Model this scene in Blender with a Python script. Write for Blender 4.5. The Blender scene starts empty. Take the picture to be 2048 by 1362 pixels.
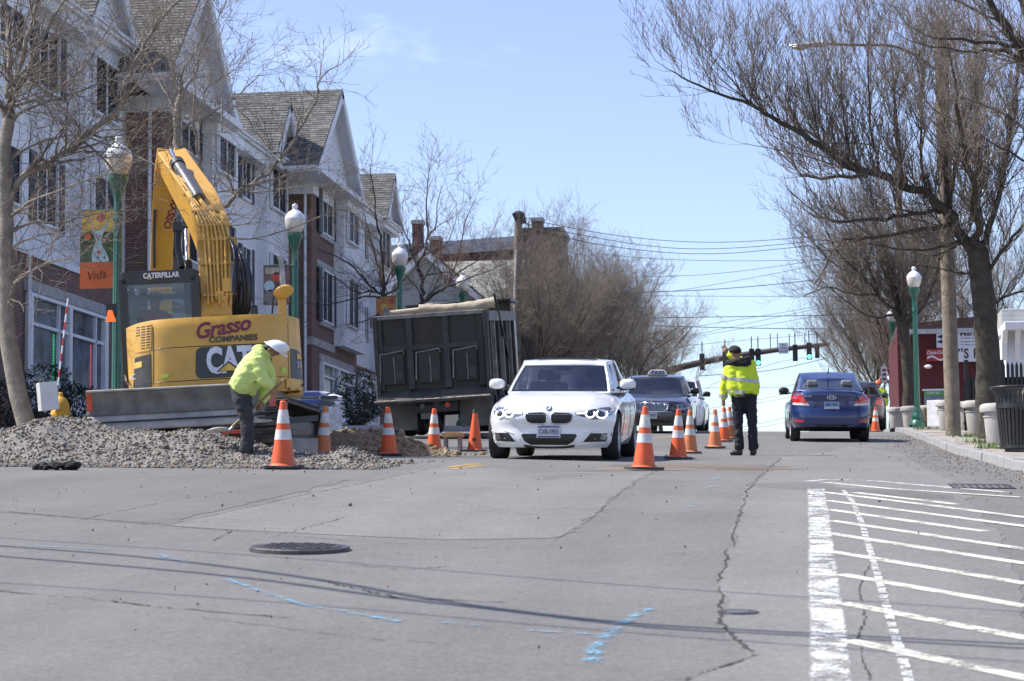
import bpy, bmesh, math, random
import numpy as np
from mathutils import Vector, Matrix, Euler, noise as mnoise

# ------------------------------------------------------------------ camera, sky, sun, exposure
SC = bpy.context.scene
COL = SC.collection
F_PX, IW, IH = 4500.0, 2048.0, 1362.0
YAW, PITCH, ROLL = math.radians(7.54), math.atan(425 / 4500.0), 0.010
CAMP = Vector((0, 0, 1.2))
_a = YAW
_f0 = Vector((-math.sin(_a), math.cos(_a), 0)); _r0 = Vector((math.cos(_a), math.sin(_a), 0)); _u0 = Vector((0, 0, 1))
_f = _f0 * math.cos(PITCH) + _u0 * math.sin(PITCH); _u = _u0 * math.cos(PITCH) - _f0 * math.sin(PITCH)
_r = _r0 * math.cos(ROLL) - _u * math.sin(ROLL); _u = _u * math.cos(ROLL) + _r0 * math.sin(ROLL)
_r.normalize(); _u = _r.cross(_f).normalized()
cam = bpy.data.cameras.new('camera'); cam_ob = bpy.data.objects.new('camera', cam); COL.objects.link(cam_ob)
cam_ob.matrix_world = Matrix(((_r.x, _u.x, -_f.x, CAMP.x), (_r.y, _u.y, -_f.y, CAMP.y), (_r.z, _u.z, -_f.z, CAMP.z), (0, 0, 0, 1)))
cam.sensor_width = 36.0; cam.lens = 36.0 * F_PX / IW
cam.clip_start = 0.5; cam.clip_end = 6000
cam.dof.use_dof = True; cam.dof.focus_distance = 31.0; cam.dof.aperture_fstop = 7.1
SC.camera = cam_ob

SUN_EL, SUN_OFF = math.radians(51), math.radians(1.5)
SUN = Vector((-math.cos(SUN_EL) * math.cos(SUN_OFF), -math.cos(SUN_EL) * math.sin(SUN_OFF), math.sin(SUN_EL)))
W = bpy.data.worlds.new('World'); SC.world = W; W.use_nodes = True
nt = W.node_tree; nt.nodes.clear()
_o = nt.nodes.new('ShaderNodeOutputWorld'); _b = nt.nodes.new('ShaderNodeBackground')
sky = nt.nodes.new('ShaderNodeTexSky'); sky.sky_type = 'NISHITA'; sky.sun_disc = False
sky.sun_elevation = SUN_EL; sky.sun_rotation = math.atan2(SUN.x, SUN.y)
sky.air_density = 1.0; sky.dust_density = .6; sky.ozone_density = 4.0; sky.altitude = 50
_tc = nt.nodes.new('ShaderNodeTexCoord')
_mp = nt.nodes.new('ShaderNodeMapping'); _mp.inputs['Scale'].default_value = (2.2, 2.2, 5.5)
_mp.inputs['Location'].default_value = (0.35, 0.1, 0.55)
_nz = nt.nodes.new('ShaderNodeTexNoise'); _nz.inputs['Scale'].default_value = 2.6; _nz.inputs['Detail'].default_value = 7; _nz.inputs['Roughness'].default_value = .6
_cr = nt.nodes.new('ShaderNodeValToRGB'); _cr.color_ramp.elements[0].position = .56; _cr.color_ramp.elements[1].position = .95
_cr.color_ramp.elements[0].color = (0, 0, 0, 1); _cr.color_ramp.elements[1].color = (.5, .5, .5, 1)
_mx = nt.nodes.new('ShaderNodeMixRGB'); _mx.inputs['Color2'].default_value = (9.5, 10.0, 10.4, 1)
nt.links.new(_tc.outputs['Generated'], _mp.inputs['Vector']); nt.links.new(_mp.outputs[0], _nz.inputs['Vector'])
nt.links.new(_nz.outputs['Fac'], _cr.inputs['Fac']); nt.links.new(_cr.outputs['Color'], _mx.inputs['Fac'])
_hs = nt.nodes.new('ShaderNodeHueSaturation'); _hs.inputs['Hue'].default_value = .518; _hs.inputs['Saturation'].default_value = .92
nt.links.new(sky.outputs['Color'], _hs.inputs['Color']); nt.links.new(_hs.outputs['Color'], _mx.inputs['Color1']); nt.links.new(_mx.outputs['Color'], _b.inputs['Color'])
_b.inputs['Strength'].default_value = 0.115
nt.links.new(_b.outputs[0], _o.inputs['Surface'])
sl = bpy.data.lights.new('sun', 'SUN'); sl.energy = 3.9; sl.angle = math.radians(.53); sl.color = (1.0, .955, .89)
so = bpy.data.objects.new('sun', sl); COL.objects.link(so)
so.rotation_euler = (-SUN).to_track_quat('-Z', 'Y').to_euler()
SC.view_settings.view_transform = 'Standard'; SC.view_settings.look = 'None'
SC.view_settings.gamma = 1.0; SC.view_settings.use_curve_mapping = False
SC.view_settings.exposure = 0.95
SC.render.engine = 'CYCLES'

# ------------------------------------------------------------------ ground profile, pixel helpers
SLOPES = [(-80, 0), (-10, .06), (0, .0865), (21, .0865), (26, .052), (36, .055), (41, .070), (60, .066), (64, .049), (150, .048), (165, 0), (190, -.05), (400, -.03), (700, 0), (3000, 0)]
_ys = np.arange(-80, 3000, .25)
_sl = np.interp(_ys, [q[0] for q in SLOPES], [q[1] for q in SLOPES])
_hh = np.concatenate([[0], np.cumsum((_sl[1:] + _sl[:-1]) / 2 * .25)])
_hh = _hh - np.interp(23.5, _ys, _hh) + 2.09
CF = .022
def gz(x, y):
    return float(np.interp(y, _ys, _hh)) - CF * (min(max(x, -12), 6) + 3.9) - .055 * math.exp(-((y - 27) / 5) ** 2) * min(1, max(0, (x + 4) / 1.6))
def ray(px, py):
    return _f + _r * ((px - 1024) / F_PX) - _u * ((py - 681) / F_PX)
def G(px, py, off=0.0):
    """where the sight line of a photo pixel meets the ground"""
    d = ray(px, py); t = 5.0
    while t < 170:
        p = CAMP + d * t
        if p.z <= gz(p.x, p.y) + off:
            for k in range(12):
                t -= .05 * (.5 ** k) if p.z <= gz(p.x, p.y) + off else -.05 * (.5 ** k)
                p = CAMP + d * t
            return p
        t += .1
    return None
def onX(px, py, X):
    d = ray(px, py); return CAMP + d * ((X - CAMP.x) / d.x)
def onY(px, py, Y):
    d = ray(px, py); return CAMP + d * ((Y - CAMP.y) / d.y)
def px_per_m(p):
    return F_PX / ((Vector(p) - CAMP).dot(_f))

# ------------------------------------------------------------------ mesh helpers
class MB:
    def __init__(s, M=None):
        s.v = []; s.f = []; s.m = []; s.cur = 0; s.M = M
    def add(s, vs, fs, M=None):
        n = len(s.v); T = s.M
        if M is not None: T = M if T is None else T @ M
        if T is None: s.v.extend([tuple(q) for q in vs])
        else: s.v.extend([tuple(T @ Vector(q)) for q in vs])
        s.f.extend([tuple(i + n for i in q) for q in fs]); s.m.extend([s.cur] * len(fs)); return s
    def box(s, x0, x1, y0, y1, z0, z1, M=None):
        vs = [(x0, y0, z0), (x1, y0, z0), (x1, y1, z0), (x0, y1, z0), (x0, y0, z1), (x1, y0, z1), (x1, y1, z1), (x0, y1, z1)]
        return s.add(vs, [(0, 3, 2, 1), (4, 5, 6, 7), (0, 1, 5, 4), (1, 2, 6, 5), (2, 3, 7, 6), (3, 0, 4, 7)], M)
    def cbox(s, c, size, rot=(0, 0, 0)):
        h = [q / 2 for q in size]
        return s.box(-h[0], h[0], -h[1], h[1], -h[2], h[2], Matrix.Translation(c) @ Euler(rot).to_matrix().to_4x4())
    def bar(s, p0, p1, w, h, up=(0, 0, 1)):
        p0, p1 = Vector(p0), Vector(p1); d = (p1 - p0); L = d.length; d.normalize()
        side = d.cross(Vector(up)); 
        if side.length < 1e-4: side = d.cross(Vector((0, 1, 0)))
        side.normalize(); u = side.cross(d)
        R = Matrix(((side.x, d.x, u.x, p0.x), (side.y, d.y, u.y, p0.y), (side.z, d.z, u.z, p0.z), (0, 0, 0, 1)))
        return s.box(-w / 2, w / 2, 0, L, -h / 2, h / 2, R)
    def tube(s, pts, rs, n=8, caps=True, M=None):
        pts = [Vector(p) for p in pts]
        if not hasattr(rs, '__len__'): rs = [rs] * len(pts)
        vs = []; fs = []; ref = None
        for i, p in enumerate(pts):
            d = (pts[min(i + 1, len(pts) - 1)] - pts[max(i - 1, 0)])
            if d.length < 1e-9: d = Vector((0, 0, 1))
            d.normalize()
            if ref is None: ref = d.orthogonal().normalized()
            a = (ref - d * ref.dot(d))
            if a.length < 1e-6: a = d.orthogonal()
            a.normalize(); ref = a; b = d.cross(a)
            for k in range(n):
                t = 2 * math.pi * k / n
                vs.append(p + (a * math.cos(t) + b * math.sin(t)) * rs[i])
        for i in range(len(pts) - 1):
            for k in range(n):
                fs.append((i * n + k, i * n + (k + 1) % n, (i + 1) * n + (k + 1) % n, (i + 1) * n + k))
        if caps:
            fs.append(tuple(range(n - 1, -1, -1))); o = (len(pts) - 1) * n; fs.append(tuple(range(o, o + n)))
        return s.add(vs, fs, M)
    def cyl(s, p0, p1, r0, r1=None, n=16, caps=True):
        return s.tube([p0, p1], [r0, r0 if r1 is None else r1], n, caps)
    def lathe(s, prof, n=24, M=None, caps=True):
        vs = []; fs = []
        for r, z in prof:
            for k in range(n):
                t = 2 * math.pi * k / n; vs.append((r * math.cos(t), r * math.sin(t), z))
        for i in range(len(prof) - 1):
            for k in range(n):
                fs.append((i * n + k, i * n + (k + 1) % n, (i + 1) * n + (k + 1) % n, (i + 1) * n + k))
        if caps:
            fs.append(tuple(range(n - 1, -1, -1))); o = (len(prof) - 1) * n; fs.append(tuple(range(o, o + n)))
        return s.add(vs, fs, M)
    def prism(s, poly, axis, d0, d1, M=None):
        """poly in the two other axes (in order), extruded along axis"""
        n = len(poly)
        def P(a, b, d): return {'x': (d, a, b), 'y': (a, d, b), 'z': (a, b, d)}[axis]
        vs = [P(a, b, d0) for a, b in poly] + [P(a, b, d1) for a, b in poly]
        fs = [tuple(range(n)), tuple(range(2 * n - 1, n - 1, -1))] + [(i, i + n, (i + 1) % n + n, (i + 1) % n) for i in range(n)]
        return s.add(vs, fs, M)
    def quad(s, a, b, c, d): return s.add([a, b, c, d], [(0, 1, 2, 3)])
    def grid(s, fn, nu, nv, cu=False):
        vs = [fn(i / (nu if cu else max(nu - 1, 1)), j / max(nv - 1, 1)) for i in range(nu) for j in range(nv)]
        fs = []
        for i in range(nu if cu else nu - 1):
            for j in range(nv - 1):
                i2 = (i + 1) % nu
                fs.append((i * nv + j, i2 * nv + j, i2 * nv + j + 1, i * nv + j + 1))
        return s.add(vs, fs)
    def ellipsoid(s, c, r, n=12, m=8, M=None):
        T = Matrix.Translation(c) @ Matrix.Diagonal((r[0], r[1], r[2], 1))
        prof = [(max(math.sin(math.pi * k / m), .001), -math.cos(math.pi * k / m)) for k in range(m + 1)]
        return s.lathe(prof, n, T if M is None else M @ T)
    def mesh(s, name, smooth=0, fix=True):
        me = bpy.data.meshes.new(name); me.from_pydata(s.v, [], s.f)
        if any(s.m): me.polygons.foreach_set('material_index', s.m)
        if fix:
            bm = bmesh.new(); bm.from_mesh(me); bmesh.ops.recalc_face_normals(bm, faces=bm.faces); bm.to_mesh(me); bm.free()
        if smooth:
            me.polygons.foreach_set('use_smooth', [True] * len(me.polygons))
            if smooth < 180: me.set_sharp_from_angle(angle=math.radians(smooth))
        me.update(); return me
    def build(s, name, mats, parent=None, smooth=0, bevel=0, seg=2, fix=True, kind=None, label=None):
        me = s.mesh(name, smooth, fix)
        return link(name, me, mats, parent, bevel, seg, kind, label)
def link(name, me, mats, parent=None, bevel=0, seg=2, kind=None, label=None):
    if mats is not None and not len(me.materials):
        for q in (mats if isinstance(mats, (list, tuple)) else [mats]): me.materials.append(q)
    o = bpy.data.objects.new(name, me); COL.objects.link(o)
    if parent is not None: o.parent = parent
    if bevel:
        b = o.modifiers.new('bevel', 'BEVEL'); b.width = bevel; b.segments = seg; b.limit_method = 'ANGLE'; b.angle_limit = math.radians(38); b.harden_normals = False
    if kind: o['kind'] = kind
    if label: o['label'] = label
    return o
def thing(name, label, cat, loc=(0, 0, 0), rotz=0, group=None, rot=None):
    o = bpy.data.objects.new(name, None); COL.objects.link(o); o.empty_display_size = .2
    o.location = loc; o.rotation_euler = rot if rot else (0, 0, rotz); tag(o, label, cat, group); return o
def tag(o, label, cat, group=None):
    o['label'] = label; o['category'] = cat
    if group: o['group'] = group
    return o
def copy_tree(o, parent=None):
    c = o.copy(); COL.objects.link(c)
    if parent is not None: c.parent = parent
    for ch in list(o.children): copy_tree(ch, c)
    return c
def evaluated(o, name, extra=()):
    """mesh of an object with its modifiers applied; removes the object"""
    sc = bpy.data.scenes.new('work'); sc.collection.objects.link(o)
    for e in extra: sc.collection.objects.link(e)
    with bpy.context.temp_override(scene=sc, view_layer=sc.view_layers[0]): dg = bpy.context.evaluated_depsgraph_get()
    dg.update(); me = bpy.data.meshes.new_from_object(o.evaluated_get(dg)); me.name = name
    bpy.data.objects.remove(o); bpy.data.scenes.remove(sc); return me
def text_mesh(txt, size, name='lettering', extrude=.004, shear=0, offset=0, align='CENTER', sx=1.0, spacing=1.0):
    c = bpy.data.curves.new(name, 'FONT'); c.body = txt; c.size = size; c.extrude = extrude; c.shear = shear; c.offset = offset
    c.align_x = align; c.align_y = 'CENTER'; c.resolution_u = 3; c.space_character = spacing
    o = bpy.data.objects.new(name, c); me = evaluated(o, name); bpy.data.curves.remove(c)
    if sx != 1.0:
        co = np.empty(len(me.vertices) * 3); me.vertices.foreach_get('co', co); co[0::3] *= sx; me.vertices.foreach_set('co', co)
    return me
def warp(me, fn):
    for v in me.vertices: v.co = fn(v.co)
    me.update(); return me
def text_on(name, txt, size, mat, parent, M, **k):
    me = text_mesh(txt, size, name, **k); me.transform(M); return link(name, me, mat, parent)
# frame looking at the camera side: text x -> +X, text y -> +Z, front -> -Y
def face_cam(x, y, z, tilt=0, rz=0): return Matrix.Translation((x, y, z)) @ Matrix.Rotation(rz, 4, 'Z') @ Matrix.Rotation(tilt, 4, 'Y') @ Matrix.Rotation(math.pi / 2, 4, 'X')

# ------------------------------------------------------------------ materials
MATS = {}
def mat(name, col, rough=.6, metal=0, var=.12, scale=6, bump=0, bscale=60, coat=0, emit=None, estr=1, spec=.5, detail=4, dust=0, dcol=(.36, .33, .29)):
    if name in MATS: return MATS[name]
    m = bpy.data.materials.new(name); m.use_nodes = True; n = m.node_tree; b = n.nodes['Principled BSDF']
    b.inputs['Roughness'].default_value = rough; b.inputs['Metallic'].default_value = metal
    b.inputs['Coat Weight'].default_value = coat; b.inputs['Coat Roughness'].default_value = .06
    b.inputs['Specular IOR Level'].default_value = spec
    tc = n.nodes.new('ShaderNodeTexCoord')
    nz = n.nodes.new('ShaderNodeTexNoise'); nz.inputs['Scale'].default_value = scale; nz.inputs['Detail'].default_value = detail
    n.links.new(tc.outputs['Object'], nz.inputs['Vector'])
    mr = n.nodes.new('ShaderNodeMapRange'); mr.inputs['From Min'].default_value = .3; mr.inputs['From Max'].default_value = .7
    n.links.new(nz.outputs['Fac'], mr.inputs['Value'])
    mx = n.nodes.new('ShaderNodeMixRGB'); mx.inputs['Color1'].default_value = tuple(max(c * (1 - var), 0) for c in col) + (1,)
    mx.inputs['Color2'].default_value = tuple(min(c * (1 + var), 1) for c in col) + (1,)
    n.links.new(mr.outputs[0], mx.inputs['Fac']); out = mx.outputs[0]
    if dust:
        n2 = n.nodes.new('ShaderNodeTexNoise'); n2.inputs['Scale'].default_value = scale * .45; n2.inputs['Detail'].default_value = 8; n2.inputs['Roughness'].default_value = .7
        n.links.new(tc.outputs['Object'], n2.inputs['Vector'])
        m2 = n.nodes.new('ShaderNodeMapRange'); m2.inputs['From Min'].default_value = .42; m2.inputs['From Max'].default_value = .75; m2.inputs['To Max'].default_value = dust
        n.links.new(n2.outputs['Fac'], m2.inputs['Value'])
        mx2 = n.nodes.new('ShaderNodeMixRGB'); mx2.inputs['Color2'].default_value = dcol + (1,)
        n.links.new(m2.outputs[0], mx2.inputs['Fac']); n.links.new(out, mx2.inputs['Color1']); out = mx2.outputs[0]
    n.links.new(out, b.inputs['Base Color'])
    if bump:
        nb = n.nodes.new('ShaderNodeTexNoise'); nb.inputs['Scale'].default_value = bscale; nb.inputs['Detail'].default_value = 5
        n.links.new(tc.outputs['Object'], nb.inputs['Vector'])
        bp = n.nodes.new('ShaderNodeBump'); bp.inputs['Strength'].default_value = bump; bp.inputs['Distance'].default_value = .02
        n.links.new(nb.outputs['Fac'], bp.inputs['Height']); n.links.new(bp.outputs[0], b.inputs['Normal'])
    if emit:
        b.inputs['Emission Color'].default_value = emit + (1,); b.inputs['Emission Strength'].default_value = estr
    MATS[name] = m; return m
def glass(name, tint, refl=.5, rough=.03):
    """thin sheet of tinted glass: see-through with a clear reflection"""
    if name in MATS: return MATS[name]
    m = bpy.data.materials.new(name); m.use_nodes = True; n = m.node_tree; n.nodes.clear()
    o = n.nodes.new('ShaderNodeOutputMaterial'); t = n.nodes.new('ShaderNodeBsdfTransparent'); t.inputs[0].default_value = tint + (1,)
    g = n.nodes.new('ShaderNodeBsdfGlossy'); g.inputs['Roughness'].default_value = rough
    fr = n.nodes.new('ShaderNodeFresnel'); fr.inputs['IOR'].default_value = 1.5
    mr = n.nodes.new('ShaderNodeMath'); mr.operation = 'MULTIPLY_ADD'; mr.inputs[1].default_value = 1.6; mr.inputs[2].default_value = refl * .1; mr.use_clamp = True
    n.links.new(fr.outputs[0], mr.inputs[0])
    mx = n.nodes.new('ShaderNodeMixShader'); n.links.new(mr.outputs[0], mx.inputs[0]); n.links.new(t.outputs[0], mx.inputs[1]); n.links.new(g.outputs[0], mx.inputs[2])
    n.links.new(mx.outputs[0], o.inputs['Surface']); MATS[name] = m; return m
def brick_mat(name, c1, c2, mortar, axis='x'):
    """courses of brick, 0.2 x 0.067 m, laid in world metres on a wall facing +/-X or +/-Y"""
    if name in MATS: return MATS[name]
    m = bpy.data.materials.new(name); m.use_nodes = True; n = m.node_tree; b = n.nodes['Principled BSDF']; b.inputs['Roughness'].default_value = .85
    g = n.nodes.new('ShaderNodeNewGeometry'); sp = n.nodes.new('ShaderNodeSeparateXYZ'); n.links.new(g.outputs['Position'], sp.inputs[0])
    ad = n.nodes.new('ShaderNodeMath'); ad.operation = 'ADD'; n.links.new(sp.outputs['X'], ad.inputs[0]); n.links.new(sp.outputs['Y'], ad.inputs[1])
    cb = n.nodes.new('ShaderNodeCombineXYZ'); n.links.new(ad.outputs[0], cb.inputs['X']); n.links.new(sp.outputs['Z'], cb.inputs['Y'])
    br = n.nodes.new('ShaderNodeTexBrick'); br.inputs['Scale'].default_value = 1; br.inputs['Brick Width'].default_value = .215; br.inputs['Row Height'].default_value = .075
    br.inputs['Mortar Size'].default_value = .008; br.inputs['Bias'].default_value = 0
    br.inputs['Color1'].default_value = c1 + (1,); br.inputs['Color2'].default_value = c2 + (1,); br.inputs['Mortar'].default_value = mortar + (1,)
    n.links.new(cb.outputs[0], br.inputs['Vector'])
    nz = n.nodes.new('ShaderNodeTexNoise'); nz.inputs['Scale'].default_value = 1.3; nz.inputs['Detail'].default_value = 6; n.links.new(g.outputs['Position'], nz.inputs['Vector'])
    mx = n.nodes.new('ShaderNodeMixRGB'); mx.blend_type = 'MULTIPLY'; mx.inputs['Fac'].default_value = .55
    n.links.new(br.outputs['Color'], mx.inputs['Color1']); n.links.new(nz.outputs['Color'], mx.inputs['Color2'])
    hs = n.nodes.new('ShaderNodeHueSaturation'); hs.inputs['Saturation'].default_value = .95; hs.inputs['Value'].default_value = 1.35
    n.links.new(mx.outputs[0], hs.inputs['Color']); n.links.new(hs.outputs[0], b.inputs['Base Color'])
    bp = n.nodes.new('ShaderNodeBump'); bp.inputs['Strength'].default_value = .6; bp.inputs['Distance'].default_value = .01; bp.invert = True
    n.links.new(br.outputs['Fac'], bp.inputs['Height']); n.links.new(bp.outputs[0], b.inputs['Normal'])
    MATS[name] = m; return m
def asphalt_mat(name, base, spread=.25, fine=.5):
    if name in MATS: return MATS[name]
    m = bpy.data.materials.new(name); m.use_nodes = True; n = m.node_tree; b = n.nodes['Principled BSDF']; b.inputs['Roughness'].default_value = .88
    b.inputs['Specular IOR Level'].default_value = .3
    g = n.nodes.new('ShaderNodeNewGeometry')
    def nz(scale, detail, rough=.6):
        q = n.nodes.new('ShaderNodeTexNoise'); q.inputs['Scale'].default_value = scale; q.inputs['Detail'].default_value = detail; q.inputs['Roughness'].default_value = rough
        n.links.new(g.outputs['Position'], q.inputs['Vector']); return q
    big = nz(.55, 6); mid = nz(3.5, 8, .75); fin = nz(55, 4, .85)
    mp = n.nodes.new('ShaderNodeMapping'); mp.inputs['Scale'].default_value = (1.5, .10, 1); n.links.new(g.outputs['Position'], mp.inputs['Vector'])
    trk = n.nodes.new('ShaderNodeTexNoise'); trk.inputs['Scale'].default_value = 1.0; trk.inputs['Detail'].default_value = 4; n.links.new(mp.outputs[0], trk.inputs['Vector'])
    def madd(a, k, c):
        q = n.nodes.new('ShaderNodeMath'); q.operation = 'MULTIPLY_ADD'; q.inputs[1].default_value = k
        n.links.new(a, q.inputs[0])
        if isinstance(c, float): q.inputs[2].default_value = c
        else: n.links.new(c, q.inputs[2])
        return q.outputs[0]
    s = madd(big.outputs['Fac'], spread * 1.4, 1 - .08 - spread * .7 - fine * .75 - .30 - .17)
    s = madd(mid.outputs['Fac'], .34, s); s = madd(fin.outputs['Fac'], fine * 1.5, s); s = madd(trk.outputs['Fac'], .42, s)
    vo = n.nodes.new('ShaderNodeTexVoronoi'); vo.inputs['Scale'].default_value = 48; n.links.new(g.outputs['Position'], vo.inputs['Vector']); s = madd(vo.outputs['Color'], .34, s)
    mx = n.nodes.new('ShaderNodeVectorMath'); mx.operation = 'SCALE'; mx.inputs[0].default_value = base; n.links.new(s, mx.inputs['Scale'])
    n.links.new(mx.outputs[0], b.inputs['Base Color'])
    bp = n.nodes.new('ShaderNodeBump'); bp.inputs['Strength'].default_value = .55; bp.inputs['Distance'].default_value = .012
    n.links.new(fin.outputs['Fac'], bp.inputs['Height']); n.links.new(bp.outputs[0], b.inputs['Normal'])
    MATS[name] = m; return m
rnd = random.Random(7)
WHITE = mat('white_trim_paint', (.74, .75, .77), .55, var=.05, scale=3)
STEEL = mat('galvanised_steel', (.45, .46, .47), .4, .8, var=.15)
BLACK = mat('black_paint', (.02, .02, .022), .45, var=.3, scale=10)
RUBBER = mat('tyre_rubber', (.022, .022, .023), .8, var=.25, scale=14, bump=.2)
CHROME = mat('chrome', (.75, .75, .76), .12, 1.0, var=.03)
GREEN = mat('dark_green_lamp_paint', (.012, .10, .068), .4, var=.15, coat=.4)
# ------------------------------------------------------------------ setting: ground, road, pavements, kerbs, markings
ASPH = asphalt_mat('asphalt', (.159, .155, .147), .34, .5)
ASPH_OLD = asphalt_mat('worn_pale_asphalt', (.184, .180, .170), .34, .5)
ASPH_NEW = asphalt_mat('dark_asphalt_patch', (.146, .143, .136), .3, .5)
def sheet(name, xs, ys, m, off, edge=0, parent=None):
    b = MB(); nx, ny = len(xs), len(ys)
    b.add([(x, y, gz(x, y) + off) for x in xs for y in ys], [(i * ny + j, (i + 1) * ny + j, (i + 1) * ny + j + 1, i * ny + j + 1) for i in range(nx - 1) for j in range(ny - 1)])
    if edge:   # side skirt so that a raised sheet has a thickness
        for x in (xs[0], xs[-1]):
            n0 = len(b.v); b.add([(x, y, gz(x, y) + off) for y in ys] + [(x, y, gz(x, y) + off - edge) for y in ys], [(j, j + 1, ny + j + 1, ny + j) for j in range(ny - 1)])
    o = b.build(name, m, parent, smooth=60); o['kind'] = 'structure'; return o
ysf = list(np.arange(-60, 200, .5)); far = [200, 260, 340, 500, 800, 1400, 2600]
DIRT = mat('bare_earth', (.13, .105, .08), .95, var=.35, scale=.6, bump=.6, bscale=9)
sheet('ground', [-1500, -300, -80, -30, -12, -3.9, 6, 20, 80, 300, 1500], list(np.arange(-80, 200, 2)) + far, DIRT, -.03)
road = sheet('road', [-12, -10.3, -8, -6, -3.9, -2, 0, 1.2, 2.6], ysf, ASPH, 0)
CONC = mat('pavement_concrete', (.36, .34, .31), .9, var=.2, scale=1.4, bump=.3, bscale=50, dust=.5, dcol=(.27, .22, .17))
GRAN = mat('granite_kerb', (.26, .26, .26), .8, var=.25, scale=5, bump=.3, bscale=60, dust=.5, dcol=(.3, .29, .27))
pl = sheet('pavement', [-18.6, -15, -12, -10.5], list(np.arange(14, 160, .5)), CONC, .13, .16)
pr = sheet('pavement', [2.58, 4.2, 6.0], list(np.arange(10, 160, .5)), CONC, .115, .15)
# slabs laid proud of the pavement bed on the right, joints left open
mslab = [mat('slab_concrete', (.33, .30, .265), .9, var=.18, scale=1.6, bump=.3, bscale=50, dust=.5, dcol=(.29, .23, .17)),
         mat('slab_concrete_brown', (.29, .25, .205), .9, var=.18, scale=1.6, bump=.3, bscale=50, dust=.4, dcol=(.25, .21, .16))]
y = 18.0
while y < 74:
    L = 1.5
    for x0, x1 in ((2.60, 4.0), (4.015, 5.9)):
        b = MB(); k = rnd.uniform(-.006, .006)
        vs = [(x, yy, gz(x, yy) + .128 + k) for x, yy in ((x0, y + .012), (x1, y + .012), (x1, y + L - .012), (x0, y + L - .012))]
        b.add(vs + [(q[0], q[1], q[2] - .03) for q in vs], [(0, 1, 2, 3), (0, 4, 5, 1), (1, 5, 6, 2), (2, 6, 7, 3), (3, 7, 4, 0)])
        b.build('paving_slab', mslab[rnd.random() < .35], pr)
    y += L
def kerb(x0, x1, ya, yb, L=1.9):
    y = ya; root = None
    while y < yb:
        b = MB(); x = (x0 + x1) / 2; h0, h1 = gz(x, y), gz(x, y + L); j = rnd.uniform(-.012, .012); t = .128 + rnd.uniform(-.008, .01)
        g = .012
        vs = [(x0 + j, y + g, h0 - .1), (x1 + j, y + g, h0 - .1), (x1 + j, y + L - g, h1 - .1), (x0 + j, y + L - g, h1 - .1)]
        vs += [(q[0] + (.02 if q[0] < x and x0 > 0 else -.02 if q[0] > x and x0 < 0 else 0), q[1], q[2] + .1 + t) for q in vs]
        b.add(vs, [(0, 3, 2, 1), (4, 5, 6, 7), (0, 1, 5, 4), (1, 2, 6, 5), (2, 3, 7, 6), (3, 0, 4, 7)])
        if root is None:
            root = b.build('kerb', GRAN, None, bevel=.015); root['kind'] = 'structure'
        else: b.build('kerb_stone', GRAN, root, bevel=.015)
        y += L * (1 if rnd.random() < .7 else .8)
kerb(2.40, 2.57, 10, 118); kerb(-10.48, -10.3, 14, 40)
kerb(-10.48, -10.3, 42, 120)

def ribbon(pts, w, off, jit=0, px=True, step=.2, dash=None, b=None, taper=False):
    """painted line or crack lying on the road, given by photo pixels"""
    P = [Vector((q.x, q.y)) for q in (G(*p) for p in pts)] if px else [Vector(p[:2]) for p in pts]
    out = []
    for i in range(len(P) - 1):
        n = max(1, int((P[i + 1] - P[i]).length / step))
        for k in range(n): out.append(P[i].lerp(P[i + 1], k / n))
    out.append(P[-1]); b = b or MB(); N = len(out); L = 0; prev = None
    for i, p in enumerate(out):
        d = out[min(i + 1, N - 1)] - out[max(i - 1, 0)]; d.normalize(); s = Vector((-d.y, d.x))
        ww = w * (1 + (rnd.uniform(-jit, jit) if jit else 0)) * ((1 - .8 * abs(2 * i / max(N - 1, 1) - 1)) if taper else 1); c = p + s * (rnd.uniform(-jit, jit) * w * .5)
        a, e = c + s * ww / 2, c - s * ww / 2
        cur = ((a.x, a.y, gz(a.x, a.y) + off), (e.x, e.y, gz(e.x, e.y) + off))
        if i: 
            L += (p - out[i - 1]).length
            if not dash or (L % sum(dash)) < dash[0]: b.add([prev[0], prev[1], cur[1], cur[0]], [(0, 1, 2, 3)])
        prev = cur
    return b
def patch(name, poly, m, off, dy=.2, jit=.05):
    P = [G(*p) for p in poly]; P = [(q.x, q.y) for q in P]; ys = [q[1] for q in P]; y = min(ys); rows = []
    while y <= max(ys):
        xs = []
        for i in range(len(P)):
            (xa, ya), (xb, yb) = P[i], P[(i + 1) % len(P)]
            if (ya <= y < yb) or (yb <= y < ya): xs.append(xa + (xb - xa) * (y - ya) / (yb - ya))
        if len(xs) >= 2: rows.append((y, min(xs) + mnoise.noise((y * 2.1, 3.3, off * 999)) * jit * 1.5 + rnd.uniform(-jit, jit) * .5, max(xs) + mnoise.noise((y * 2.1, 9.3, off * 999)) * jit * 1.5 + rnd.uniform(-jit, jit) * .5))
        y += dy
    b = MB()
    for (y0, a0, c0), (y1, a1, c1) in zip(rows, rows[1:]):
        n = max(1, int((c0 - a0) / .8))
        for k in range(n):
            q = [(a0 + (c0 - a0) * k / n, y0), (a0 + (c0 - a0) * (k + 1) / n, y0), (a1 + (c1 - a1) * (k + 1) / n, y1), (a1 + (c1 - a1) * k / n, y1)]
            b.add([(x, yy, gz(x, yy) + off) for x, yy in q], [(0, 1, 2, 3)])
    return b.build(name, m, road)
patch('asphalt_patch', [(330, 1052), (600, 992), (880, 934), (1320, 942), (1240, 985), (1180, 1040), (1100, 1078), (900, 1080), (640, 1070)], ASPH_OLD, .0025)
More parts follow.
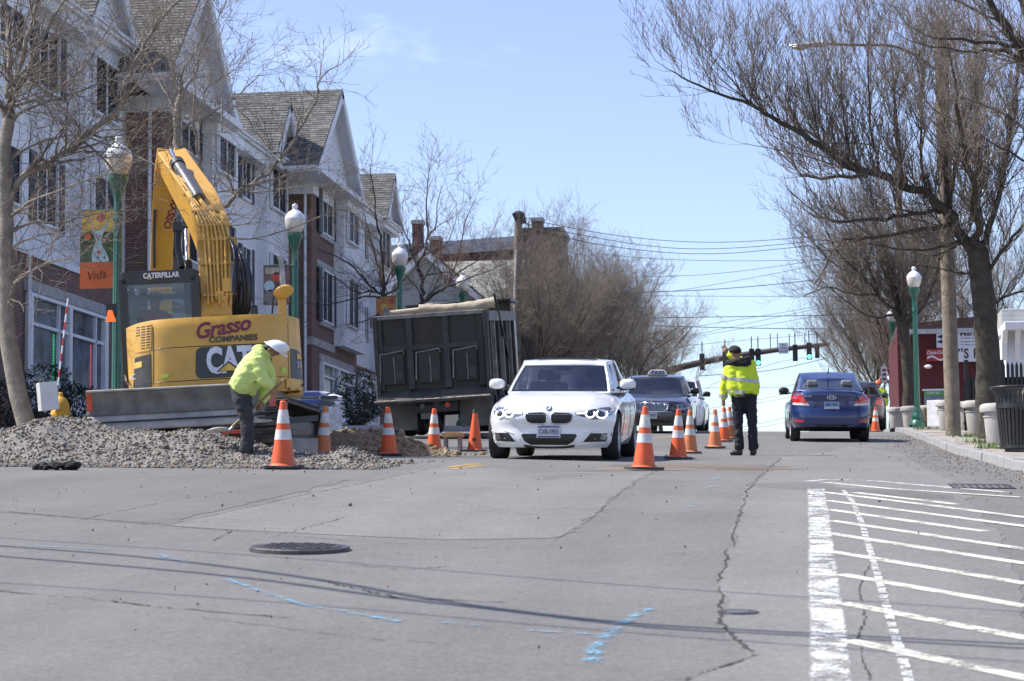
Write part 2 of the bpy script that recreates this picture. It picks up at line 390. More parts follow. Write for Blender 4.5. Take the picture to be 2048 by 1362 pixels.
patch('asphalt_patch', [(1560, 915), (1700, 893), (1800, 905), (1900, 960), (1990, 1060), (2100, 1362), (2100, 1380), (1370, 1372), (1510, 1312), (1440, 1240), (1440, 1150), (1475, 1050), (1490, 985), (1520, 955)], ASPH_OLD, .0025)
patch('asphalt_patch', [(-40, 960), (520, 948), (700, 960), (330, 1048), (-40, 1022)], ASPH_NEW, .0025)
patch('asphalt_patch', [(1500, 968), (1640, 964), (1690, 975), (1900, 990), (1900, 1000), (1660, 984), (1500, 974)], ASPH_NEW, .0035)
def paint_mat(name, col, wear=.5, sc=9, soft=5.0, rough=.75):
    """thin paint (or dirt) film: worn through in patches and thinning out towards its edges"""
    m = bpy.data.materials.new(name); m.use_nodes = True; n = m.node_tree; b = n.nodes['Principled BSDF']; b.inputs['Roughness'].default_value = rough; b.inputs['Base Color'].default_value = col + (1,)
    def math_(op, *v):
        q = n.nodes.new('ShaderNodeMath'); q.operation = op
        for i, x in enumerate(v):
            if isinstance(x, (int, float)): q.inputs[i].default_value = x
            else: n.links.new(x, q.inputs[i])
        return q.outputs[0]
    g = n.nodes.new('ShaderNodeNewGeometry')
    def nz(scale, d):
        q = n.nodes.new('ShaderNodeTexNoise'); q.inputs['Scale'].default_value = scale; q.inputs['Detail'].default_value = d; q.inputs['Roughness'].default_value = .7; n.links.new(g.outputs['Position'], q.inputs['Vector']); return q.outputs['Fac']
    at = n.nodes.new('ShaderNodeAttribute'); at.attribute_name = 'across'
    edge = math_('SUBTRACT', 1.0, math_('ABSOLUTE', math_('MULTIPLY_ADD', at.outputs['Fac'], 2.0, -1.0)))
    fine = nz(sc * 8, 4); body = math_('MULTIPLY_ADD', edge, soft, math_('MULTIPLY_ADD', fine, 2.2, -1.1)); body = math_('MINIMUM', math_('MAXIMUM', body, 0.0), 1.0)
    w = math_('MULTIPLY_ADD', nz(sc, 8), 6.0, math_('MULTIPLY_ADD', fine, 3.0, -3.0 - 1.5 - (wear - .5) * 5 + .9)); w = math_('MINIMUM', math_('MAXIMUM', w, 0.0), 1.0)
    fac = math_('MULTIPLY', body, w); t = n.nodes.new('ShaderNodeBsdfTransparent'); mx = n.nodes.new('ShaderNodeMixShader')
    n.links.new(fac, mx.inputs[0]); n.links.new(t.outputs[0], mx.inputs[1]); n.links.new(b.outputs[0], mx.inputs[2]); n.links.new(mx.outputs[0], n.nodes['Material Output'].inputs['Surface']); return m
def lay(b, name, m):
    o = b.build(name, m, road, fix=False); k = len(o.data.vertices) // 4; o.data.attributes.new('across', 'FLOAT', 'POINT').data.foreach_set('value', [0.0, 1.0, 1.0, 0.0] * k); return o
PW = paint_mat('white_road_paint', (.60, .60, .57), .56, 6, 5); PY = paint_mat('faded_hatch_paint', (.58, .57, .48), .46, 5, 4); PYEL = paint_mat('yellow_road_paint', (.50, .32, .07), .55, 6, 4); PB = paint_mat('blue_marking_paint', (.17, .36, .50), .62, 9, 1.6)
lay(ribbon([(1632, 979), (1640, 1060), (1645, 1130), (1654, 1240), (1660, 1330), (1664, 1375)], .165, .006, .05, step=.2), 'edge_line', PW)
HATCH = [((1647, 985), (2060, 1037)), ((1654, 1002), (2060, 1055)), ((1656, 1020), (1968, 1064)), ((1660, 1042), (2060, 1101)), ((1654, 1067), (2060, 1130)), ((1661, 1104), (2060, 1170)), ((1680, 1150), (2060, 1216)), ((1683, 1207), (2060, 1280)), ((1694, 1282), (2070, 1362)), ((1709, 986), (1917, 1010))]
for a, c in HATCH: lay(ribbon([a, c], .118, .0055, .06, step=.3), 'hatch_line', PY)
lay(ribbon([(1614, 964), (1650, 960), (1738, 962), (1840, 971), (2020, 986)], .12, .0055, .06, step=.2), 'hatch_line', PW)
lay(ribbon([(1650, 966), (1775, 978), (2045, 996)], .11, .006, .06, step=.2), 'hatch_line', PY)
lay(ribbon([(1687, 982), (1705, 1004), (1724, 1048), (1735, 1085), (1744, 1114), (1753, 1143), (1764, 1183), (1778, 1231), (1793, 1282), (1808, 1329), (1822, 1375)], .045, .007, .1, step=.06, dash=(.20, .035)), 'dotted_line', PW)
for a, c in (((893, 936), (962, 928)), ((905, 939), (968, 931)), ((1175, 918), (1300, 893)), ((1100, 918), (1190, 912)), ((1290, 880), (1390, 868))): lay(ribbon([a, c], .11, .005, .08, step=.3), 'yellow_line', PYEL)
for P in ([(40, 1091), (124, 1096), (220, 1100)], [(313, 1107), (371, 1127)], [(454, 1159), (540, 1190), (606, 1211), (700, 1226), (800, 1245)], [(1060, 1262), (1130, 1267), (1210, 1271)], [(1185, 1326), (1190, 1298), (1212, 1272), (1258, 1240), (1298, 1219)], [(1372, 1015), (1392, 1013)], [(1407, 977), (1424, 974)], [(1425, 960), (1436, 957)], [(880, 1246), (960, 1252)]):
    lay(ribbon(P, .075 if P[0][0] > 1180 else .05, .005, .3, step=.05), 'utility_paint_mark', PB)
CRK = paint_mat('crack_dirt', (.045, .043, .040), .52, 3, 1.5, .95)
def wig(pts, amp, n):
    out = []
    for i in range(len(pts) - 1):
        for k in range(n):
            t = k / n; out.append((pts[i][0] + (pts[i + 1][0] - pts[i][0]) * t + rnd.uniform(-amp, amp), pts[i][1] + (pts[i + 1][1] - pts[i][1]) * t + rnd.uniform(-amp, amp) * .35))
    return out + [pts[-1]]
for P, w, amp in (([(1560, 915), (1520, 955), (1492, 985), (1476, 1050), (1442, 1150), (1440, 1240)], .016, 7), ([(1440, 1240), (1470, 1280), (1512, 1312), (1430, 1340), (1370, 1362)], .018, 4),
                  ([(330, 1052), (600, 992), (880, 934)], .012, 1.5), ([(-20, 1020), (145, 1036), (330, 1052), (480, 1063), (700, 1083), (980, 1098)], .012, 2), ([(-20, 1181), (200, 1201), (330, 1216), (580, 1237)], .022, 2.5),
                  ([(640, 1160), (700, 1176), (800, 1196), (1010, 1206)], .022, 4), ([(150, 1042), (350, 1000), (560, 972)], .008, 1.5), ([(425, 1082), (465, 1062)], .014, 2), ([(540, 1075), (600, 1060), (690, 1035)], .010, 3), ([(700, 1130), (800, 1140), (900, 1133)], .01, 3),
                  ([(900, 1000), (1050, 1030), (1180, 1010)], .007, 3), ([(1730, 1240), (1718, 1180), (1745, 1115)], .010, 4), ([(1740, 1362), (1716, 1280), (1730, 1240)], .010, 4), ([(1280, 960), (1240, 985), (1180, 1040), (1110, 1080)], .006, 3), ([(400, 1235), (700, 1275), (900, 1290)], .007, 3)):
    lay(ribbon(wig(P, amp, 14), w * 1.15, .0045 + rnd.uniform(0, .0004), .6, step=.05), 'crack', CRK)

# manhole cover, drain grate, valve cover
IRON = mat('cast_iron', (.085, .078, .080), .55, .5, var=.3, scale=12, bump=.4, bscale=80)
p = G(600, 1101); dy = (gz(p.x, p.y + .3) - gz(p.x, p.y - .3)) / .6
t = thing('manhole_cover', 'round grey iron manhole cover standing proud of the cracked asphalt', 'manhole cover', (p.x, p.y, gz(p.x, p.y) + .004), rot=(math.atan(dy) - .012, .028, 0))
MB().lathe([(.25, .020), (.298, .022), (.306, .016), (.308, -.03), (.25, -.03)], 40).build('frame', IRON, t, smooth=30)
MB().lathe([(.0, .026), (.246, .026), (.249, .0)], 40).build('lid', IRON, t, smooth=30)
b = MB()
for i in range(-5, 6):
    for j in range(-5, 6):
        if i * i + j * j < 21 and (i + j) % 2 == 0: b.box(i * .047 - .016, i * .047 + .016, j * .047 - .016, j * .047 + .016, .0262, .031)
o = b.build('grip_pattern', IRON, t); o['kind'] = 'stuff'
p = G(1476, 1226); t = thing('valve_cover', 'small round iron valve cover near the long crack in the road', 'valve cover', (p.x, p.y, gz(p.x, p.y) + .0), rot=(math.atan(dy), .02, 0))
MB().lathe([(.055, .006), (.095, .008), (.1, -.02)], 24).build('frame', IRON, t, smooth=30); MB().lathe([(.0, .009), (.054, .009), (.055, 0)], 20).build('lid', mat('worn_iron', (.12, .118, .122), .7, .2, var=.3), t, smooth=30)
p = G(1962, 973); t = thing('drain_grate', 'barred iron storm drain grate in the gutter beside the right kerb', 'drain', (p.x, p.y, gz(p.x, p.y) - .014), rot=(math.atan(.075), .02, 0))
MB().box(-.28, -.25, -.4, .4, -.03, .02).box(.25, .28, -.4, .4, -.03, .02).box(-.25, .25, -.4, -.36, -.03, .02).box(-.25, .25, .36, .4, -.03, .02).build('frame', IRON, t)
for k in range(8): MB().box(-.22 + k * .063 - .016, -.22 + k * .063 + .016, -.36, .36, -.03, .018).build('bar', IRON, t)

# ---- loose stones: scatter helper (joined, nobody could count them)
_oct = np.array([(1, 0, 0), (-1, 0, 0), (0, 1, 0), (0, -1, 0), (0, 0, 1), (0, 0, -1)], float)
_cub = np.array([(-1, -1, -1), (1, -1, -1), (1, 1, -1), (-1, 1, -1), (-1, -1, 1), (1, -1, 1), (1, 1, 1), (-1, 1, 1)], float) * .62
_octf = np.array([(0, 2, 4), (2, 1, 4), (1, 3, 4), (3, 0, 4), (2, 0, 5), (1, 2, 5), (3, 1, 5), (0, 3, 5)])
_cubf = np.array([(0, 2, 1), (0, 3, 2), (4, 5, 6), (4, 6, 7), (0, 1, 5), (0, 5, 4), (1, 2, 6), (1, 6, 5), (2, 3, 7), (2, 7, 6), (3, 0, 4), (3, 4, 7)])
def stones(name, P, R, mats, seed=1, label=None, cat=None, parent=None):
    rs = np.random.RandomState(seed); n = len(P); V = []; Fc = []; MI = []; base = 0
    for tv, tf, sel in ((_oct, _octf, np.arange(0, n, 2)), (_cub, _cubf, np.arange(1, n, 2))):
        k = len(sel)
        if not k: continue
        q = rs.normal(size=(k, 4)); q /= np.linalg.norm(q, axis=1)[:, None]; w, x, y, z = q.T
        Rm = np.stack([1 - 2 * (y * y + z * z), 2 * (x * y - z * w), 2 * (x * z + y * w), 2 * (x * y + z * w), 1 - 2 * (x * x + z * z), 2 * (y * z - x * w), 2 * (x * z - y * w), 2 * (y * z + x * w), 1 - 2 * (x * x + y * y)], 1).reshape(k, 3, 3)
        sv = tv[None] * (R[sel][:, None, None] * np.stack([rs.uniform(.8, 1.3, k), rs.uniform(.7, 1.1, k), rs.uniform(.45, .8, k)], 1)[:, None, :]) * rs.uniform(.75, 1.2, (k, len(tv), 1))
        vv = np.einsum('kij,kvj->kvi', Rm, sv) + P[sel][:, None, :]
        V.append(vv.reshape(-1, 3)); Fc.append((tf[None] + (base + np.arange(k) * len(tv))[:, None, None]).reshape(-1, 3)); base += k * len(tv)
        MI.append(np.repeat(rs.randint(0, len(mats), k), len(tf)))
    V = np.concatenate(V); Fc = np.concatenate(Fc); MI = np.concatenate(MI)
    me = tri_mesh(name, V, Fc, MI); o = link(name, me, mats, parent); o['kind'] = 'stuff'
    if label: o['label'] = label; o['category'] = cat
    return o
def tri_mesh(name, V, Fc, MI=None, k=3):
    me = bpy.data.meshes.new(name); nf = len(Fc)
    me.vertices.add(len(V)); me.vertices.foreach_set('co', np.ascontiguousarray(V, dtype=np.float32).ravel())
    me.loops.add(nf * k); me.loops.foreach_set('vertex_index', np.ascontiguousarray(Fc, dtype=np.int32).ravel())
    me.polygons.add(nf); me.polygons.foreach_set('loop_start', np.arange(0, nf * k, k, dtype=np.int32))
    if MI is not None: me.polygons.foreach_set('material_index', MI.astype(np.int32))
    me.update(calc_edges=True); me.validate(); return me
SM = [mat('crushed_stone_pale', (.225, .205, .18), .9, var=.45, scale=1.6), mat('crushed_stone_grey', (.12, .115, .11), .9, var=.45, scale=1.9), mat('crushed_stone_brown', (.175, .14, .10), .9, var=.45, scale=1.3)]
# heap of crushed stone
def heap_h(x, y):
    def bump(cx, cy, sx, sy, h): return h * math.exp(-((x - cx) / sx) ** 2 - ((y - cy) / sy) ** 2)
    h = bump(-9.1, 26.4, .7, 1.3, .44) + bump(-10.6, 26.6, 1.2, 1.6, .3) + bump(-8.1, 26.4, .8, 1.2, .25) + bump(-7.3, 26.5, .8, 1.1, .24) + bump(-6.3, 26.3, .9, .9, .15) + bump(-5.35, 25.6, .5, .6, .16)
    h += (mnoise.noise((x * 1.7, y * 1.7, 1)) * .08 + mnoise.noise((x * 5, y * 5, 4)) * .035) * min(1, h * 5)
    edge = min(1, max(0, (y - 24.1 - .25 * math.sin(x * 2.3) - .2 * math.sin(x * 5.1 + 1)) * 1.6))
    return (h - .035) * edge
HEAPM = mat('stone_dust', (.20, .185, .165), .95, var=.35, scale=9, bump=1.0, bscale=45)
xs = np.arange(-13, -4.4, .09); ys = np.arange(23.6, 30.2, .1); b = MB()
b.add([(x, y, gz(x, y) + heap_h(x, y) - .02) for x in xs for y in ys], [(i * len(ys) + j, (i + 1) * len(ys) + j, (i + 1) * len(ys) + j + 1, i * len(ys) + j + 1) for i in range(len(xs) - 1) for j in range(len(ys) - 1)])
o = b.build('gravel_heap', HEAPM, smooth=180); o['kind'] = 'stuff'; tag(o, 'long heap of grey crushed stone spilling onto the road in front of the excavator', 'gravel heap')
rs = np.random.RandomState(3); P = []; R = []
while len(P) < 20000:
    x = rs.uniform(-11.5, -4.5); y = rs.uniform(23.2, 28.2); h = heap_h(x, y)
    if h < .0 and rs.rand() > (.22 if h > -.02 else .03): continue
    r = float(np.clip(rs.lognormal(-4.25, .42), .007, .05)); P.append((x, y, gz(x, y) + max(h - .02, 0) + r * .25)); R.append(r)
stones('crushed_stone', np.array(P), np.array(R), SM, 5, 'loose crushed stones covering the heap by the road', 'gravel')
# lump of broken asphalt at the foot of the heap
t = thing('asphalt_chunk', 'black lump of broken asphalt lying at the foot of the gravel heap', 'asphalt lump', tuple(G(110, 940)))
b = MB()
for q in range(16):
    b.ellipsoid((rnd.uniform(-.22, .22), rnd.uniform(-.05, .1), .02 + rnd.uniform(0, .04)), (rnd.uniform(.03, .10), .06, rnd.uniform(.02, .045)), 9, 7, None)
for i, v in enumerate(b.v): b.v[i] = tuple(Vector(v) + mnoise.noise_vector(Vector(v) * 22) * .028)
b.build('lump', mat('fresh_asphalt', (.012, .012, .012), .85, bump=.8, bscale=50), t)
# dug soil beyond the cones
SOIL = mat('dug_soil', (.21, .155, .09), .95, var=.35, scale=6, bump=1.0, bscale=30)
def soil_h(x, y):
    h =   .34 * math.exp(-((x + 7.0) / .8) ** 2 - ((y - 33.6) / 1.2) ** 2) + .2 * math.exp(-((x + 6.2) / .7) ** 2 - ((y - 33.9) / 1.0) ** 2) + .2 * math.exp(-((x + 7.9) / .7) ** 2 - ((y - 33.5) / 1.1) ** 2)
    return h + (mnoise.noise((x * 2, y * 2, 7)) * .1 + mnoise.noise((x * 7, y * 7, 2)) * .05) * min(1, h * 4) - .05
xs = np.arange(-9.6, -4.8, .07); ys = np.arange(31.4, 36.6, .08); b = MB()
b.add([(x, y, gz(x, y) + soil_h(x, y)) for x in xs for y in ys], [(i * len(ys) + j, (i + 1) * len(ys) + j, (i + 1) * len(ys) + j + 1, i * len(ys) + j + 1) for i in range(len(xs) - 1) for j in range(len(ys) - 1)])
o = b.build('soil_heap', SOIL, smooth=180); o['kind'] = 'stuff'; tag(o, 'heap of brown dug soil behind the row of cones by the dump truck', 'soil heap')
P = []; R = []
while len(P) < 1500:
    x = rs.uniform(-9.3, -5.0); y = rs.uniform(31.6, 35.5); h = soil_h(x, y)
    if h < 0 and rs.rand() > .04: continue
    r = float(np.clip(rs.lognormal(-3.7, .5), .01, .08)); P.append((x, y, gz(x, y) + max(h, 0) + r * .2)); R.append(r)
stones('soil_clods', np.array(P), np.array(R), [SOIL, mat('pale_clod', (.30, .24, .16), .95, var=.3, scale=9)], 8, 'clods of soil lying over the brown dug heap', 'soil')
# grit scattered over the road, thicker along the right gutter
P = []; R = []
for q in range(420):
    x = rs.uniform(-8, 2.3); y = rs.uniform(9, 40); P.append((x, y, gz(x, y) + .014)); R.append(float(np.clip(rs.lognormal(-4.9, .4), .004, .02)))
for q in range(1500):
    x = 2.36 - abs(rs.normal(0, .45)); y = rs.uniform(17, 55)
    if x < -.5: continue
    P.append((x, y, gz(x, y) + .014)); R.append(float(np.clip(rs.lognormal(-4.95, .4), .004, .018)))
stones('road_grit', np.array(P), np.array(R), [SM[1], SM[2], mat('dead_leaf', (.24, .17, .11), .9, var=.3, scale=9)], 9, 'grit and dead leaves scattered on the road and along the gutter', 'grit')
# tufts of grass between the planters on the right pavement
GR = mat('grass_blade', (.09, .15, .03), .8, var=.4, scale=9); b = MB()
for cx, cy, n, sp in ((2.95, 36.6, 260, .45), (3.1, 41.5, 200, .4), (2.9, 58, 200, .5), (3.2, 47, 120, .3), (3.4, 33.6, 60, .3)):
    for q in range(n):
        x = cx + rs.normal(0, sp * .6); y = cy + rs.normal(0, sp * 1.3); h = rs.uniform(.03, .13); a = rs.uniform(0, 6.28)
        if x < 2.6: continue
        z = gz(x, y) + .13; d = Vector((math.cos(a), math.sin(a), 0)) * .008; l = Vector((rs.normal(0, .03), rs.normal(0, .03), h))
        b.add([Vector((x, y, z)) - d, Vector((x, y, z)) + d, Vector((x, y, z)) + l], [(0, 1, 2)])
o = b.build('grass', GR, fix=False); o['kind'] = 'stuff'; tag(o, 'tufts of green grass at the foot of the planters on the right pavement', 'grass')
# ------------------------------------------------------------------ row of gabled buildings on the left
BRK = brick_mat('red_brown_brick', (.20, .085, .06), (.135, .06, .045), (.22, .19, .165))
SIDE = mat('white_clapboard', (.70, .71, .73), .6, var=.05, scale=2)
STONE = mat('grey_cast_stone', (.36, .355, .35), .85, var=.15, scale=4, bump=.2)
GLS = mat('dark_window_glass', (.008, .010, .018), .3, var=.5, scale=.9, spec=.03)
NAVY = mat('dark_shutter_paint', (.022, .025, .036), .55, var=.2)
SHG = [mat('shingle_grey', (.135, .135, .130), .95, var=.2, scale=9, bump=.4, bscale=40), mat('shingle_dark', (.095, .095, .092), .95, var=.2, scale=9, bump=.4, bscale=40), mat('shingle_pale', (.17, .168, .16), .95, var=.2, scale=9, bump=.4, bscale=40)]
def siding(par, axis, d, a0, a1, z0, z1, sgn, zl=None, m=None, exp=.125):
    """lapped boards on a wall: axis 'x' faces +/-X at X=d spanning Y a0..a1; axis 'y' faces -Y at Y=d spanning X"""
    b = MB(); z = z0
    while z < z1 - .01:
        zt = min(z + exp, z1); lo, hi = (a0, a1) if zl is None else zl(z)
        lo2, hi2 = (a0, a1) if zl is None else zl(zt)
        if hi - lo > .02:
            o = .016 * sgn
            q = [(lo, z, o), (hi, z, o), (hi2, zt, o * .25), (lo2, zt, o * .25), (lo, z, 0), (hi, z, 0)]
            vs = [((d + e, a, c) if axis == 'x' else (a, d + e, c)) for a, c, e in q]
            b.add(vs, [(0, 1, 2, 3), (4, 5, 1, 0)])
        z += exp
    o = b.build('siding', m or SIDE, par, kind='stuff'); return o
def window(par, X, y0, y1, z0, z1, style='pair', trim=.07, name='window', glassm=None, fm=None):
    """sash window in a wall facing +X. style: pair | shutters | single"""
    fm = fm or WHITE; b = MB(); sh = .42 if style == 'shutters' else 0
    ya, yb = (y0 + (y1 - y0) * .22, y1 - (y1 - y0) * .22) if style == 'shutters' else (y0, y1)
    t = trim
    b.box(X - .05, X + .05, ya - t, ya, z0 - t, z1 + t).box(X - .05, X + .05, yb, yb + t, z0 - t, z1 + t).box(X - .05, X + .05, ya, yb, z1, z1 + t).box(X - .05, X + .07, ya, yb, z0 - t, z0)
    f = b.build(name, fm, par)
    mids = [ya, (ya + yb) / 2, yb] if style == 'pair' else [ya, yb]
    for p, q in zip(mids, mids[1:]):
        MB().box(X - .04, X - .012, p + .02, q - .02, z0 + .01, z1 - .01).build('pane', glassm or GLS, f)
    zm = (z0 + z1) / 2
    MB().box(X - .02, X - .004, ya, yb, zm - .02, zm + .02).build('meeting_rail', NAVY, f); bb = MB()
    if style == 'shutters': bb.box(X - .02, X + .012, (ya + yb) / 2 - .03, (ya + yb) / 2 + .03, z0, z1)
    for p in mids[1:-1]: bb.box(X - .03, X + .025, p - .035, p + .035, z0, z1)
    bb.build('mullion', fm, f)
    if style == 'shutters':
        for p, q in ((y0, ya - t - .01), (yb + t + .01, y1)):
            s = MB().box(X, X + .045, p, q, z0 - t, z1 + t); w = s.build('shutter', NAVY, par)
            l = MB(); z = z0
            while z < z1 - .06: l.box(X + .045, X + .058, p + .05, q - .05, z, z + .045); z += .075
            l.build('louvre', NAVY, w, kind='stuff')
    return f
def pr_(X, L, T, R, Bm):
    """photo pixels of a rectangle on the plane X: left px, top-left py, right px, bottom-left py"""
    a = onX(L, T, X); c = onX(R, T, X); e = onX(L, Bm, X); return a.y, c.y, e.z, a.z
def slope(par, A, B, D, name='roof', mats=None, exp=.16, tab=.32, thick=.05):
    """shingled slope: A->B eave, A->D up to the ridge"""
    A, B, D = Vector(A), Vector(B), Vector(D); e = B - A; L = e.length; e.normalize(); s = D - A; H = s.length; s.normalize(); n = e.cross(s)
    if n.z < 0: n = -n
    M = Matrix(((e.x, s.x, n.x, A.x), (e.y, s.y, n.y, A.y), (e.z, s.z, n.z, A.z), (0, 0, 0, 1)))
    r = MB().box(0, L, 0, H, -thick, 0, M).build(name, (mats or SHG)[1], par)
    b = MB(M); y = 0; row = 0; rr = random.Random(len(name) + int(L * 100))
    while y < H - .02:
        x = -(row % 2) * tab / 2 - rr.uniform(0, .06); y1 = min(y + exp + .02, H)
        while x < L:
            x1 = min(x + tab * rr.choice((.8, 1, 1.2)), L); xa = max(x, 0) + .004; t = .022 + rr.uniform(0, .012); yo = rr.uniform(-.006, .006)
            if x1 - xa > .03:
                b.cur = rr.choice((0, 0, 0, 1, 1, 2))
                b.add([(xa, y + yo, t), (x1, y + yo, t), (x1, y1, .008), (xa, y1, .008), (xa, y + yo, .0), (x1, y + yo, .0)], [(0, 1, 2, 3), (4, 5, 1, 0)])
            x = x1
        y += exp; row += 1
    b.build('shingles', mats or SHG, r, kind='stuff'); return r
def gable(par, X, y0, y1, ze, yc, za, back, over=.35, boardm=None, face=True):
    """street-facing gable: triangle y0..y1 at eave height ze, apex yc,za; roof runs back to X=back"""
    tri_x = X - over
    if face:
        b = MB(); b.prism([(y0 + .2, ze), (y1 - .2, ze), (yc, za - .12)], 'x', tri_x - .2, tri_x); b.build('gable_wall', WHITE, par)
        siding(par, 'x', tri_x, y0, y1, ze + .05, za - .5, 1, lambda z: (y0 + .3 + (yc - y0) * (z - ze) / (za - ze), y1 - .3 - (y1 - yc) * (z - ze) / (za - ze)), exp=.3 if za - ze > 3 else .16)
    for ya, yo in ((y0, -1), (y1, 1)):
        slope(par, (back, ya, ze), (X, ya, ze), (back, yc, za), 'roof_slope')
        # rake board and its soffit
        d = Vector((0, yc - ya, za - ze)); nrm = Vector((0, -d.z, d.y)).normalized(); nrm = nrm if nrm.z < 0 else -nrm
        P = [Vector((X, ya, ze)), Vector((X, yc, za))]
        b = MB(); q = [P[0], P[1], P[1] + nrm * .32, P[0] + nrm * .32]
        b.add([v + Vector((.02, 0, -.05)) for v in q] + [v + Vector((-.06, 0, -.05)) for v in q], [(0, 1, 2, 3), (7, 6, 5, 4), (0, 4, 5, 1), (1, 5, 6, 2), (2, 6, 7, 3), (3, 7, 4, 0)])
        b.build('rake_board', WHITE, par)
        b = MB(); q = [P[0] + nrm * .1, P[1] + nrm * .1]
        b.add([q[0] + Vector((-.06, 0, -.05)), q[1] + Vector((-.06, 0, -.05)), q[1] + Vector((-over - .1, 0, -.05)), q[0] + Vector((-over - .1, 0, -.05))], [(0, 1, 2, 3)]); b.build('soffit', WHITE, par)
def cornice(par, X, y0, y1, z, back=.55, h=.42):
    b = MB(); b.box(X - back, X - .02, y0, y1, z - h, z - .14).box(X - back, X + .10, y0 - .08, y1 + .08, z - .14, z - .04).box(X - back, X + .17, y0 - .14, y1 + .14, z - .04, z + .05)
    b.build('cornice', WHITE, par, bevel=.012)
def shopfront(par, X, y0, y1, z0, z1, name='shop_window', lights=None):
    """two tall shop windows with a transom bar, white frame"""
    ym = (y0 + y1) / 2; zt = z1 - (z1 - z0) * .30; out = []
    for k, (p, q) in enumerate(((y0 + .22, ym - .12), (ym + .12, y1 - .22))):
        b = MB(); b.box(X - .16, X + .04, p - .07, p, z0, z1).box(X - .16, X + .04, q, q + .07, z0, z1).box(X - .16, X + .04, p, q, z1 - .09, z1).box(X - .16, X + .04, p, q, z0, z0 + .1)
        b.box(X - .12, X, p, q, zt - .04, zt + .04).box(X - .12, X, q - (q - p) * .24 - .03, q - (q - p) * .24 + .03, z0, z1)
        f = b.build(name, WHITE, par)
        qq = q - (q - p) * .24
        for a, c, e, g in ((p, qq, z0 + .1, zt - .04), (p, qq, zt + .04, z1 - .09), (qq, q, z0 + .1, zt - .04), (qq, q, zt + .04, z1 - .09)):
            MB().box(X - .10, X - .085, a + .01, c - .01, e, g).build('pane', SHOPG, f)
        out.append((p, q, f))
    for a, c in ((y0, y0 + .15), (ym - .05, ym + .05), (y1 - .15, y1)): MB().box(X - .14, X + .06, a, c, z0 - .3, z1).build('shop_post', WHITE, par)
    for a, c in ((y0 + .15, ym - .05), (ym + .05, y1 - .15)): MB().box(X - .1, X + .02, a, c, z0 - .4, z0 - .004).build('stall_riser', WHITE, par)
    return out
SHOPG = mat("shop_glass", (.10, .125, .15), .10, var=.75, scale=1.6, spec=.25, detail=8)
XB, XR, XBAY2, XBK = -18.4, -19.6, -19.2, -31.0
def yx(px, X, py=400): return onX(px, py, X).y
# --- 1: white section nearest the camera
t1 = thing('apartment_building', 'white clapboard building section at far left with brick shopfront and bay windows', 'building', (0, 0, 0), group=None)
yA0, yA1 = 40.0, yx(331, XB)
zb1 = onX(20, 497, XBAY2).z; ze1 = onX(160, 52, XR).z
MB().box(XBK, XR, yA0, yA1 - .01, 3.0, ze1).build('wall', WHITE, t1)
MB().box(XR + .001, XBAY2, yA0, yA1 - .012, 2.6, zb1).build('ground_floor_wall', BRK, t1)
MB().box(XR + .002, XBAY2 + .06, yA0, yA1 - .014, zb1 + .001, zb1 + .16).build('band', WHITE, t1)
yb0, yb1 = yx(170, XBAY2), yx(243, XBAY2); yl = yx(57, XBAY2)
siding(t1, 'x', XR, yl, yb0, zb1 + .16, ze1, 1)
MB().box(XR, XBAY2, yb0, yb1, zb1 + .16, ze1 - .2).build('bay', WHITE, t1); siding(t1, 'x', XBAY2, yb0 + .25, yb1 - .2, zb1 + .2, ze1 - .3, 1)
MB().box(XR, XBAY2, yA0, yl, zb1 + .16, ze1 - .2).build('bay', WHITE, t1)
for X, L, T, R, B_, st in ((XR, 59, 42, 127, 160, 'shutters'), (XR, 54, 303, 124, 433, 'shutters'), (XBAY2 + .03, 187, 112, 233, 221, 'pair'), (XBAY2 + .03, 184, 349, 233, 458, 'pair'), (XBAY2 + .03, -6, 0, 45, 80, 'pair'), (XBAY2 + .03, -12, 278, 37, 390, 'pair')):
    y0, y1, z0, z1 = pr_(X, L, T, R, B_); window(t1, X + .055, y0, y1, z0, z1, st)
y0, y1, z0, z1 = pr_(XBAY2, 51, 575, 207, 785)
z0 = onX(60, 790, XBAY2).z; zl = onX(71, 566, XBAY2).z
sf1 = shopfront(t1, XBAY2 + .1, y0, y1, z0, zl - .3)
MB().box(XBAY2 - .1, XBAY2 + .16, y0 - .1, y1 + .1, zl - .29, zl).build('lintel', STONE, t1, bevel=.015)
# strings of window lights
for (p, q, f), col, nm in ((sf1[0], (.05, .9, .35), 'green_light_string'), (sf1[1], (.95, .12, .16), 'red_light_string')):
    b = MB(); z = z0 + .15; ym = p + (q - p) * .66
    while z < z0 + (zl - .3 - z0) * .66: b.cbox((XBAY2 + .03, ym, z), (.03, .03, .022)); z += .05
    b.build(nm, mat(nm, col, .4, emit=col, estr=.3), t1, kind='stuff')
cornice(t1, XBAY2 + .1, yA0, yb0 - .1, ze1, .6, .5)
gable(t1, XBAY2 + .35, yb0 - .5, yb1 + .5, ze1, (yb0 + yb1) / 2, ze1 + 2.3, -27, .35)
slope(t1, (XR + .55, yA0, ze1 + .05), (XR + .55, yA1, ze1 + .05), (-27, yA0, ze1 + 5.2), 'roof')
cornice(t1, XBAY2 + .25, yb0 - .25, yb1 + .25, ze1 + .02, .5, .36)
MB().tube([(XBAY2 + .12, yx(51, XBAY2), zb1 + .1), (XBAY2 + .12, yx(51, XBAY2), 4.2)], .045, 8).build('downspout', WHITE, t1)

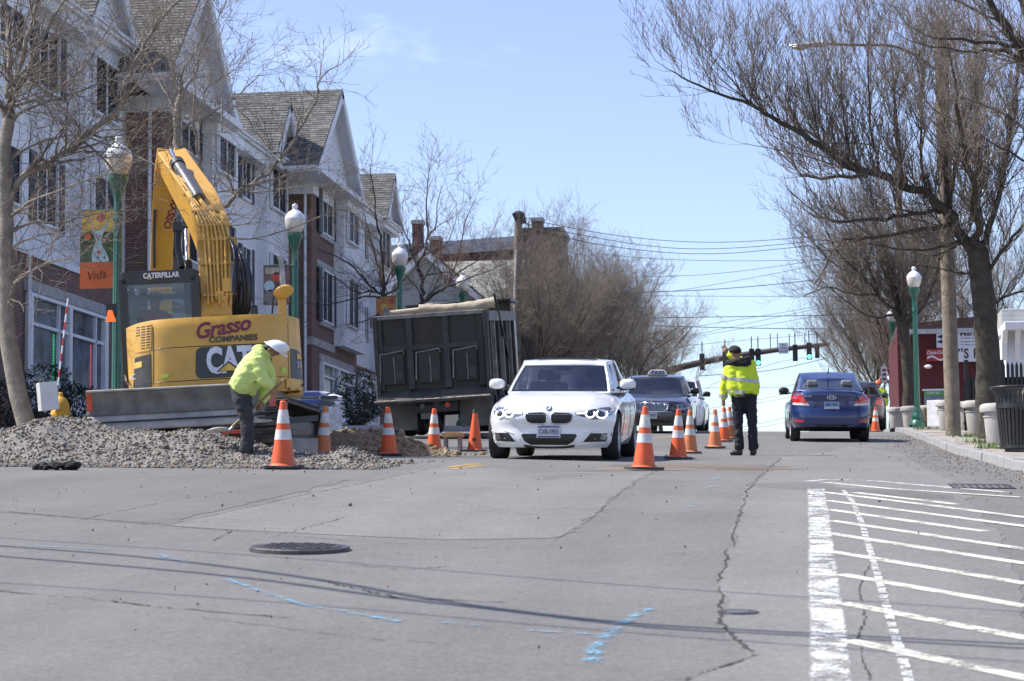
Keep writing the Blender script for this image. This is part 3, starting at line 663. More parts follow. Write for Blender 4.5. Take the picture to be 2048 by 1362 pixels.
# --- 2 and 4: brick gabled houses
def brick_house(label, pxc, pxb, pxbay0, pxbay1, gL, gR, apex, win_up, win_2, bay_up, bay_2, zb, zband, back, lean=True, drain=None):
    t = thing('gabled_house', label, 'building'); XG = -17.55
    y0, yk, ya, yb = yx(pxc, XB), yx(pxb, XB), yx(pxbay0, XB + .42), yx(pxbay1, XB + .42)
    ze = (onX(*gL, XG).z + onX(*gR, XG).z) / 2; g0, g1 = onX(*gL, XG).y, onX(*gR, XG).y
    MB().box(XBK, XB, y0, yb + .3, 3.0, ze - .1).build('wall', BRK, t)
    MB().box(XB + .001, XB + .42, ya, yb, zband, ze - .1).build('bay', WHITE, t)
    siding(t, 'x', XB + .42, ya + .18, yb - .18, zband, ze - .5, 1)
    MB().box(XB - .2, XB + .05, y0 - .05, ya - .002, zband - .3, zband).build('stone_band', STONE, t, bevel=.01)
    MB().box(XBK, XB + .10, y0 - .12, yb + .35, ze - .5, ze - .02).build('frieze', WHITE, t)
    MB().box(XB - .3, XG + .08, g0 - .02, g1 + .02, ze - .10, ze + .12).build('cornice', WHITE, t, bevel=.015)
    MB().box(XB - .3, XB + .6, ya - .1, yb + .1, ze - .5, ze - .101).build('bay_frieze', WHITE, t)
    MB().box(XBK, XG + .02, g0 - .1, g0 - .001, ze - .02, ze + .1).build('gutter', WHITE, t)
    gable(t, XG, g0, g1, ze + .1, (g0 + g1) / 2, apex, back, .5)
    q = []
    for X, spec, st in ((XB, win_up, 'shutters'), (XB, win_2, 'shutters'), (XB + .45, bay_up, 'pair'), (XB + .45, bay_2, 'pair')):
        if spec is None: continue
        p0, p1, z0, z1 = pr_(X, *spec); window(t, X + .055, p0, p1, z0, z1, st)
        if X == XB:
            u = p0 + (p1 - p0) * .15; v = p1 - (p1 - p0) * .15
            MB().box(X - .05, X + .1, u, v, z0 - .24, z0 - .08).build('sill', STONE, t)
            if spec is win_2: MB().box(X - .05, X + .035, p0, p1, z1 + .08, z1 + .36).build('lintel', STONE, t)
    if drain:
        p = onY(drain, 500, y0); MB().tube([(p.x, y0 - .07, ze - .1), (p.x, y0 - .07, 5.4)], .055, 8).build('downspout', WHITE, t)
    return t, y0, yk, ya, yb, ze
t2, *h2 = brick_house('red-brown brick house with a tall white gable behind the yellow excavator boom', 331, 408, 425, 476, (341, 150), (480, 257), onX(424, -34, -17.55).z,
    (344, 185, 404, 285), (344, 400, 404, 505), (434, 236, 466, 338), (434, 440, 466, 545), 8.5, 8.9, -29, drain=300)
MB().box(XB + .42, XB + .47, h2[1] + .2, h2[1] + .9, 6.6, 8.6).build('trim_panel', WHITE, t2)
t4, *h4 = brick_house('brick house with white gable and white bay standing behind the dump truck', 623, 674, 688, 729, (636, 344), (731, 402), onX(685, 178, -17.55).z,
    (633, 371, 670, 458), (633, 536, 670, 635), (694, 402, 714, 480), (694, 559, 714, 649), 9.3, 9.33, -30, drain=611)
y0, y1, z0, z1 = pr_(XB, 639, 718, 703, 828); zl = onX(639, 707, XB).z
z0 = onX(692, 830, XB).z; shopfront(t4, XB + .1, y0, y1, z0, zl - .3)
MB().box(XB - .1, XB + .08, y0 - .1, y1 + .2, zl - .29, zl).build('lintel', STONE, t4, bevel=.01)

# --- 3 and 5: white sections between
def white_section(label, ya, yb, pxbay0, pxbay1, wins, zeave, apexdz, zb, zbrick=True, end=False):
    t = thing('apartment_building', label, 'building'); b0, b1 = yx(pxbay0, XBAY2), (yx(pxbay1, XBAY2))
    MB().box(XBK, XR, ya, yb, 3.0, zeave).build('wall', WHITE, t)
    if zbrick: MB().box(XR + .001, XBAY2 - .02, ya, yb, 2.8, zb).build('ground_floor_wall', BRK, t)
    siding(t, 'x', XR, ya, b0, zb, zeave - .3, 1)
    MB().box(XR + .002, XBAY2, b0, b1, zb + .002, zeave - .1).build('bay', WHITE, t); siding(t, 'x', XBAY2, b0 + .2, b1 - .15, zb, zeave - .5, 1)
    for X, L, T, R, B_, st in wins:
        p0, p1, z0, z1 = pr_(X, L, T, R, B_); window(t, X + .055, p0, p1, z0, z1, st)
    cornice(t, XR + .55, ya, b0 - .3, zeave, .7, .5)
    gable(t, XBAY2 + .5, b0 - .55, b1 + .45, zeave, (b0 + b1) / 2 - .05, zeave + apexdz, -28, .35)
    cornice(t, XBAY2 + .35, b0 - .35, b1 + .3, zeave + .02, .6, .36)
    slope(t, (XR + .6, ya, zeave + .05), (XR + .6, yb, zeave + .05), (-27, ya, zeave + 2.2), 'roof')
    return t
t3 = white_section('white clapboard section with a small gable between the two brick houses', h2[3] + .31, h4[0] - .002, 535, 577,
    ((XR, 474, 291, 504, 388, 'shutters'), (XR, 474, 489, 504, 600, 'shutters'), (XBAY2 + .03, 541, 323, 569, 412, 'pair'), (XBAY2 + .03, 541, 508, 569, 600, 'pair')), onX(525, 300, XR + .5).z, 2.3, 8.9)
t5 = white_section('white clapboard end section with a small gable beside the bare street trees', h4[3] + .31, yx(783, XBAY2), 757, 782,
    ((XR, 720, 440, 732, 515, 'shutters'), (XR, 718, 610, 732, 676, 'shutters'), (XBAY2 + .03, 761, 459, 777, 529, 'pair'), (XBAY2 + .03, 761, 620, 777, 680, 'pair')), onX(757, 437, XR + .5).z, 2.4, 9.3)
y0, y1, z0, z1 = pr_(XBAY2, 716, 752, 752, 828); zl = onX(716, 740, XBAY2).z
shopfront(t5, XBAY2 + .1, y0, y1, zl - 2.2, zl - .28); MB().box(XBAY2 - .1, XBAY2 + .12, y0 - .1, y1 + .1, zl - .27, zl).build('lintel', STONE, t5)

# ------------------------------------------------------------------ buildings behind, at the top of the street
RB = brick_mat('far_red_brick', (.10, .036, .028), (.075, .028, .023), (.11, .085, .075))
tb = thing('brick_building', 'long dark red brick building with a pale parapet behind the grey gabled house', 'building')
def wz(px, py, Y): return onY(px, py, Y)
a = wz(700, 497, 124); c = wz(1062, 470, 124); z = (a.z + c.z) / 2
zr = [wz(700, 497, 124).z, wz(1062, 470, 124).z]
MB().box(a.x, c.x, 124, 136, 5, z - .75).build('wall', RB, tb)
b = MB(); b.prism([(a.x, zr[0] - .75), (c.x, zr[1] - .75), (c.x, zr[1]), (a.x, zr[0])], 'y', 123.9, 136.1); b.build('parapet', mat('pale_fascia', (.42, .45, .48), .7, var=.1), tb)
p = wz(1040, 462, 122); q = wz(1122, 462, 122)
MB().box(p.x, q.x, 122, 125.5, 5, p.z - .15).build('corner_wall', RB, tb); MB().box(p.x - .1, q.x + .1, 121.9, 125.6, p.z - .148, p.z + .15).build('cornice', BLACK, tb)
for x0, x1, yt, yb_, Y, capc in ((831, 850, 446, 510, 123, False), (866, 886, 478, 520, 123, True), (1068, 1089, 441, 464, 121.9, False)):
    p0 = wz(x0, yt, Y); p1 = wz(x1, yb_, Y); b = MB().box(p0.x, p1.x, Y - 1.1, Y - .3, p1.z - 1.2, p0.z - (.22 if capc else 0)); ch = b.build('chimney', RB, tb)
    MB().box(p0.x - .06, p1.x + .06, Y - 1.16, Y - .24, p0.z - .21, p0.z).build('chimney_cap', STONE, ch)
# rooftop rack
p = wz(1048, 432, 122); b = MB()
for k in range(5): b.bar((p.x + k * .35, 124, p.z - k * .22), (p.x + k * .35, 124, p.z - 1.1 - k * .05), .05, .05)
for k in range(3): b.bar((p.x - .2, 124, p.z - .1 - k * .35), (p.x + 1.6, 124, p.z - .75 - k * .2), .05, .05)
b.build('roof_rack', BLACK, tb)
GS = mat('grey_green_clapboard', (.36, .37, .345), .7, var=.08, scale=2)
tg = thing('gabled_house', 'grey clapboard house with white rake boards seen over the dump truck', 'building')
YG = 108; ap = wz(851, 497, YG); er = wz(985, 612, YG); el_x = ap.x - (er.x - ap.x); zw = er.z
b = MB(); b.prism([(el_x, 5), (er.x - .3, 5), (er.x - .3, zw), (ap.x, ap.z - .25), (el_x, zw)], 'y', YG, YG + 9); b.build('wall', GS, tg)
siding(tg, 'y', YG, el_x, er.x - .3, 8, ap.z - .4, -1, lambda z: (el_x, er.x - .3) if z < zw else (el_x + (ap.x - el_x) * (z - zw) / (ap.z - zw), er.x - .3 - (er.x - .3 - ap.x) * (z - zw) / (ap.z - zw)), GS, .17)
for s, ex in ((1, er.x + .1), (-1, el_x - .1)):
    b = MB(); b.prism([(ap.x, ap.z), (ex, zw - .1), (ex, zw - .5), (ap.x, ap.z - .42)], 'y', YG - .35, YG - .02); b.build('rake_board', WHITE, tg)
    slope(tg, (ex, YG - .35, zw - .05), (ex, YG + 9, zw - .05), (ap.x, YG - .35, ap.z + .05), 'roof')
r0, r1, e0 = wz(880, 524, 112), wz(1034, 522, 112), wz(1034, 604, 107.5)
slope(tg, (r0.x, 107.6, e0.z), (r1.x + .4, 107.6, e0.z), (r0.x, 112, r0.z), 'side_roof', [mat('pale_shingle', (.33, .34, .31), .95, var=.12, scale=6), mat('pale_shingle_dark', (.27, .28, .255), .95, var=.12, scale=6), mat('pale_shingle_light', (.37, .37, .34), .95, var=.12, scale=6)], .2, .5)
MB().box(er.x - .31, r1.x, 107.9, 112, 5, e0.z).build('side_wall', GS, tg); MB().box(er.x + .1, r1.x + .45, 107.4, 107.58, e0.z - .35, e0.z).build('eave_board', WHITE, tg)
# ------------------------------------------------------------------ red market building, white house and fence on the right
RED = mat('dark_red_wall_paint', (.085, .008, .011), .7, var=.15, scale=2)
YM = 80.0; m0, m1 = wz(1795, 700, YM), wz(2012, 692, YM)
tm = thing('market_building', 'dark red market building with painted signs behind the right-hand trees', 'building')
zg = gz(6, YM); zt = wz(1950, 655, YM).z
MB().box(m0.x, m1.x + 3, YM, YM + 9, zg - 1, zt - .02).build('wall', RED, tm)
b = MB(); b.prism([(m0.x, zt), (m1.x + 3, zt), (m1.x + 3, zt + .12), (wz(1990, 600, YM).x, wz(1990, 632, YM).z), (wz(1920, 600, YM).x, wz(1920, 636, YM).z), (m0.x, zt + .12)], 'y', YM - .1, YM + 9); b.build('roof_parapet', RB, tm)
MB().box(m0.x + .2, m1.x + 3, YM - .16, YM - .001, zt - .19, zt - .025).build('eave_board', mat('pale_fascia', (.42, .45, .48), .7), tm)
def board(par, L, T, R, Bm, Y, m, name='sign_board', d=.08):
    p, q = wz(L, T, Y), wz(R, Bm, Y); o = MB().box(p.x, q.x, Y - d, Y - .002, q.z, p.z).build(name, m, par); return o, p, q
WSG = mat('white_sign_face', (.68, .69, .72), .5, var=.04); NVY = mat('navy_lettering', (.03, .035, .10), .5); BLK = mat('black_lettering', (.03, .03, .04), .5)
o, p, q = board(tm, 1872, 658, 1982, 694, YM, WSG); s = px_per_m((5, YM, 6))
text_on('lettering', 'e Market', .34, NVY, o, face_cam(wz(1937, 666, YM).x, YM - .085, wz(1937, 666, YM).z), offset=.006, sx=.85)
for k, yy in enumerate((676, 683, 689)):
    text_on('lettering', '-- ----- -- ----', .13, NVY, o, face_cam(wz(1940, yy, YM).x, YM - .085, wz(1940, yy, YM).z), offset=.004)
b = MB()
for k in range(4):
    c = wz(1977, 663 + k * 8, YM); b.box(c.x - .09, c.x + .1, YM - .09, YM - .081, c.z - .05, c.z + .05)
b.build('sign_stripe', NVY, o)
b = MB()
for k in range(3):
    c = wz(1882, 664 + k * 10, YM); b.prism([(c.x - .15, c.z), (c.x, c.z + .07), (c.x + .2, c.z + .02), (c.x, c.z - .06)], 'y', YM - .09, YM - .081)
b.build('sign_emblem', NVY, o)
o, p, q = board(tm, 1890, 696, 2013, 722, YM - .1, WSG)
for txt, px in (("Y'S PIZ", 1943), ('AR', 2007)): text_on('lettering', txt, .46, BLK, o, face_cam(wz(px, 708, YM).x, YM - .19, wz(px, 708.5, YM).z), offset=.012, sx=.82, spacing=1.12)
CR = mat('bright_red_sign', (.34, .03, .03), .5)
o, p, q = board(tm, 1852, 699, 1890, 722, YM - .1, CR)
text_on('lettering', 'Coca-Cola', .17, WSG, o, face_cam(wz(1871, 706, YM).x, YM - .19, wz(1871, 706, YM).z), shear=.35, offset=.003, sx=.85)
b = MB(); pts = [wz(1854 + k * 3.5, 717 - 3.5 * math.sin(k * .62), YM) for k in range(11)]
for u, v in zip(pts, pts[1:]): b.add([(u.x, YM - .185, u.z - .035), (v.x, YM - .185, v.z - .035), (v.x, YM - .185, v.z + .03), (u.x, YM - .185, u.z + .03)], [(0, 1, 2, 3)])
b.build('sign_swoosh', WSG, o)
p = wz(1856, 734, YM); MB().ellipsoid((p.x, YM - .15, p.z), (.14, .14, .07), 10, 6).build('wall_lamp', WHITE, tm)
o, p, q = board(tm, 1848, 782, 1892, 818, YM - .1, mat('menu_board_blue', (.16, .21, .27), .4, var=.35, scale=5), 'shop_window'); MB().box(p.x - .05, q.x + .05, YM - .2, YM - .103, p.z, p.z + .06).build('frame', WSG, o)
o2, p2, q2 = board(tm, 1849, 783, 1891, 791, YM - .2, mat('green_sign_face', (.10, .30, .09), .5), 'sign_board', .03)
text_on('lettering', 'CHIPS & S', .12, WSG, o2, face_cam(wz(1866, 787, YM).x, YM - .235, wz(1866, 787, YM).z), sx=.8)
# white small house at the right edge
YW = 62; th = thing('white_house', 'small white clapboard house with eave brackets at the right edge', 'building')
p, q = wz(2010, 660, YW), wz(2120, 840, YW)
MB().box(p.x, q.x + 4, YW, YW + 8, gz(6, YW) - .5, wz(2010, 662, YW).z).build('wall', SIDE, th)
siding(th, 'y', YW, p.x, q.x + 4, gz(6, YW), wz(2010, 662, YW).z, -1)
e = wz(2008, 652, YW - .4); MB().box(e.x, q.x + 4, YW - .6, YW + 8, e.z - .12, e.z + .10).build('eave', WHITE, th, bevel=.02)
u = wz(2003, 618, YW + 1.2); MB().box(u.x, q.x + 4, YW + 1.2, YW + 8, e.z + .11, u.z).build('upper_wall', GS, th); siding(th, 'y', YW + 1.2, u.x, q.x + 4, e.z + .11, u.z, -1, None, mat('cream_clapboard', (.5, .5, .46), .7))
for k in range(2):
    c = wz(2004 + k * 26, 664, YW - .3); b = MB(); b.prism([(YW - .5, e.z - .12), (YW, e.z - .12), (YW, e.z - .9), (YW - .08, e.z - .8), (YW - .2, e.z - .45)], 'x', c.x, c.x + .14); b.build('bracket', WHITE, th)
# black picket fence
FBLK = mat('black_fence_paint', (.015, .015, .017), .5, var=.2)
YF = 56.0; f0, f1 = wz(1930, 790, YF), wz(2110, 760, YF)
tf = thing('metal_fence', 'black metal picket fence behind the planters on the right', 'fence')
zb_ = gz(6, YF) + .12; x = f0.x; k = 0
while x < f1.x + 1.5:
    px = 1930 + (x - f0.x) * px_per_m((x, YF, 5)); top = wz(px, 770 - 40 * math.sin(min(1, max(0, (px - 1930) / 75)) * 1.57) if px < 2005 else 731, YF).z
    MB().box(x - .035, x + .035, YF - .012, YF + .012, zb_ - .1, top).prism([(x - .035, top), (x + .035, top), (x, top + .1)], 'y', YF - .012, YF + .012).build('picket', FBLK, tf); x += .105
MB().box(f0.x - .05, f1.x + 1.6, YF + .013, YF + .06, zb_ + .2, zb_ + .26).box(f0.x - .05, f1.x + 1.6, YF + .013, YF + .06, zb_ + 1.0, zb_ + 1.06).build('rail', FBLK, tf)
for px in (1932, 2003):
    p = wz(px, 720, YF); MB().box(p.x - .05, p.x + .05, YF - .06, YF + .07, zb_ - .2, p.z).build('post', FBLK, tf)
MB().box(f0.x, f1.x + 1.5, YF + .07, YF + .1, zb_, zb_ + 1.35).build('backing_panel', FBLK, tf)
# ------------------------------------------------------------------ bare spring trees: trunk and limbs, then three orders of twigs
def bark(name, c1, c2, lich=None):
    m = mat(name, c1, .9, var=.35, scale=7, bump=.8, bscale=26, dust=.55, dcol=c2); return m
BK_PALE = bark('pale_flaking_bark', (.20, .175, .14), (.33, .30, .25)); TW_PALE = bark('pale_twig_bark', (.17, .14, .115), (.26, .23, .19))
BK_DARK = bark('dark_furrowed_bark', (.055, .045, .035), (.085, .08, .05)); TW_DARK = bark('grey_brown_twig_bark', (.17, .135, .108), (.25, .21, .175))
TW_GREY = bark('ash_grey_twig_bark', (.12, .108, .098), (.17, .155, .14)); TW_RED = bark('reddish_twig_bark', (.16, .105, .085), (.21, .15, .12))
def strands(name, polys, n, m, parent=None, kind=None):
    """tapered tubes along many polylines, grouped by length for speed"""
    V = []; Fq = []; base = 0; groups = {}
    for P, R in polys: groups.setdefault(len(P), []).append((P, R))
    ang = np.arange(n) * 2 * math.pi / n
    for k, lst in groups.items():
        P = np.array([q[0] for q in lst], float); R = np.array([q[1] for q in lst], float); B = len(lst)
        D = np.empty_like(P); D[:, 1:-1] = P[:, 2:] - P[:, :-2]; D[:, 0] = P[:, 1] - P[:, 0]; D[:, -1] = P[:, -1] - P[:, -2]
        D /= np.maximum(np.linalg.norm(D, axis=2, keepdims=True), 1e-9)
        ref = np.zeros_like(D); ref[..., 0] = .31; ref[..., 1] = .95; ref[..., 2] = .1
        A = np.cross(D, ref); A /= np.maximum(np.linalg.norm(A, axis=2, keepdims=True), 1e-9); C = np.cross(D, A)
        v = P[:, :, None, :] + R[:, :, None, None] * (A[:, :, None, :] * np.cos(ang)[None, None, :, None] + C[:, :, None, :] * np.sin(ang)[None, None, :, None])
        V.append(v.reshape(-1, 3)); i = np.arange(k - 1)[:, None] * n; j = np.arange(n)[None]; j2 = (j + 1) % n
        q = np.stack([i + j, i + j2, i + n + j2, i + n + j], -1).reshape(-1, 4)
        Fq.append((q[None] + (base + np.arange(B) * k * n)[:, None, None]).reshape(-1, 4)); base += B * k * n
    me = tri_mesh(name, np.concatenate(V), np.concatenate(Fq), None, 4)
    me.polygons.foreach_set('use_smooth', [True] * len(me.polygons))
    return link(name, me, m, parent, kind=kind)
def perp(d, rr):
    a = Vector((rr.gauss(0, 1), rr.gauss(0, 1), rr.gauss(0, 1))); a -= d * a.dot(d)
    return a.normalized() if a.length > 1e-6 else d.orthogonal().normalized()
def sprout(out, p, d, L, r, lev, rr, up, cfg):
    m = 4 if lev < 2 else 3 if lev < 3 else 2; pts = [tuple(p)]; rad = [r]; d = d.copy(); q = p.copy(); path = [(q.copy(), d.copy(), r)]
    for i in range(1, m + 1):
        d = d + Vector((rr.gauss(0, .19), rr.gauss(0, .19), rr.gauss(0, .19) + up * .16)); d.normalize()
        q = q + d * (L / m); ri = max(r * (1 - .72 * i / m), .0030); pts.append(tuple(q)); rad.append(ri); path.append((q.copy(), d.copy(), ri))
    out.append((pts, rad))
    if lev >= cfg['lev']: return
    n = cfg['n'][lev]; n = int(n * L / cfg['len'][lev] + rr.random())
    for k in range(n):
        t = rr.uniform(.12, 1.0) * (m - .01); i = int(t); a, b = path[i], path[i + 1]; pp = a[0].lerp(b[0], t - i); dd = a[1]
        ang = rr.uniform(.35, 1.0); nd = (dd * math.cos(ang) + perp(dd, rr) * math.sin(ang)); nd.z += up * cfg.get('kick', .35); nd.normalize()
        sprout(out, pp, nd, cfg['len'][lev + 1] * rr.uniform(.5, 1.3), max(a[2] * .6, .0042), lev + 1, rr, up, cfg)
CFG = dict(lev=3, n=[7, 6, 4, 0], len=[2.4, 1.5, .75, .30], kick=.35)
def dense(P, step):
    out = []
    for a, b in zip(P, P[1:]):
        n = max(1, int((b - a).length / step))
        for k in range(n): out.append(a.lerp(b, k / n))
    return out + [P[-1]]
def smooth_path(P):
    for q in range(2):
        N = [P[0]]
        for a, b in zip(P, P[1:]): N += [a.lerp(b, .25), a.lerp(b, .75)]
        P = N + [P[-1]]
    return P
def bare_tree(label, base, trunk, limbs, mats, cfg=None, up=.5, n_side=5, seed=1, group=None, side=True, l1=1.6, den=1.0, name='bare_tree', thin=.82):
    """trunk, limbs: lists of (world points, r0, r1)"""
    rr = random.Random(seed); cfg = cfg or CFG; t = thing(name, label, 'tree', tuple(base), group=group); o = Vector(base)
    big = []; twigs = []; L_all = []
    for P, r0, r1 in trunk + limbs:
        P = smooth_path([Vector(p) - o for p in P]); L_all.append((P, r0, r1))
    if side:    # the same limbs turned about the trunk give the crown its depth
        for P, r0, r1 in list(L_all[len(trunk):])[:]:
            if rr.random() < side:
                a = rr.choice((1, -1)) * rr.uniform(.9, 2.2); c = P[0]; s = rr.uniform(.6, .85)
                L_all.append(([c + Matrix.Rotation(a, 3, 'Z') @ ((p - c) * s) for p in P], r0 * .8, r1))
    for li, (P, r0, r1) in enumerate(L_all):
        if li >= len(trunk): r0 *= thin; r1 *= thin
        n = len(P); rad = [r0 + (r1 - r0) * (i / (n - 1)) ** .8 for i in range(n)]
        P = [p + Vector((rr.gauss(0, 1), rr.gauss(0, 1), rr.gauss(0, 1))) * (min(rad[i] * .55, .05) if li >= len(trunk) else .012) for i, p in enumerate(P)]
        big.append((P, rad))
        if li < len(trunk): continue
        Q = dense(P, .12); N = len(Q); length = sum((Q[i + 1] - Q[i]).length for i in range(N - 1))
        k = int(length * n_side * den)
        for j in range(k):
            f = rr.uniform(.12, 1); i = min(int(f * (N - 1)), N - 2); dd = (Q[i + 1] - Q[i]).normalized(); r = r0 + (r1 - r0) * f
            ang = rr.uniform(.4, 1.15); nd = dd * math.cos(ang) + perp(dd, rr) * math.sin(ang); nd.z += up * .6; nd.normalize()
            sprout(twigs, Q[i], nd, l1 * rr.uniform(.4, 1.2) * (1 - .45 * f), min(r * .5, .022), 1, rr, up, cfg)
        sprout(twigs, Q[-1], (Q[-1] - Q[-2]).normalized(), l1 * .7, r1, 1, rr, up, cfg)
    b = MB()
    for P, R in big[:len(trunk)]: b.tube(P, R, 14)
    b.build('trunk', mats[0], t, smooth=80)
    b = MB()
    for P, R in big[len(trunk):]: b.tube(P, R, 7)
    b.build('limbs', mats[0], t, smooth=80, kind='stuff')
    c = strands('crown', twigs, 3, mats[1], t, 'stuff'); return t
def L(pxs, Y, r0, r1, dy=0):
    n = len(pxs) - 1; return ([onY(x, y, Y + dy * i / max(n, 1)) for i, (x, y) in enumerate(pxs)], r0, r1)
# --- near left tree
b0 = Vector((-11.15, 31.6, gz(-11.15, 31.6))); Y = 31.6
bare_tree('pale-barked bare tree nearest the camera at the left edge', b0,
    [([b0 - Vector((0, 0, .2)), onY(14, 700, Y), onY(12, 560, Y), onY(10, 422, Y), onY(7, 304, Y), onY(17, 236, Y)], .15, .085)],
    [L([(17, 236), (20, 189), (15, 67), (14, -40)], Y, .09, .03, .6), L([(20, 189), (37, 145), (64, 37), (84, -30)], Y, .06, .03, -.5),
     L([(12, 420), (27, 365), (128, 304), (233, 230), (253, 169), (270, 125), (290, 84), (355, 0), (385, -30)], Y, .075, .025, 1.0),
     L([(20, 216), (101, 189), (159, 145), (182, 115), (215, 60)], Y, .035, .010, -1.0), L([(12, 240), (111, 196), (216, 162), (262, 145)], Y, .03, .008, .5),
     L([(10, 440), (61, 402), (152, 368), (215, 350)], Y, .032, .009, -.9), L([(12, 470), (61, 444), (115, 447), (159, 437), (226, 418)], Y, .035, .008, .8),
     L([(12, 610), (27, 569), (54, 542), (111, 520), (150, 515)], Y, .035, .009, -.6), L([(8, 330), (60, 290), (150, 262), (235, 300), (300, 296)], Y, .03, .007, .3),
     L([(150, 290), (210, 255), (290, 268), (340, 230)], Y, .02, .006, .6), L([(14, 500), (70, 470), (140, 462)], Y, .028, .006, -.3), L([(14, 100), (60, 60), (140, 10)], Y, .028, .006, .6), L([(250, 170), (300, 140), (330, 95)], Y, .02, .006, .9)],
    (BK_PALE, TW_PALE), up=.18, n_side=7, seed=4, side=.25, l1=1.15, den=1.1)
# --- slender tree behind the excavator
Y = 40.5; b0 = onY(420, 800, Y); b0.z = gz(b0.x, Y) + .1
bare_tree('slender bare tree whose limbs rise behind the yellow excavator', b0,
    [([b0 - Vector((0, 0, .2)), onY(420, 600, Y), onY(418, 470, Y), onY(378, 380, Y), onY(352, 285, Y), onY(353, 244, Y), onY(362, 188, Y)], .13, .06)],
    [L([(353, 235), (352, 223), (322, 172), (299, 128), (280, 80)], Y, .04, .012, .8), L([(362, 186), (362, 145), (389, 105), (408, 67), (420, 10)], Y, .04, .012, -.6),
     L([(362, 188), (339, 124), (337, 86), (343, 50), (330, -20)], Y, .04, .014, .9), L([(362, 186), (395, 149), (397, 107), (421, 67), (440, 29)], Y, .035, .010, -1.0),
     L([(355, 265), (412, 229), (450, 210), (477, 191), (520, 150)], Y, .038, .010, .5), L([(445, 262), (444, 162), (431, 111), (440, 70)], Y, .022, .008, .5),
     L([(418, 480), (425, 450), (431, 430), (464, 400), (493, 377), (561, 323), (605, 251), (638, 193), (635, 161), (665, 135)], Y, .085, .012, .6),
     L([(493, 377), (440, 384), (403, 380), (380, 395)], Y, .025, .008, -.6), L([(505, 370), (565, 352), (607, 342), (650, 325)], Y, .025, .007, .5), L([(493, 385), (561, 379), (620, 370)], Y, .02, .006, -.5),
     L([(431, 440), (470, 487), (562, 465), (641, 433), (670, 420)], Y, .03, .007, .9), L([(561, 323), (530, 290), (500, 240), (470, 215)], Y, .022, .006, .7), L([(605, 251), (590, 215), (570, 195)], Y, .014, .005, .7), L([(370, 370), (310, 330), (270, 310)], Y, .03, .008, .6), L([(412, 229), (405, 180), (450, 150), (520, 110)], Y, .02, .006, -.5)],
    (BK_PALE, TW_PALE), up=.25, n_side=5, seed=11, side=.2, l1=1.1)
# --- trees by the truck
Y = 59.5; b0 = onY(786, 800, Y); b0.z = gz(b0.x, Y) + .1
bare_tree('bare street tree rising behind the left side of the dump truck', b0, [([b0, onY(782, 660, Y), onY(768, 592, Y)], .13, .09)],
    [L([(768, 592), (744, 578), (722, 550), (690, 520), (640, 500)], Y, .06, .012, 1), L([(768, 592), (765, 520), (762, 464), (751, 443), (749, 384), (740, 340)], Y, .07, .012, -1),
     L([(770, 600), (735, 590), (700, 600), (650, 612), (610, 606)], Y, .04, .01, -1), L([(768, 580), (790, 520), (800, 470)], Y, .04, .01, 1), L([(744, 578), (715, 590), (680, 560), (652, 545)], Y, .03, .01, .5), L([(770, 620), (740, 640), (690, 650)], Y, .03, .01, -.4)],
    (BK_DARK, TW_DARK), up=.3, n_side=5, seed=21, side=.4, l1=1.4, den=.8)
Y = 64.0; b0 = onY(843, 800, Y); b0.z = gz(b0.x, Y) + .1
bare_tree('bare spreading tree standing in front of the grey gabled house', b0, [([b0, onY(843, 680, Y), onY(843, 607, Y)], .14, .10)],
    [L([(843, 607), (848, 560), (832, 523), (854, 503), (856, 472), (852, 424), (854, 370), (860, 330)], Y, .08, .01, .6), L([(846, 604), (894, 574), (905, 550), (942, 530), (1015, 490)], Y, .06, .008, -1),
     L([(843, 552), (894, 543), (915, 548)], Y, .03, .01, 1), L([(857, 472), (876, 450), (872, 413), (885, 370)], Y, .035, .008, -.8), L([(832, 523), (815, 480), (799, 440), (790, 400)], Y, .035, .008, 1), L([(845, 591), (817, 556), (800, 540)], Y, .03, .01, -1),
     L([(894, 574), (930, 560), (985, 540), (1020, 520)], Y, .03, .008, 1), L([(905, 550), (920, 500), (930, 440), (950, 400)], Y, .03, .008, -.5), L([(848, 560), (870, 520), (900, 480), (915, 430)], Y, .03, .008, 1.2)],
    (BK_DARK, TW_RED), up=.4, n_side=5, seed=22, side=.35, l1=1.5, den=.8)
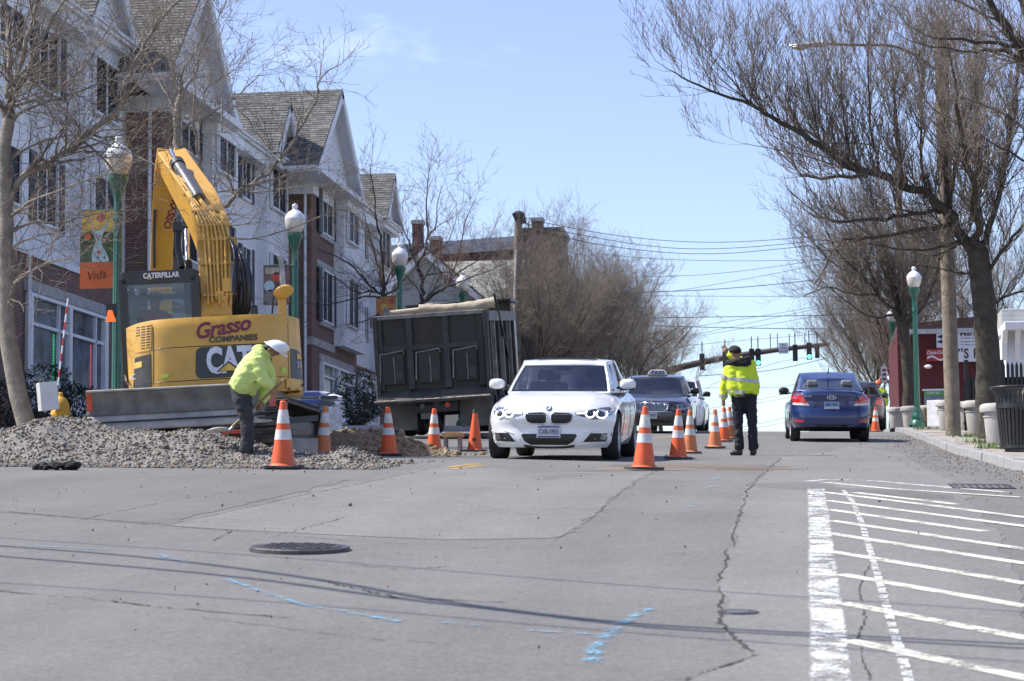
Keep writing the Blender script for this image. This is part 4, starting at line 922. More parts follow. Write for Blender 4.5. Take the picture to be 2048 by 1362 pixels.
# --- generic street trees
def street_tree(label, x, y, h, w, seed, mats, group=None, fork=.28, up=.7, n_limb=9, den=1.0, cfg=None, off=.14):
    rr = random.Random(seed); z = gz(x, y) + off; b0 = Vector((x, y, z)); f = b0 + Vector((rr.uniform(-.2, .2), 0, h * fork * rr.uniform(.8, 1.1)))
    limbs = []
    for k in range(n_limb):
        a = 2 * math.pi * (k + rr.uniform(-.3, .3)) / n_limb; s = rr.uniform(.25, 1.0); d = Vector((math.cos(a), math.sin(a), 0))
        e = f + d * (w * .5 * s) + Vector((0, 0, (h * (1 - fork)) * (1.0 - .45 * s * s) * rr.uniform(.7, .9)))
        jt = lambda q: Vector((rr.gauss(0, q), rr.gauss(0, q), rr.gauss(0, q))); m1 = f.lerp(e, .35) + d * w * .05 * s + jt(.28); m2 = f.lerp(e, .7) + d * w * .03 + jt(.3)
        st = f - Vector((0, 0, rr.uniform(0, h * .07)))
        limbs.append(([st, m1, m2, e], .042 * h / 9 * rr.uniform(.8, 1.4), .008))
        e2 = m1.lerp(e, .5) + Matrix.Rotation(rr.choice((-1, 1)) * rr.uniform(.4, 1.1), 3, 'Z') @ (d * w * .22) + Vector((0, 0, h * .12))
        limbs.append(([m1, m1.lerp(e2, .5) + Vector((0, 0, -.1)), e2], .03 * h / 9, .008))
    return bare_tree(label, b0, [([b0 - Vector((0, 0, .2)), b0.lerp(f, .5) + Vector((rr.uniform(-.06, .06), 0, 0)), f], .018 * h + .02, .014 * h)], limbs, mats, cfg, up, 6, seed, group, 0, l1=h * .19, den=den)
CF2 = dict(lev=3, n=[6, 7, 5, 0], len=[2.2, 1.7, .9, .42], kick=.4)
CF4 = dict(lev=3, n=[6, 7, 5.5, 0], len=[2.2, 1.6, .95, .45], kick=.25)
for lab, x, y, h, w, sd, mt in (
    ('bare bushy tree just right of the wooden utility pole', -10.0, 84, 8.2, 6.0, 31, (BK_DARK, TW_PALE)), ('tall bare tree with pale upright twigs in the middle of the left-hand row', -9.8, 93, 9.8, 6.4, 32, (BK_PALE, TW_PALE)),
    ('bare tree above the black taxi in the left-hand row', -9.6, 105, 9.4, 7.0, 33, (BK_DARK, TW_GREY)), ('darker bare tree left of the signal arm', -9.3, 117, 8.8, 7.5, 34, (BK_DARK, TW_DARK)), ('farthest small bare tree behind the signal arm', -9.1, 138, 7.4, 8, 36, (BK_DARK, TW_DARK)),
    ('bare tree spreading low behind the white car roof', -11.2, 101, 8.6, 8, 37, (BK_DARK, TW_PALE))):
    street_tree(lab, x, y, h, w, sd, mt, None, .24, .42, 11, .85, CF4)
# --- right-hand row
Y = 45.3; b0 = onY(1981, 893, Y); b0.z = gz(b0.x, Y) + .1
CF3 = dict(lev=4, n=[7, 7, 6, 1.6, 0], len=[2.4, 1.7, .85, .34, .11], kick=.6)
bare_tree('large bare tree with dark trunk overhanging the road from the right pavement', b0,
    [([b0 - Vector((0, 0, .3)), onY(1980, 830, Y), onY(1977, 760, Y), onY(1972, 640, Y), onY(1962, 560, Y), onY(1957, 504, Y)], .27, .21)],
    [L([(1957, 510), (1896, 420), (1819, 370), (1701, 336), (1644, 294), (1548, 237), (1499, 206), (1407, 179), (1340, 140)], Y, .17, .012, -1.2), L([(1812, 367), (1724, 344), (1625, 263), (1560, 250)], Y, .09, .02, .8),
     L([(1499, 206), (1445, 137), (1395, 80)], Y - 1, .03, .008, .3), L([(1730, 352), (1650, 356), (1602, 349)], Y, .055, .04, .8), L([(1896, 420), (1815, 431), (1740, 440), (1674, 443)], Y, .07, .04, -1), L([(1900, 450), (1812, 466), (1740, 478), (1686, 481)], Y, .07, .045, .9),
     L([(1819, 372), (1796, 298), (1789, 191), (1782, 90)], Y, .08, .015, 1.2), L([(1896, 420), (1888, 267), (1896, 115), (1890, 30)], Y, .09, .015, -1.2), L([(1957, 504), (2006, 382), (2025, 229), (2040, 60)], Y, .12, .02, .8), L([(1957, 504), (1960, 350), (1950, 180), (1955, 40)], Y, .11, .015, 1.8),
     L([(1930, 480), (1889, 492), (1819, 503), (1735, 486)], Y, .06, .012, -.7), L([(1960, 545), (1920, 547), (1892, 539), (1833, 531)], Y, .045, .01, .6), L([(1701, 336), (1690, 250), (1680, 170), (1684, 100)], Y, .045, .01, .5), L([(1644, 294), (1620, 210), (1612, 140)], Y - .6, .035, .008, -.6),
     L([(1760, 352), (1740, 250), (1735, 140), (1740, 40)], Y, .05, .01, -.9), L([(1850, 395), (1840, 280), (1846, 150), (1850, 40)], Y, .06, .01, 1.4), L([(1548, 237), (1530, 190), (1525, 140)], Y - .8, .022, .006, .3), L([(1701, 340), (1640, 320), (1560, 300), (1480, 285)], Y, .03, .006, 1.0), L([(1970, 620), (2010, 590), (2060, 580)], Y, .06, .02, .6), L([(1965, 560), (2020, 480), (2070, 420)], Y, .08, .02, -.8)],
    (BK_DARK, TW_DARK), cfg=CF3, up=.9, n_side=7, seed=51, side=.35, l1=1.9, thin=.72)
Y = 35.5; b0 = Vector((4.6, Y, gz(4.6, Y) + .1)); z0 = b0.z
bare_tree('near bare tree at the right edge with only its upper boughs in view', b0, [([b0 - Vector((0, 0, .2)), b0 + Vector((0, 0, 2.6)), onY(2130, 300, Y)], .22, .17)],
    [L([(2130, 300), (2070, 150), (2020, 60), (1970, 0), (1940, -60)], Y, .13, .04, -.6), L([(2120, 280), (2048, 109), (1972, 99), (1926, 103), (1831, 84)], Y, .07, .012, .5), L([(2090, 200), (2048, 92), (1960, 82), (1873, 76)], Y, .06, .025, -.9), L([(2130, 300), (2100, 160), (2050, 20), (2020, -80)], Y, .12, .04, .8),
     L([(2130, 320), (2060, 260), (1980, 210), (1900, 190)], Y, .05, .01, .9), L([(2048, 109), (2000, 40), (1930, 10), (1860, -20)], Y, .045, .01, .4), L([(2130, 330), (2070, 330), (2010, 300), (1960, 270)], Y, .045, .008, -.6)],
    (BK_DARK, TW_PALE), up=.4, n_side=5, seed=61, side=.15, l1=1.2)
Y = 74.0; b0 = onY(1815, 858, Y); b0.z = gz(b0.x, Y) + .1
bare_tree('bare tree leaning over the right lamp post with mossy trunk', b0, [([b0 - Vector((0, 0, .2)), onY(1818, 760, Y), onY(1808, 660, Y), onY(1800, 638, Y)], .2, .16)],
    [L([(1800, 640), (1791, 626), (1758, 590), (1719, 548), (1670, 500), (1640, 440)], Y, .12, .015, -1), L([(1805, 650), (1830, 560), (1835, 460), (1830, 380)], Y, .1, .015, 1), L([(1800, 640), (1780, 540), (1760, 450), (1750, 380)], Y, .09, .015, 1), L([(1791, 626), (1740, 640), (1690, 600), (1640, 560), (1605, 520)], Y, .06, .01, 1), L([(1758, 590), (1700, 590), (1660, 570), (1610, 590)], Y, .05, .01, -1),
     L([(1805, 660), (1860, 600), (1880, 520), (1890, 440)], Y, .09, .015, -1), L([(1719, 548), (1680, 540), (1630, 490), (1600, 450)], Y, .045, .01, .5), L([(1758, 590), (1720, 480), (1700, 420)], Y, .05, .01, 1)],
    (BK_DARK, TW_DARK), cfg=CF2, up=.6, n_side=8, seed=71, side=.8, l1=1.9)
for lab, x, y, h, w, sd in (('bare tree of the right row behind the blue car', 3.3, 92, 9.2, 7.2, 81), ('bare tree of the right row with crown reaching over the signals', 3.2, 108, 9.6, 7.6, 82), ('farthest bare tree of the right row', 3.4, 128, 9.4, 7.6, 83), ('bare tree standing behind the red market wall', 7.2, 95, 10, 8, 84)):
    street_tree(lab, x, y, h, w, sd, (BK_DARK, TW_DARK), None, .24, .7, 10, .8, CF2)
# --- evergreen and shrubs in the planting beds
def shrub(label, x, y, w, h, seed, leaf, n=900, z=None):
    rs = np.random.RandomState(seed); z = gz(x, y) + .13 if z is None else z; t = thing('shrub', label, 'shrub', (x, y, z))
    polys = []
    for k in range(9): a = rs.uniform(0, 6.28); polys.append(([(0, 0, 0), (math.cos(a) * w * .2, math.sin(a) * w * .2, h * .4), (math.cos(a) * w * .4, math.sin(a) * w * .4, h * rs.uniform(.6, .9))], [.02, .012, .005]))
    strands('stem', polys, 4, BK_DARK, t, 'stuff')
    u = rs.normal(size=(n, 3)); u /= np.linalg.norm(u, axis=1)[:, None]; r = rs.uniform(.55, 1, n) ** .5 * (1 + .18 * np.sin(u[:, 0] * 7 + seed) * np.cos(u[:, 2] * 5))
    c = u * r[:, None] * np.array([w / 2, w / 2, h / 2]) + np.array([0, 0, h * .52]); c = c[c[:, 2] > .02]; n = len(c)
    a = rs.normal(size=(n, 3)); a /= np.linalg.norm(a, axis=1)[:, None]; b = np.cross(a, rs.normal(size=(n, 3))); b /= np.linalg.norm(b, axis=1)[:, None]; s = rs.uniform(.03, .07, n)[:, None]
    V = np.stack([c - a * s, c + b * s * .45, c + a * s, c - b * s * .45], 1).reshape(-1, 3)
    me = tri_mesh('foliage', V, np.arange(n * 4).reshape(-1, 4), None, 4); link('foliage', me, leaf, t, kind='stuff')
LEAF = mat('dark_shrub_leaf', (.022, .034, .018), .6, var=.5, scale=3)
for k, (px, py, Y, w, h) in enumerate(((88, 770, 50, 1.5, 1.5), (150, 800, 51, 1.2, 1.0), (20, 810, 49, 1.6, 1.1))):
    p = onY(px, py, Y); shrub(('dark evergreen shrub under the first shop window', 'low dark shrub behind the yellow hydrant', 'low dark shrub at the foot of the left tree')[k], p.x, Y, w, h, 5 + k, LEAF, 1100, gz(p.x, Y) + .3)
for k, px in enumerate((700, 722, 742, 668)):
    p = onY(px, 800, 78); shrub(('dark clipped shrub beside the third lamp shop window', 'dark shrub next to the tipper body of the truck', 'dark rounded shrub tight against the dump truck', 'low dark shrub behind the stacked bags')[k], p.x, 78 - k, 1.9, (1.3, 1.5, 2.1, .9)[k], 15 + k, LEAF, 1300)
# ------------------------------------------------------------------ lamp posts, banners, poles, wires
GLOBE = mat('milky_lamp_globe', (.62, .58, .52), .25, var=.06, coat=.3); GTOP = mat('lamp_cap_white', (.78, .79, .82), .2, var=.04, coat=.5)
def lamp_post(label, x, y, H=4.95, group='green lamp posts with acorn globes'):
    t = thing('street_lamp', label, 'street lamp', (x, y, gz(x, y) + .12), group=group)
    MB().lathe([(.25, 0), (.25, .10), (.23, .16), (.20, .22), (.17, .26), (.19, .32), (.16, .42), (.115, .52), (.12, .56), (.10, .62)], 24).build('base', GREEN, t, smooth=40)
    b = MB(); n = 24; prof = [(.088, .6), (.085, 1.2), (.07, H - 1.35)]
    vs = [(r * (1 - .07 * (k % 2)) * math.cos(2 * math.pi * k / n), r * (1 - .07 * (k % 2)) * math.sin(2 * math.pi * k / n), z) for r, z in prof for k in range(n)]
    b.add(vs, [(i * n + k, i * n + (k + 1) % n, (i + 1) * n + (k + 1) % n, (i + 1) * n + k) for i in range(2) for k in range(n)]); b.build('post', GREEN, t)
    z = H - 1.35
    MB().lathe([(.085, z), (.085, z + .05), (.07, z + .1), (.065, z + .32), (.09, z + .42), (.15, z + .60), (.165, z + .64), (.165, z + .70), (.12, z + .71)], 24).build('capital', GREEN, t, smooth=35)
    z += .71
    MB().lathe([(.10, z), (.155, z + .04), (.205, z + .16), (.222, z + .28), (.222, z + .32)], 28).build('globe', GLOBE, t, smooth=80)
    c = MB().lathe([(.224, z + .32), (.20, z + .40), (.135, z + .47), (.075, z + .51), (.06, z + .53)], 28).build('globe_cap', GTOP, t, smooth=80)
    MB().lathe([(.05, z + .53), (.045, z + .55), (.07, z + .585), (.06, z + .62), (.03, z + .645), (.012, z + .66)], 20).build('finial', GTOP, t, smooth=80)
    return t
lamps = []
for px, lab in ((235, 'green lamp post with acorn globe standing left of the excavator cab'), (590, 'green lamp post with acorn globe behind the right side of the excavator'), (800, 'green lamp post with acorn globe over the left corner of the dump truck'), (926, 'lamp globe just showing above the tarp roll of the dump truck'), (1037, 'lamp post with acorn globe between the dump truck and the white car')):
    lamps.append(lamp_post(lab, -10.9, onX(px, 600, -10.9).y))
lamp_post('green lamp post with acorn globe on the right pavement by the planters', onY(1836, 858, 68).x, 68.0, 4.85); lamp_post('far green lamp post among the trees of the right row', onX(1786, 700, 3.3).x, onX(1786, 700, 3.3).y)
BAN_O = mat('banner_orange', (.52, .12, .035), .7, var=.12, scale=3); BAN_Y = mat('banner_yellow', (.58, .38, .08), .7, var=.4, scale=5); BAN_G = mat('banner_green', (.055, .085, .045), .7, var=.6, scale=4)
BAN_B = mat('banner_pale_blue', (.33, .46, .50), .7, var=.15, scale=6); BAN_R = mat('banner_red', (.42, .07, .06), .7); BAN_K = mat('banner_black', (.02, .02, .025), .6)
def banner(label, lampob, px0, px1, py0, py1, kind):
    Y = lampob.location.y; a, c = onY(px0, py0, Y), onY(px1, py1, Y); w, h = c.x - a.x, a.z - c.z
    t = thing('banner', label, 'banner', (a.x, Y, c.z)); R = lambda x0, x1, z0, z1, d, m, n: MB().box(x0 * w, x1 * w, -.004 - d, -d, z0 * h, z1 * h).build(n, m, t)
    MB().tube([(0, .0, h), (w + .08, .0, h)], .012, 6).build('top_rod', GREEN, t); 
    if kind == 0:
        R(0, 1, 0, .335, 0, BAN_O, 'lower_panel'); R(0, 1, .336, .72, 0, BAN_G, 'dark_panel'); R(.04, 1, .721, 1, 0, BAN_Y, 'upper_panel')
        b = MB(); prof = [(.36, .337), (.34, .42), (.38, .50), (.45, .58), (.44, .65), (.34, .715), (.26, .75), (.42, .73), (.60, .74), (.78, .84), (.84, .90), (.80, .78), (.68, .70), (.62, .62), (.64, .56), (.76, .46), (.84, .38), (.85, .337)]
        b.prism([(x * w, z * h) for x, z in prof], 'y', -.009, -.0045); b.build('dress_figure', BAN_B, t)
        for x, z, r, m in ((.55, .46, .055, BAN_R), (.48, .66, .03, BAN_R), (.52, .39, .03, BAN_K), (.53, .63, .025, BAN_K), (.72, .39, .03, BAN_K), (.6, .9, .12, BAN_R), (.22, .66, .1, BAN_O)):
            MB().lathe([(0.001, 0), (r * w, 0), (r * w, .003), (.001, .003)], 12, Matrix.Translation((x * w, -.009, z * h)) @ Matrix.Rotation(math.pi / 2, 4, 'X')).build('motif', m, t)
        b = MB()
        for cx, cz in ((.2, .55), (.82, .55)):
            pts = [(cx * w + math.cos(q * .7) * (.03 + q * .012) * w, -.007, cz * h + math.sin(q * .7) * (.03 + q * .012) * w) for q in range(14)]; b.tube(pts, .008, 4)
        b.build('scroll', mat('banner_olive', (.14, .13, .05), .7), t, kind='stuff')
        text_on('lettering', 'Vida', .21, BAN_K, t, face_cam(.47 * w, -.008, .165 * h, -.1), shear=.25, sx=.9, offset=-.004)
    elif kind == 1:
        R(0, 1, 0, 1, 0, mat('banner_brown', (.14, .09, .075), .7, var=.6, scale=4), 'panel'); R(.08, .6, .78, .94, .005, mat('banner_cream', (.42, .36, .3), .7, var=.3), 'patch')
        for x, z, r, m in ((.22, .48, .2, BAN_B), (.3, .2, .28, mat('banner_grey', (.16, .16, .15), .7, var=.3)), (.5, .7, .18, BAN_R)): MB().lathe([(.001, 0), (r * w, 0), (r * w, .003), (.001, .003)], 16, Matrix.Translation((x * w, -.006, z * h)) @ Matrix.Rotation(math.pi / 2, 4, 'X')).build('motif', m, t)
    else:
        R(0, 1, 0, 1, 0, mat('banner_rust', (.40, .17, .06), .7, var=.5, scale=4), 'panel')
        b = MB(); b.prism([(0, 0), (w, 0), (w, .36 * h), (.7 * w, .45 * h), (.4 * w, .38 * h), (.12 * w, .5 * h), (0, .42 * h)], 'y', -.008, -.0045); b.build('purple_swirl', mat('banner_purple', (.05, .03, .085), .7, var=.4), t)
        for x, z, r, m in ((.42, .68, .16, BAN_Y), (.5, .2, .14, mat('banner_tan', (.4, .25, .13), .7)), (.8, .88, .12, BAN_R)): MB().lathe([(.001, 0), (r * w, 0), (r * w, .003), (.001, .003)], 14, Matrix.Translation((x * w, -.009, z * h)) @ Matrix.Rotation(math.pi / 2, 4, 'X')).build('motif', m, t)
    return t
banner('tall street banner with a pale blue dress and orange foot hanging left of the excavator', lamps[0], 161, 228, 421, 576, 0)
banner('faded brown street banner behind the excavator mirror', lamps[1], 527, 580, 531, 609, 1); banner('rust and purple street banner over the corner of the dump truck', lamps[2], 752, 792, 593, 660, 2)
WOOD = mat('weathered_pole_wood', (.20, .165, .125), .9, var=.35, scale=5, bump=.7, bscale=22, dust=.5, dcol=(.27, .24, .2)); WIRE = mat('wire_black', (.03, .03, .035), .6)
ALU = mat('light_head_grey', (.55, .56, .56), .45, .3, var=.1)
def cobra(par, base, tip, lens=True):
    """arm and lamp head, local coordinates of the pole"""
    base, tip = Vector(base), Vector(tip); P = smooth_path([base, base.lerp(tip, .35) + Vector((0, 0, .35 * abs(tip.z - base.z) + .15)), base.lerp(tip, .7) + Vector((0, 0, .18)), tip])
    MB().tube(P, .03, 8).build('lamp_arm', mat('rusty_arm_steel', (.13, .09, .07), .7, .3, var=.3), par, smooth=60)
    s = -1 if tip.x < base.x else 1
    b = MB(); b.grid(lambda u, v: (tip.x + s * .78 * v, tip.y + math.cos(u * 6.283) * .13 * (math.sin(math.pi * min(1, .12 + v * .88)) ** .6 * (1 if v < .98 else .1)), tip.z - .01 + math.sin(u * 6.283) * (.075 if math.sin(u * 6.283) > 0 else .05) * (1.15 - v * .8)), 14, 10, True)
    h = b.build('lamp_head', ALU, par, smooth=60); MB().cyl((tip.x + s * .28, tip.y, tip.z + .06), (tip.x + s * .28, tip.y, tip.z + .17), .035, .03, 10).build('photocell', ALU, h)
    MB().ellipsoid((tip.x + s * .55, tip.y, tip.z - .05), (.2, .1, .06), 12, 6).build('lamp_lens', GLOBE, h)
def utility_pole(label, base, top, r0, r1):
    base, top = Vector(base), Vector(top); t = thing('utility_pole', label, 'utility pole', tuple(base))
    MB().tube([Vector((0, 0, -.3)), (top - base) * .5, top - base], [r0, (r0 + r1) / 2, r1], 16).build('shaft', WOOD, t, smooth=60); return t
b0 = G(1907, 883); b0 = Vector((b0.x, b0.y, gz(b0.x, b0.y) + .1)); tp = onY(1880, 40, b0.y)
up1 = utility_pole('thick weathered utility pole rising from the right pavement', b0, tp, .165, .14)
cobra(up1, onY(1886, 150, b0.y) - b0, onY(1651, 88, b0.y) - b0)
b1 = onX(1801, 850, 3.6); b1.z = gz(3.6, b1.y) + .1; up2 = utility_pole('reddish utility pole behind the right lamp post', b1, onY(1797, 300, b1.y), .17, .13); cobra(up2, onY(1797, 320, b1.y) - b1, onY(1655, 286, b1.y) - b1)
b2 = onX(1030, 700, -10.9); b2.z = gz(-10.9, b2.y) + .1; up3 = utility_pole('wooden utility pole topped by brackets behind the dump truck', b2, onY(1037, 423, b2.y), .19, .15); Yp = b2.y
b = MB(); b.tube([onY(1027, 640, Yp - .2) - b2, onY(1032, 500, Yp - .2) - b2], .035, 6); b.build('conduit', WHITE, up3)
for d, (u, v) in enumerate(((1028, 1033), (1044, 1049))):
    MB().bar(onY(u, 426, Yp - .1) - b2, onY(v if d else 1034, 440 if not d else 446, Yp - .1) - b2, .12, .16).build('bracket', BLACK, up3)
# span wires over the crest of the street
SP = [[(1040, 432), (1097, 448), (1258, 476), (1419, 487), (1596, 477), (1800, 450)], [(1040, 446), (1097, 458), (1290, 493), (1419, 500), (1593, 487), (1800, 460)], [(1046, 455), (1206, 493), (1403, 512), (1593, 495), (1800, 470)], [(1200, 508), (1306, 518), (1435, 522), (1583, 521), (1760, 515)],
      [(1200, 556), (1306, 553), (1419, 550), (1577, 530), (1760, 500)], [(1220, 590), (1322, 584), (1370, 580), (1590, 540), (1760, 500)], [(1180, 586), (1300, 584), (1419, 580), (1583, 566), (1790, 540)], [(1200, 590), (1335, 592), (1593, 593), (1760, 592)], [(1200, 637), (1354, 635), (1638, 631), (1760, 627)],
      [(1200, 648), (1364, 653), (1477, 656), (1638, 658), (1760, 657)], [(1300, 668), (1387, 653), (1606, 619), (1740, 590)], [(1300, 688), (1387, 670), (1612, 622), (1740, 596)], [(1300, 690), (1393, 672), (1622, 635), (1740, 612)], [(1300, 700), (1412, 687), (1628, 669), (1740, 655)],
      [(1420, 770), (1512, 739), (1560, 722), (1640, 712)], [(1400, 752), (1514, 744), (1560, 738), (1600, 729), (1660, 715)], [(1400, 776), (1505, 775), (1560, 776), (1600, 765), (1700, 740)], [(1400, 820), (1512, 801), (1560, 790), (1700, 760)], [(1400, 832), (1510, 807), (1560, 799), (1700, 770)],
      [(1400, 868), (1510, 850), (1565, 836), (1700, 800)], [(1400, 874), (1512, 856), (1567, 846), (1700, 815)]]
ORD = 'topmost|second highest|third highest|fourth highest|fifth highest|sixth highest|seventh highest|eighth highest|ninth highest|tenth highest|eleventh highest|twelfth highest|middle low|fourteenth highest|upper of the lower bundle|second of the lower bundle|third of the lower bundle|fifth lowest|fourth lowest|second lowest|lowest'.split('|')
for k, P in enumerate(SP):
    Y = b2.y + .4 if k < 3 else 104 + k * 2.2; th_ = .011 if k not in (6, 8, 9, 15) else .019
    pts = smooth_path([onY(x, y, Y + (P[-1][0] - x) * 0) for x, y in P])
    o = MB().tube(pts, th_, 5).build('overhead_wire', WIRE, smooth=90); tag(o, ORD[k] + ' overhead wire crossing the sky above the street crest', 'wire', 'overhead wires crossing the street')
CL = ['thick cable casting the upper of the two dark shadow lines on the foreground road', 'thick cable casting the lower of the two dark shadow lines on the foreground road', 'thin cable casting the faint shadow line nearest the camera', 'thin cable casting the faint shadow line beyond the two dark ones']
for P, r, h in (([(-260, 1072), (0, 1092), (300, 1114), (640, 1158), (860, 1200), (1200, 1243), (1500, 1262), (2048, 1290), (2300, 1302)], .026, 5.6), ([(-260, 1094), (0, 1112), (480, 1152), (780, 1196), (1000, 1220), (1290, 1256), (1600, 1272), (2048, 1298), (2300, 1312)], .026, 5.7), ([(-260, 1150), (0, 1165), (640, 1210), (1200, 1262), (2048, 1325)], .012, 6.2), ([(-260, 1060), (0, 1075), (640, 1120), (1200, 1168), (2048, 1225)], .012, 6.4)):
    pts = []
    for px, py in P:
        d = ray(px, py); g = G(px, py); pts.append(g + SUN * (h / SUN.z))
    o = MB().tube(smooth_path(pts), r, 6).build('overhead_cable', WIRE, smooth=90); tag(o, CL.pop(0), 'cable', 'cables over the foreground')
# traffic signals on a mast arm beyond the crest
YS = 140.0; SIGB = mat('signal_black', (.015, .016, .017), .5); MAST = mat('brown_mast_steel', (.11, .09, .078), .5, .4, var=.2, coat=.2)
pb = onY(1292, 800, YS); pb.z = gz(pb.x, YS); ts = thing('traffic_signal_mast', 'long brown mast arm reaching over the street beyond the crest', 'signal mast', tuple(pb))
arm = smooth_path([onY(1292, 752, YS) - pb, onY(1420, 720, YS) - pb, onY(1540, 701, YS) - pb, onY(1660, 688, YS) - pb])
MB().tube(arm, [.25 - .14 * i / (len(arm) - 1) for i in range(len(arm))], 14).build('arm', MAST, ts, smooth=60); MB().tube([(0, 0, -.3), onY(1292, 740, YS) - pb], [.3, .24], 16).build('pole', MAST, ts, smooth=60)
for px in (1345, 1391, 1430):
    i = min(range(len(arm)), key=lambda q: abs((arm[q] + pb - onY(px, 730, YS)).x)); MB().tube([arm[i] - Vector((.12, 0, -.012)), arm[i] + Vector((.12, 0, .012))], .262 - .14 * i / len(arm), 14).build('clamp', STEEL, ts)
GRN_L = mat('lit_green_signal', (.05, .8, .45), .3, emit=(.12, 1.0, .62), estr=2.2); LENS = mat('dark_signal_lens', (.03, .02, .02), .3)
def signal(label, px, y0, y1, facing, lit=False):
    a, c = onY(px, y0, YS - .45), onY(px, y1, YS - .45); h = a.z - c.z; t = thing('traffic_light', label, 'traffic light', (a.x, YS - .45, c.z)); w = h / 3
    MB().box(-w * .46, w * .46, 0, .2, 0, h).build('housing', SIGB, t, bevel=.03); MB().box(-.03, .03, .06, .13, h, h + .75).build('hanger', SIGB, t)
    for k in range(3):
        z = (k + .5) * w
        MB().lathe([(.001, 0), (w * .36, 0), (w * .36, .02), (.001, .02)], 16, Matrix.Translation((0, -.002 if facing else .2, z)) @ Matrix.Rotation(math.pi / 2, 4, 'X')).build('lens', GRN_L if (lit and k == 0) else LENS, t)
        b = MB(); n = 10
        vs = [(math.cos(q / n * math.pi) * w * .42, y, z + math.sin(q / n * math.pi) * w * .42) for y in ((0, -.24) if facing else (.2, .44)) for q in range(n + 1)]
        b.add(vs, [(q, q + 1, n + 2 + q, n + 1 + q) for q in range(n)]); b.build('visor', SIGB, t)
    return t
for px, y0, y1, fc, lit, lab in ((1404, 707, 740, False, False, 'black signal head leftmost on the mast arm, seen from behind'), (1450, 703, 736, False, False, 'black signal head beside the raised hand of the policeman'), (1503, 697, 731, False, False, 'black signal head seen from behind next to the left lit green light'), (1516, 697, 731, True, True, 'left of the two lit green traffic lights, beside the policeman'), (1590, 689, 722, False, False, 'black signal head right of the white sign, seen from behind'), (1618, 685, 719, True, True, 'right one of the two lit green traffic lights, near the tree crown'), (1634, 687, 716, False, False, 'rightmost black signal head half hidden by twigs')):
    signal(lab, px, y0, y1, fc, lit)
a, c = onY(1557, 686, YS - .5), onY(1577, 707, YS - .5); t = thing('road_sign', 'white NO TURN ON RED sign hanging from the signal mast arm', 'sign', (a.x, YS - .5, c.z)); w, h = c.x - a.x, a.z - c.z
MB().box(0, w, -.01, .01, 0, h).build('plate', WSG, t)
for k, s in enumerate(('NO', 'TURN', 'ON RED')): text_on('lettering', s, h * .27, BLK, t, face_cam(w / 2, -.013, h * (.8 - .3 * k)), sx=.85)
for px in (1541, 1555, 1579, 1610): p = onY(px, 690, YS); MB().box(p.x - .025, p.x + .025, YS - .05, YS, p.z - .4, p.z + .7).build('rod', SIGB, ts).location = -pb
# parking sign
p = onX(1770, 800, 2.9); t = thing('road_sign', 'small white parking sign on a green post right of the blue car', 'sign', (p.x, p.y, gz(2.9, p.y) + .1)); s = 1 / px_per_m(p); zb = onY(1770, 766, p.y).z - t.location.z
MB().box(-.035, .035, 0, .06, 0, zb + .3).build('post', mat('pale_green_post', (.12, .26, .17), .5), t); MB().box(-6 * s, 5 * s, -.015, -.003, zb, zb + 34 * s).build('plate', WSG, t)
for k in range(3): MB().box(-4 * s, 3 * s, -.02, -.0155, zb + (6 + 9 * k) * s, zb + (10 + 9 * k) * s).build('sign_line', BLK, t)
# ------------------------------------------------------------------ planters, bin, cabinet on the right pavement
PLC = mat('planter_concrete', (.40, .39, .37), .85, var=.15, scale=4, bump=.3, bscale=50, dust=.45, dcol=(.27, .26, .23))
def planter(label, px, Y, r, h):
    p = onY(px, 860, Y); t = thing('concrete_planter', label, 'planter', (p.x, Y, gz(p.x, Y) + .125), group='concrete planters on the right pavement')
    MB().lathe([(r * .74, 0), (r * .78, .02), (r * .92, h * .66), (r * .98, h * .67), (r * .98, h * .70), (r * .9, h * .71), (r * .9, h * .78)], 32).build('pot', PLC, t, smooth=35)
    MB().lathe([(r * .9, h * .78), (r * 1.16, h * .80), (r * 1.2, h * .88), (r * 1.14, h * .97), (r * .98, h), (r * .80, h), (r * .78, h * .9), (.001, h * .88)], 32).build('rim', PLC, t, smooth=50)
for lab, px, Y, r, h in (('concrete planter half hidden behind the slatted bin', 1997, 40.5, .27, .72), ('wide concrete planter between utility pole and dark tree trunk', 1957, 49.5, .29, .74), ('concrete planter farther back by the black fence, behind another', 1938, 58, .33, .70), ('concrete planter half hidden by the thick utility pole', 1895, 56, .24, .74), ('grey concrete planter just right of the lamp post foot', 1852, 71, .27, .72), ('concrete planter left of the lamp post behind a mossy trunk', 1820, 72.5, .25, .72), ('concrete planter leftmost of the row beside the parked dark car', 1792, 75, .24, .72)): planter(lab, px, Y, r, h)
BINM = mat('bin_dark_paint', (.025, .025, .026), .4, var=.2, coat=.2)
p = onY(2033, 918, 32.6); t = thing('litter_bin', 'black slatted metal litter bin on the right pavement', 'litter bin', (p.x, 32.6, gz(p.x, 32.6) + .125)); H = .93
for k in range(28):
    a = 2 * math.pi * k / 28; ca, sa = math.cos(a), math.sin(a)
    P = [(.215 * ca, .215 * sa, .07), (.255 * ca, .255 * sa, .62), (.258 * ca, .258 * sa, .74), (.285 * ca, .285 * sa, .84), (.335 * ca, .335 * sa, .915)]
    b = MB()
    for u, v in zip(P, P[1:]): b.bar(u, v, .036, .008, (ca, sa, 0))
    b.build('slat', BINM, t)
for z, r, hh in ((.05, .225, .05), (.62, .262, .07)): MB().lathe([(r, z), (r + .006, z), (r + .006, z + hh), (r, z + hh)], 40).build('band', BINM, t, smooth=40)
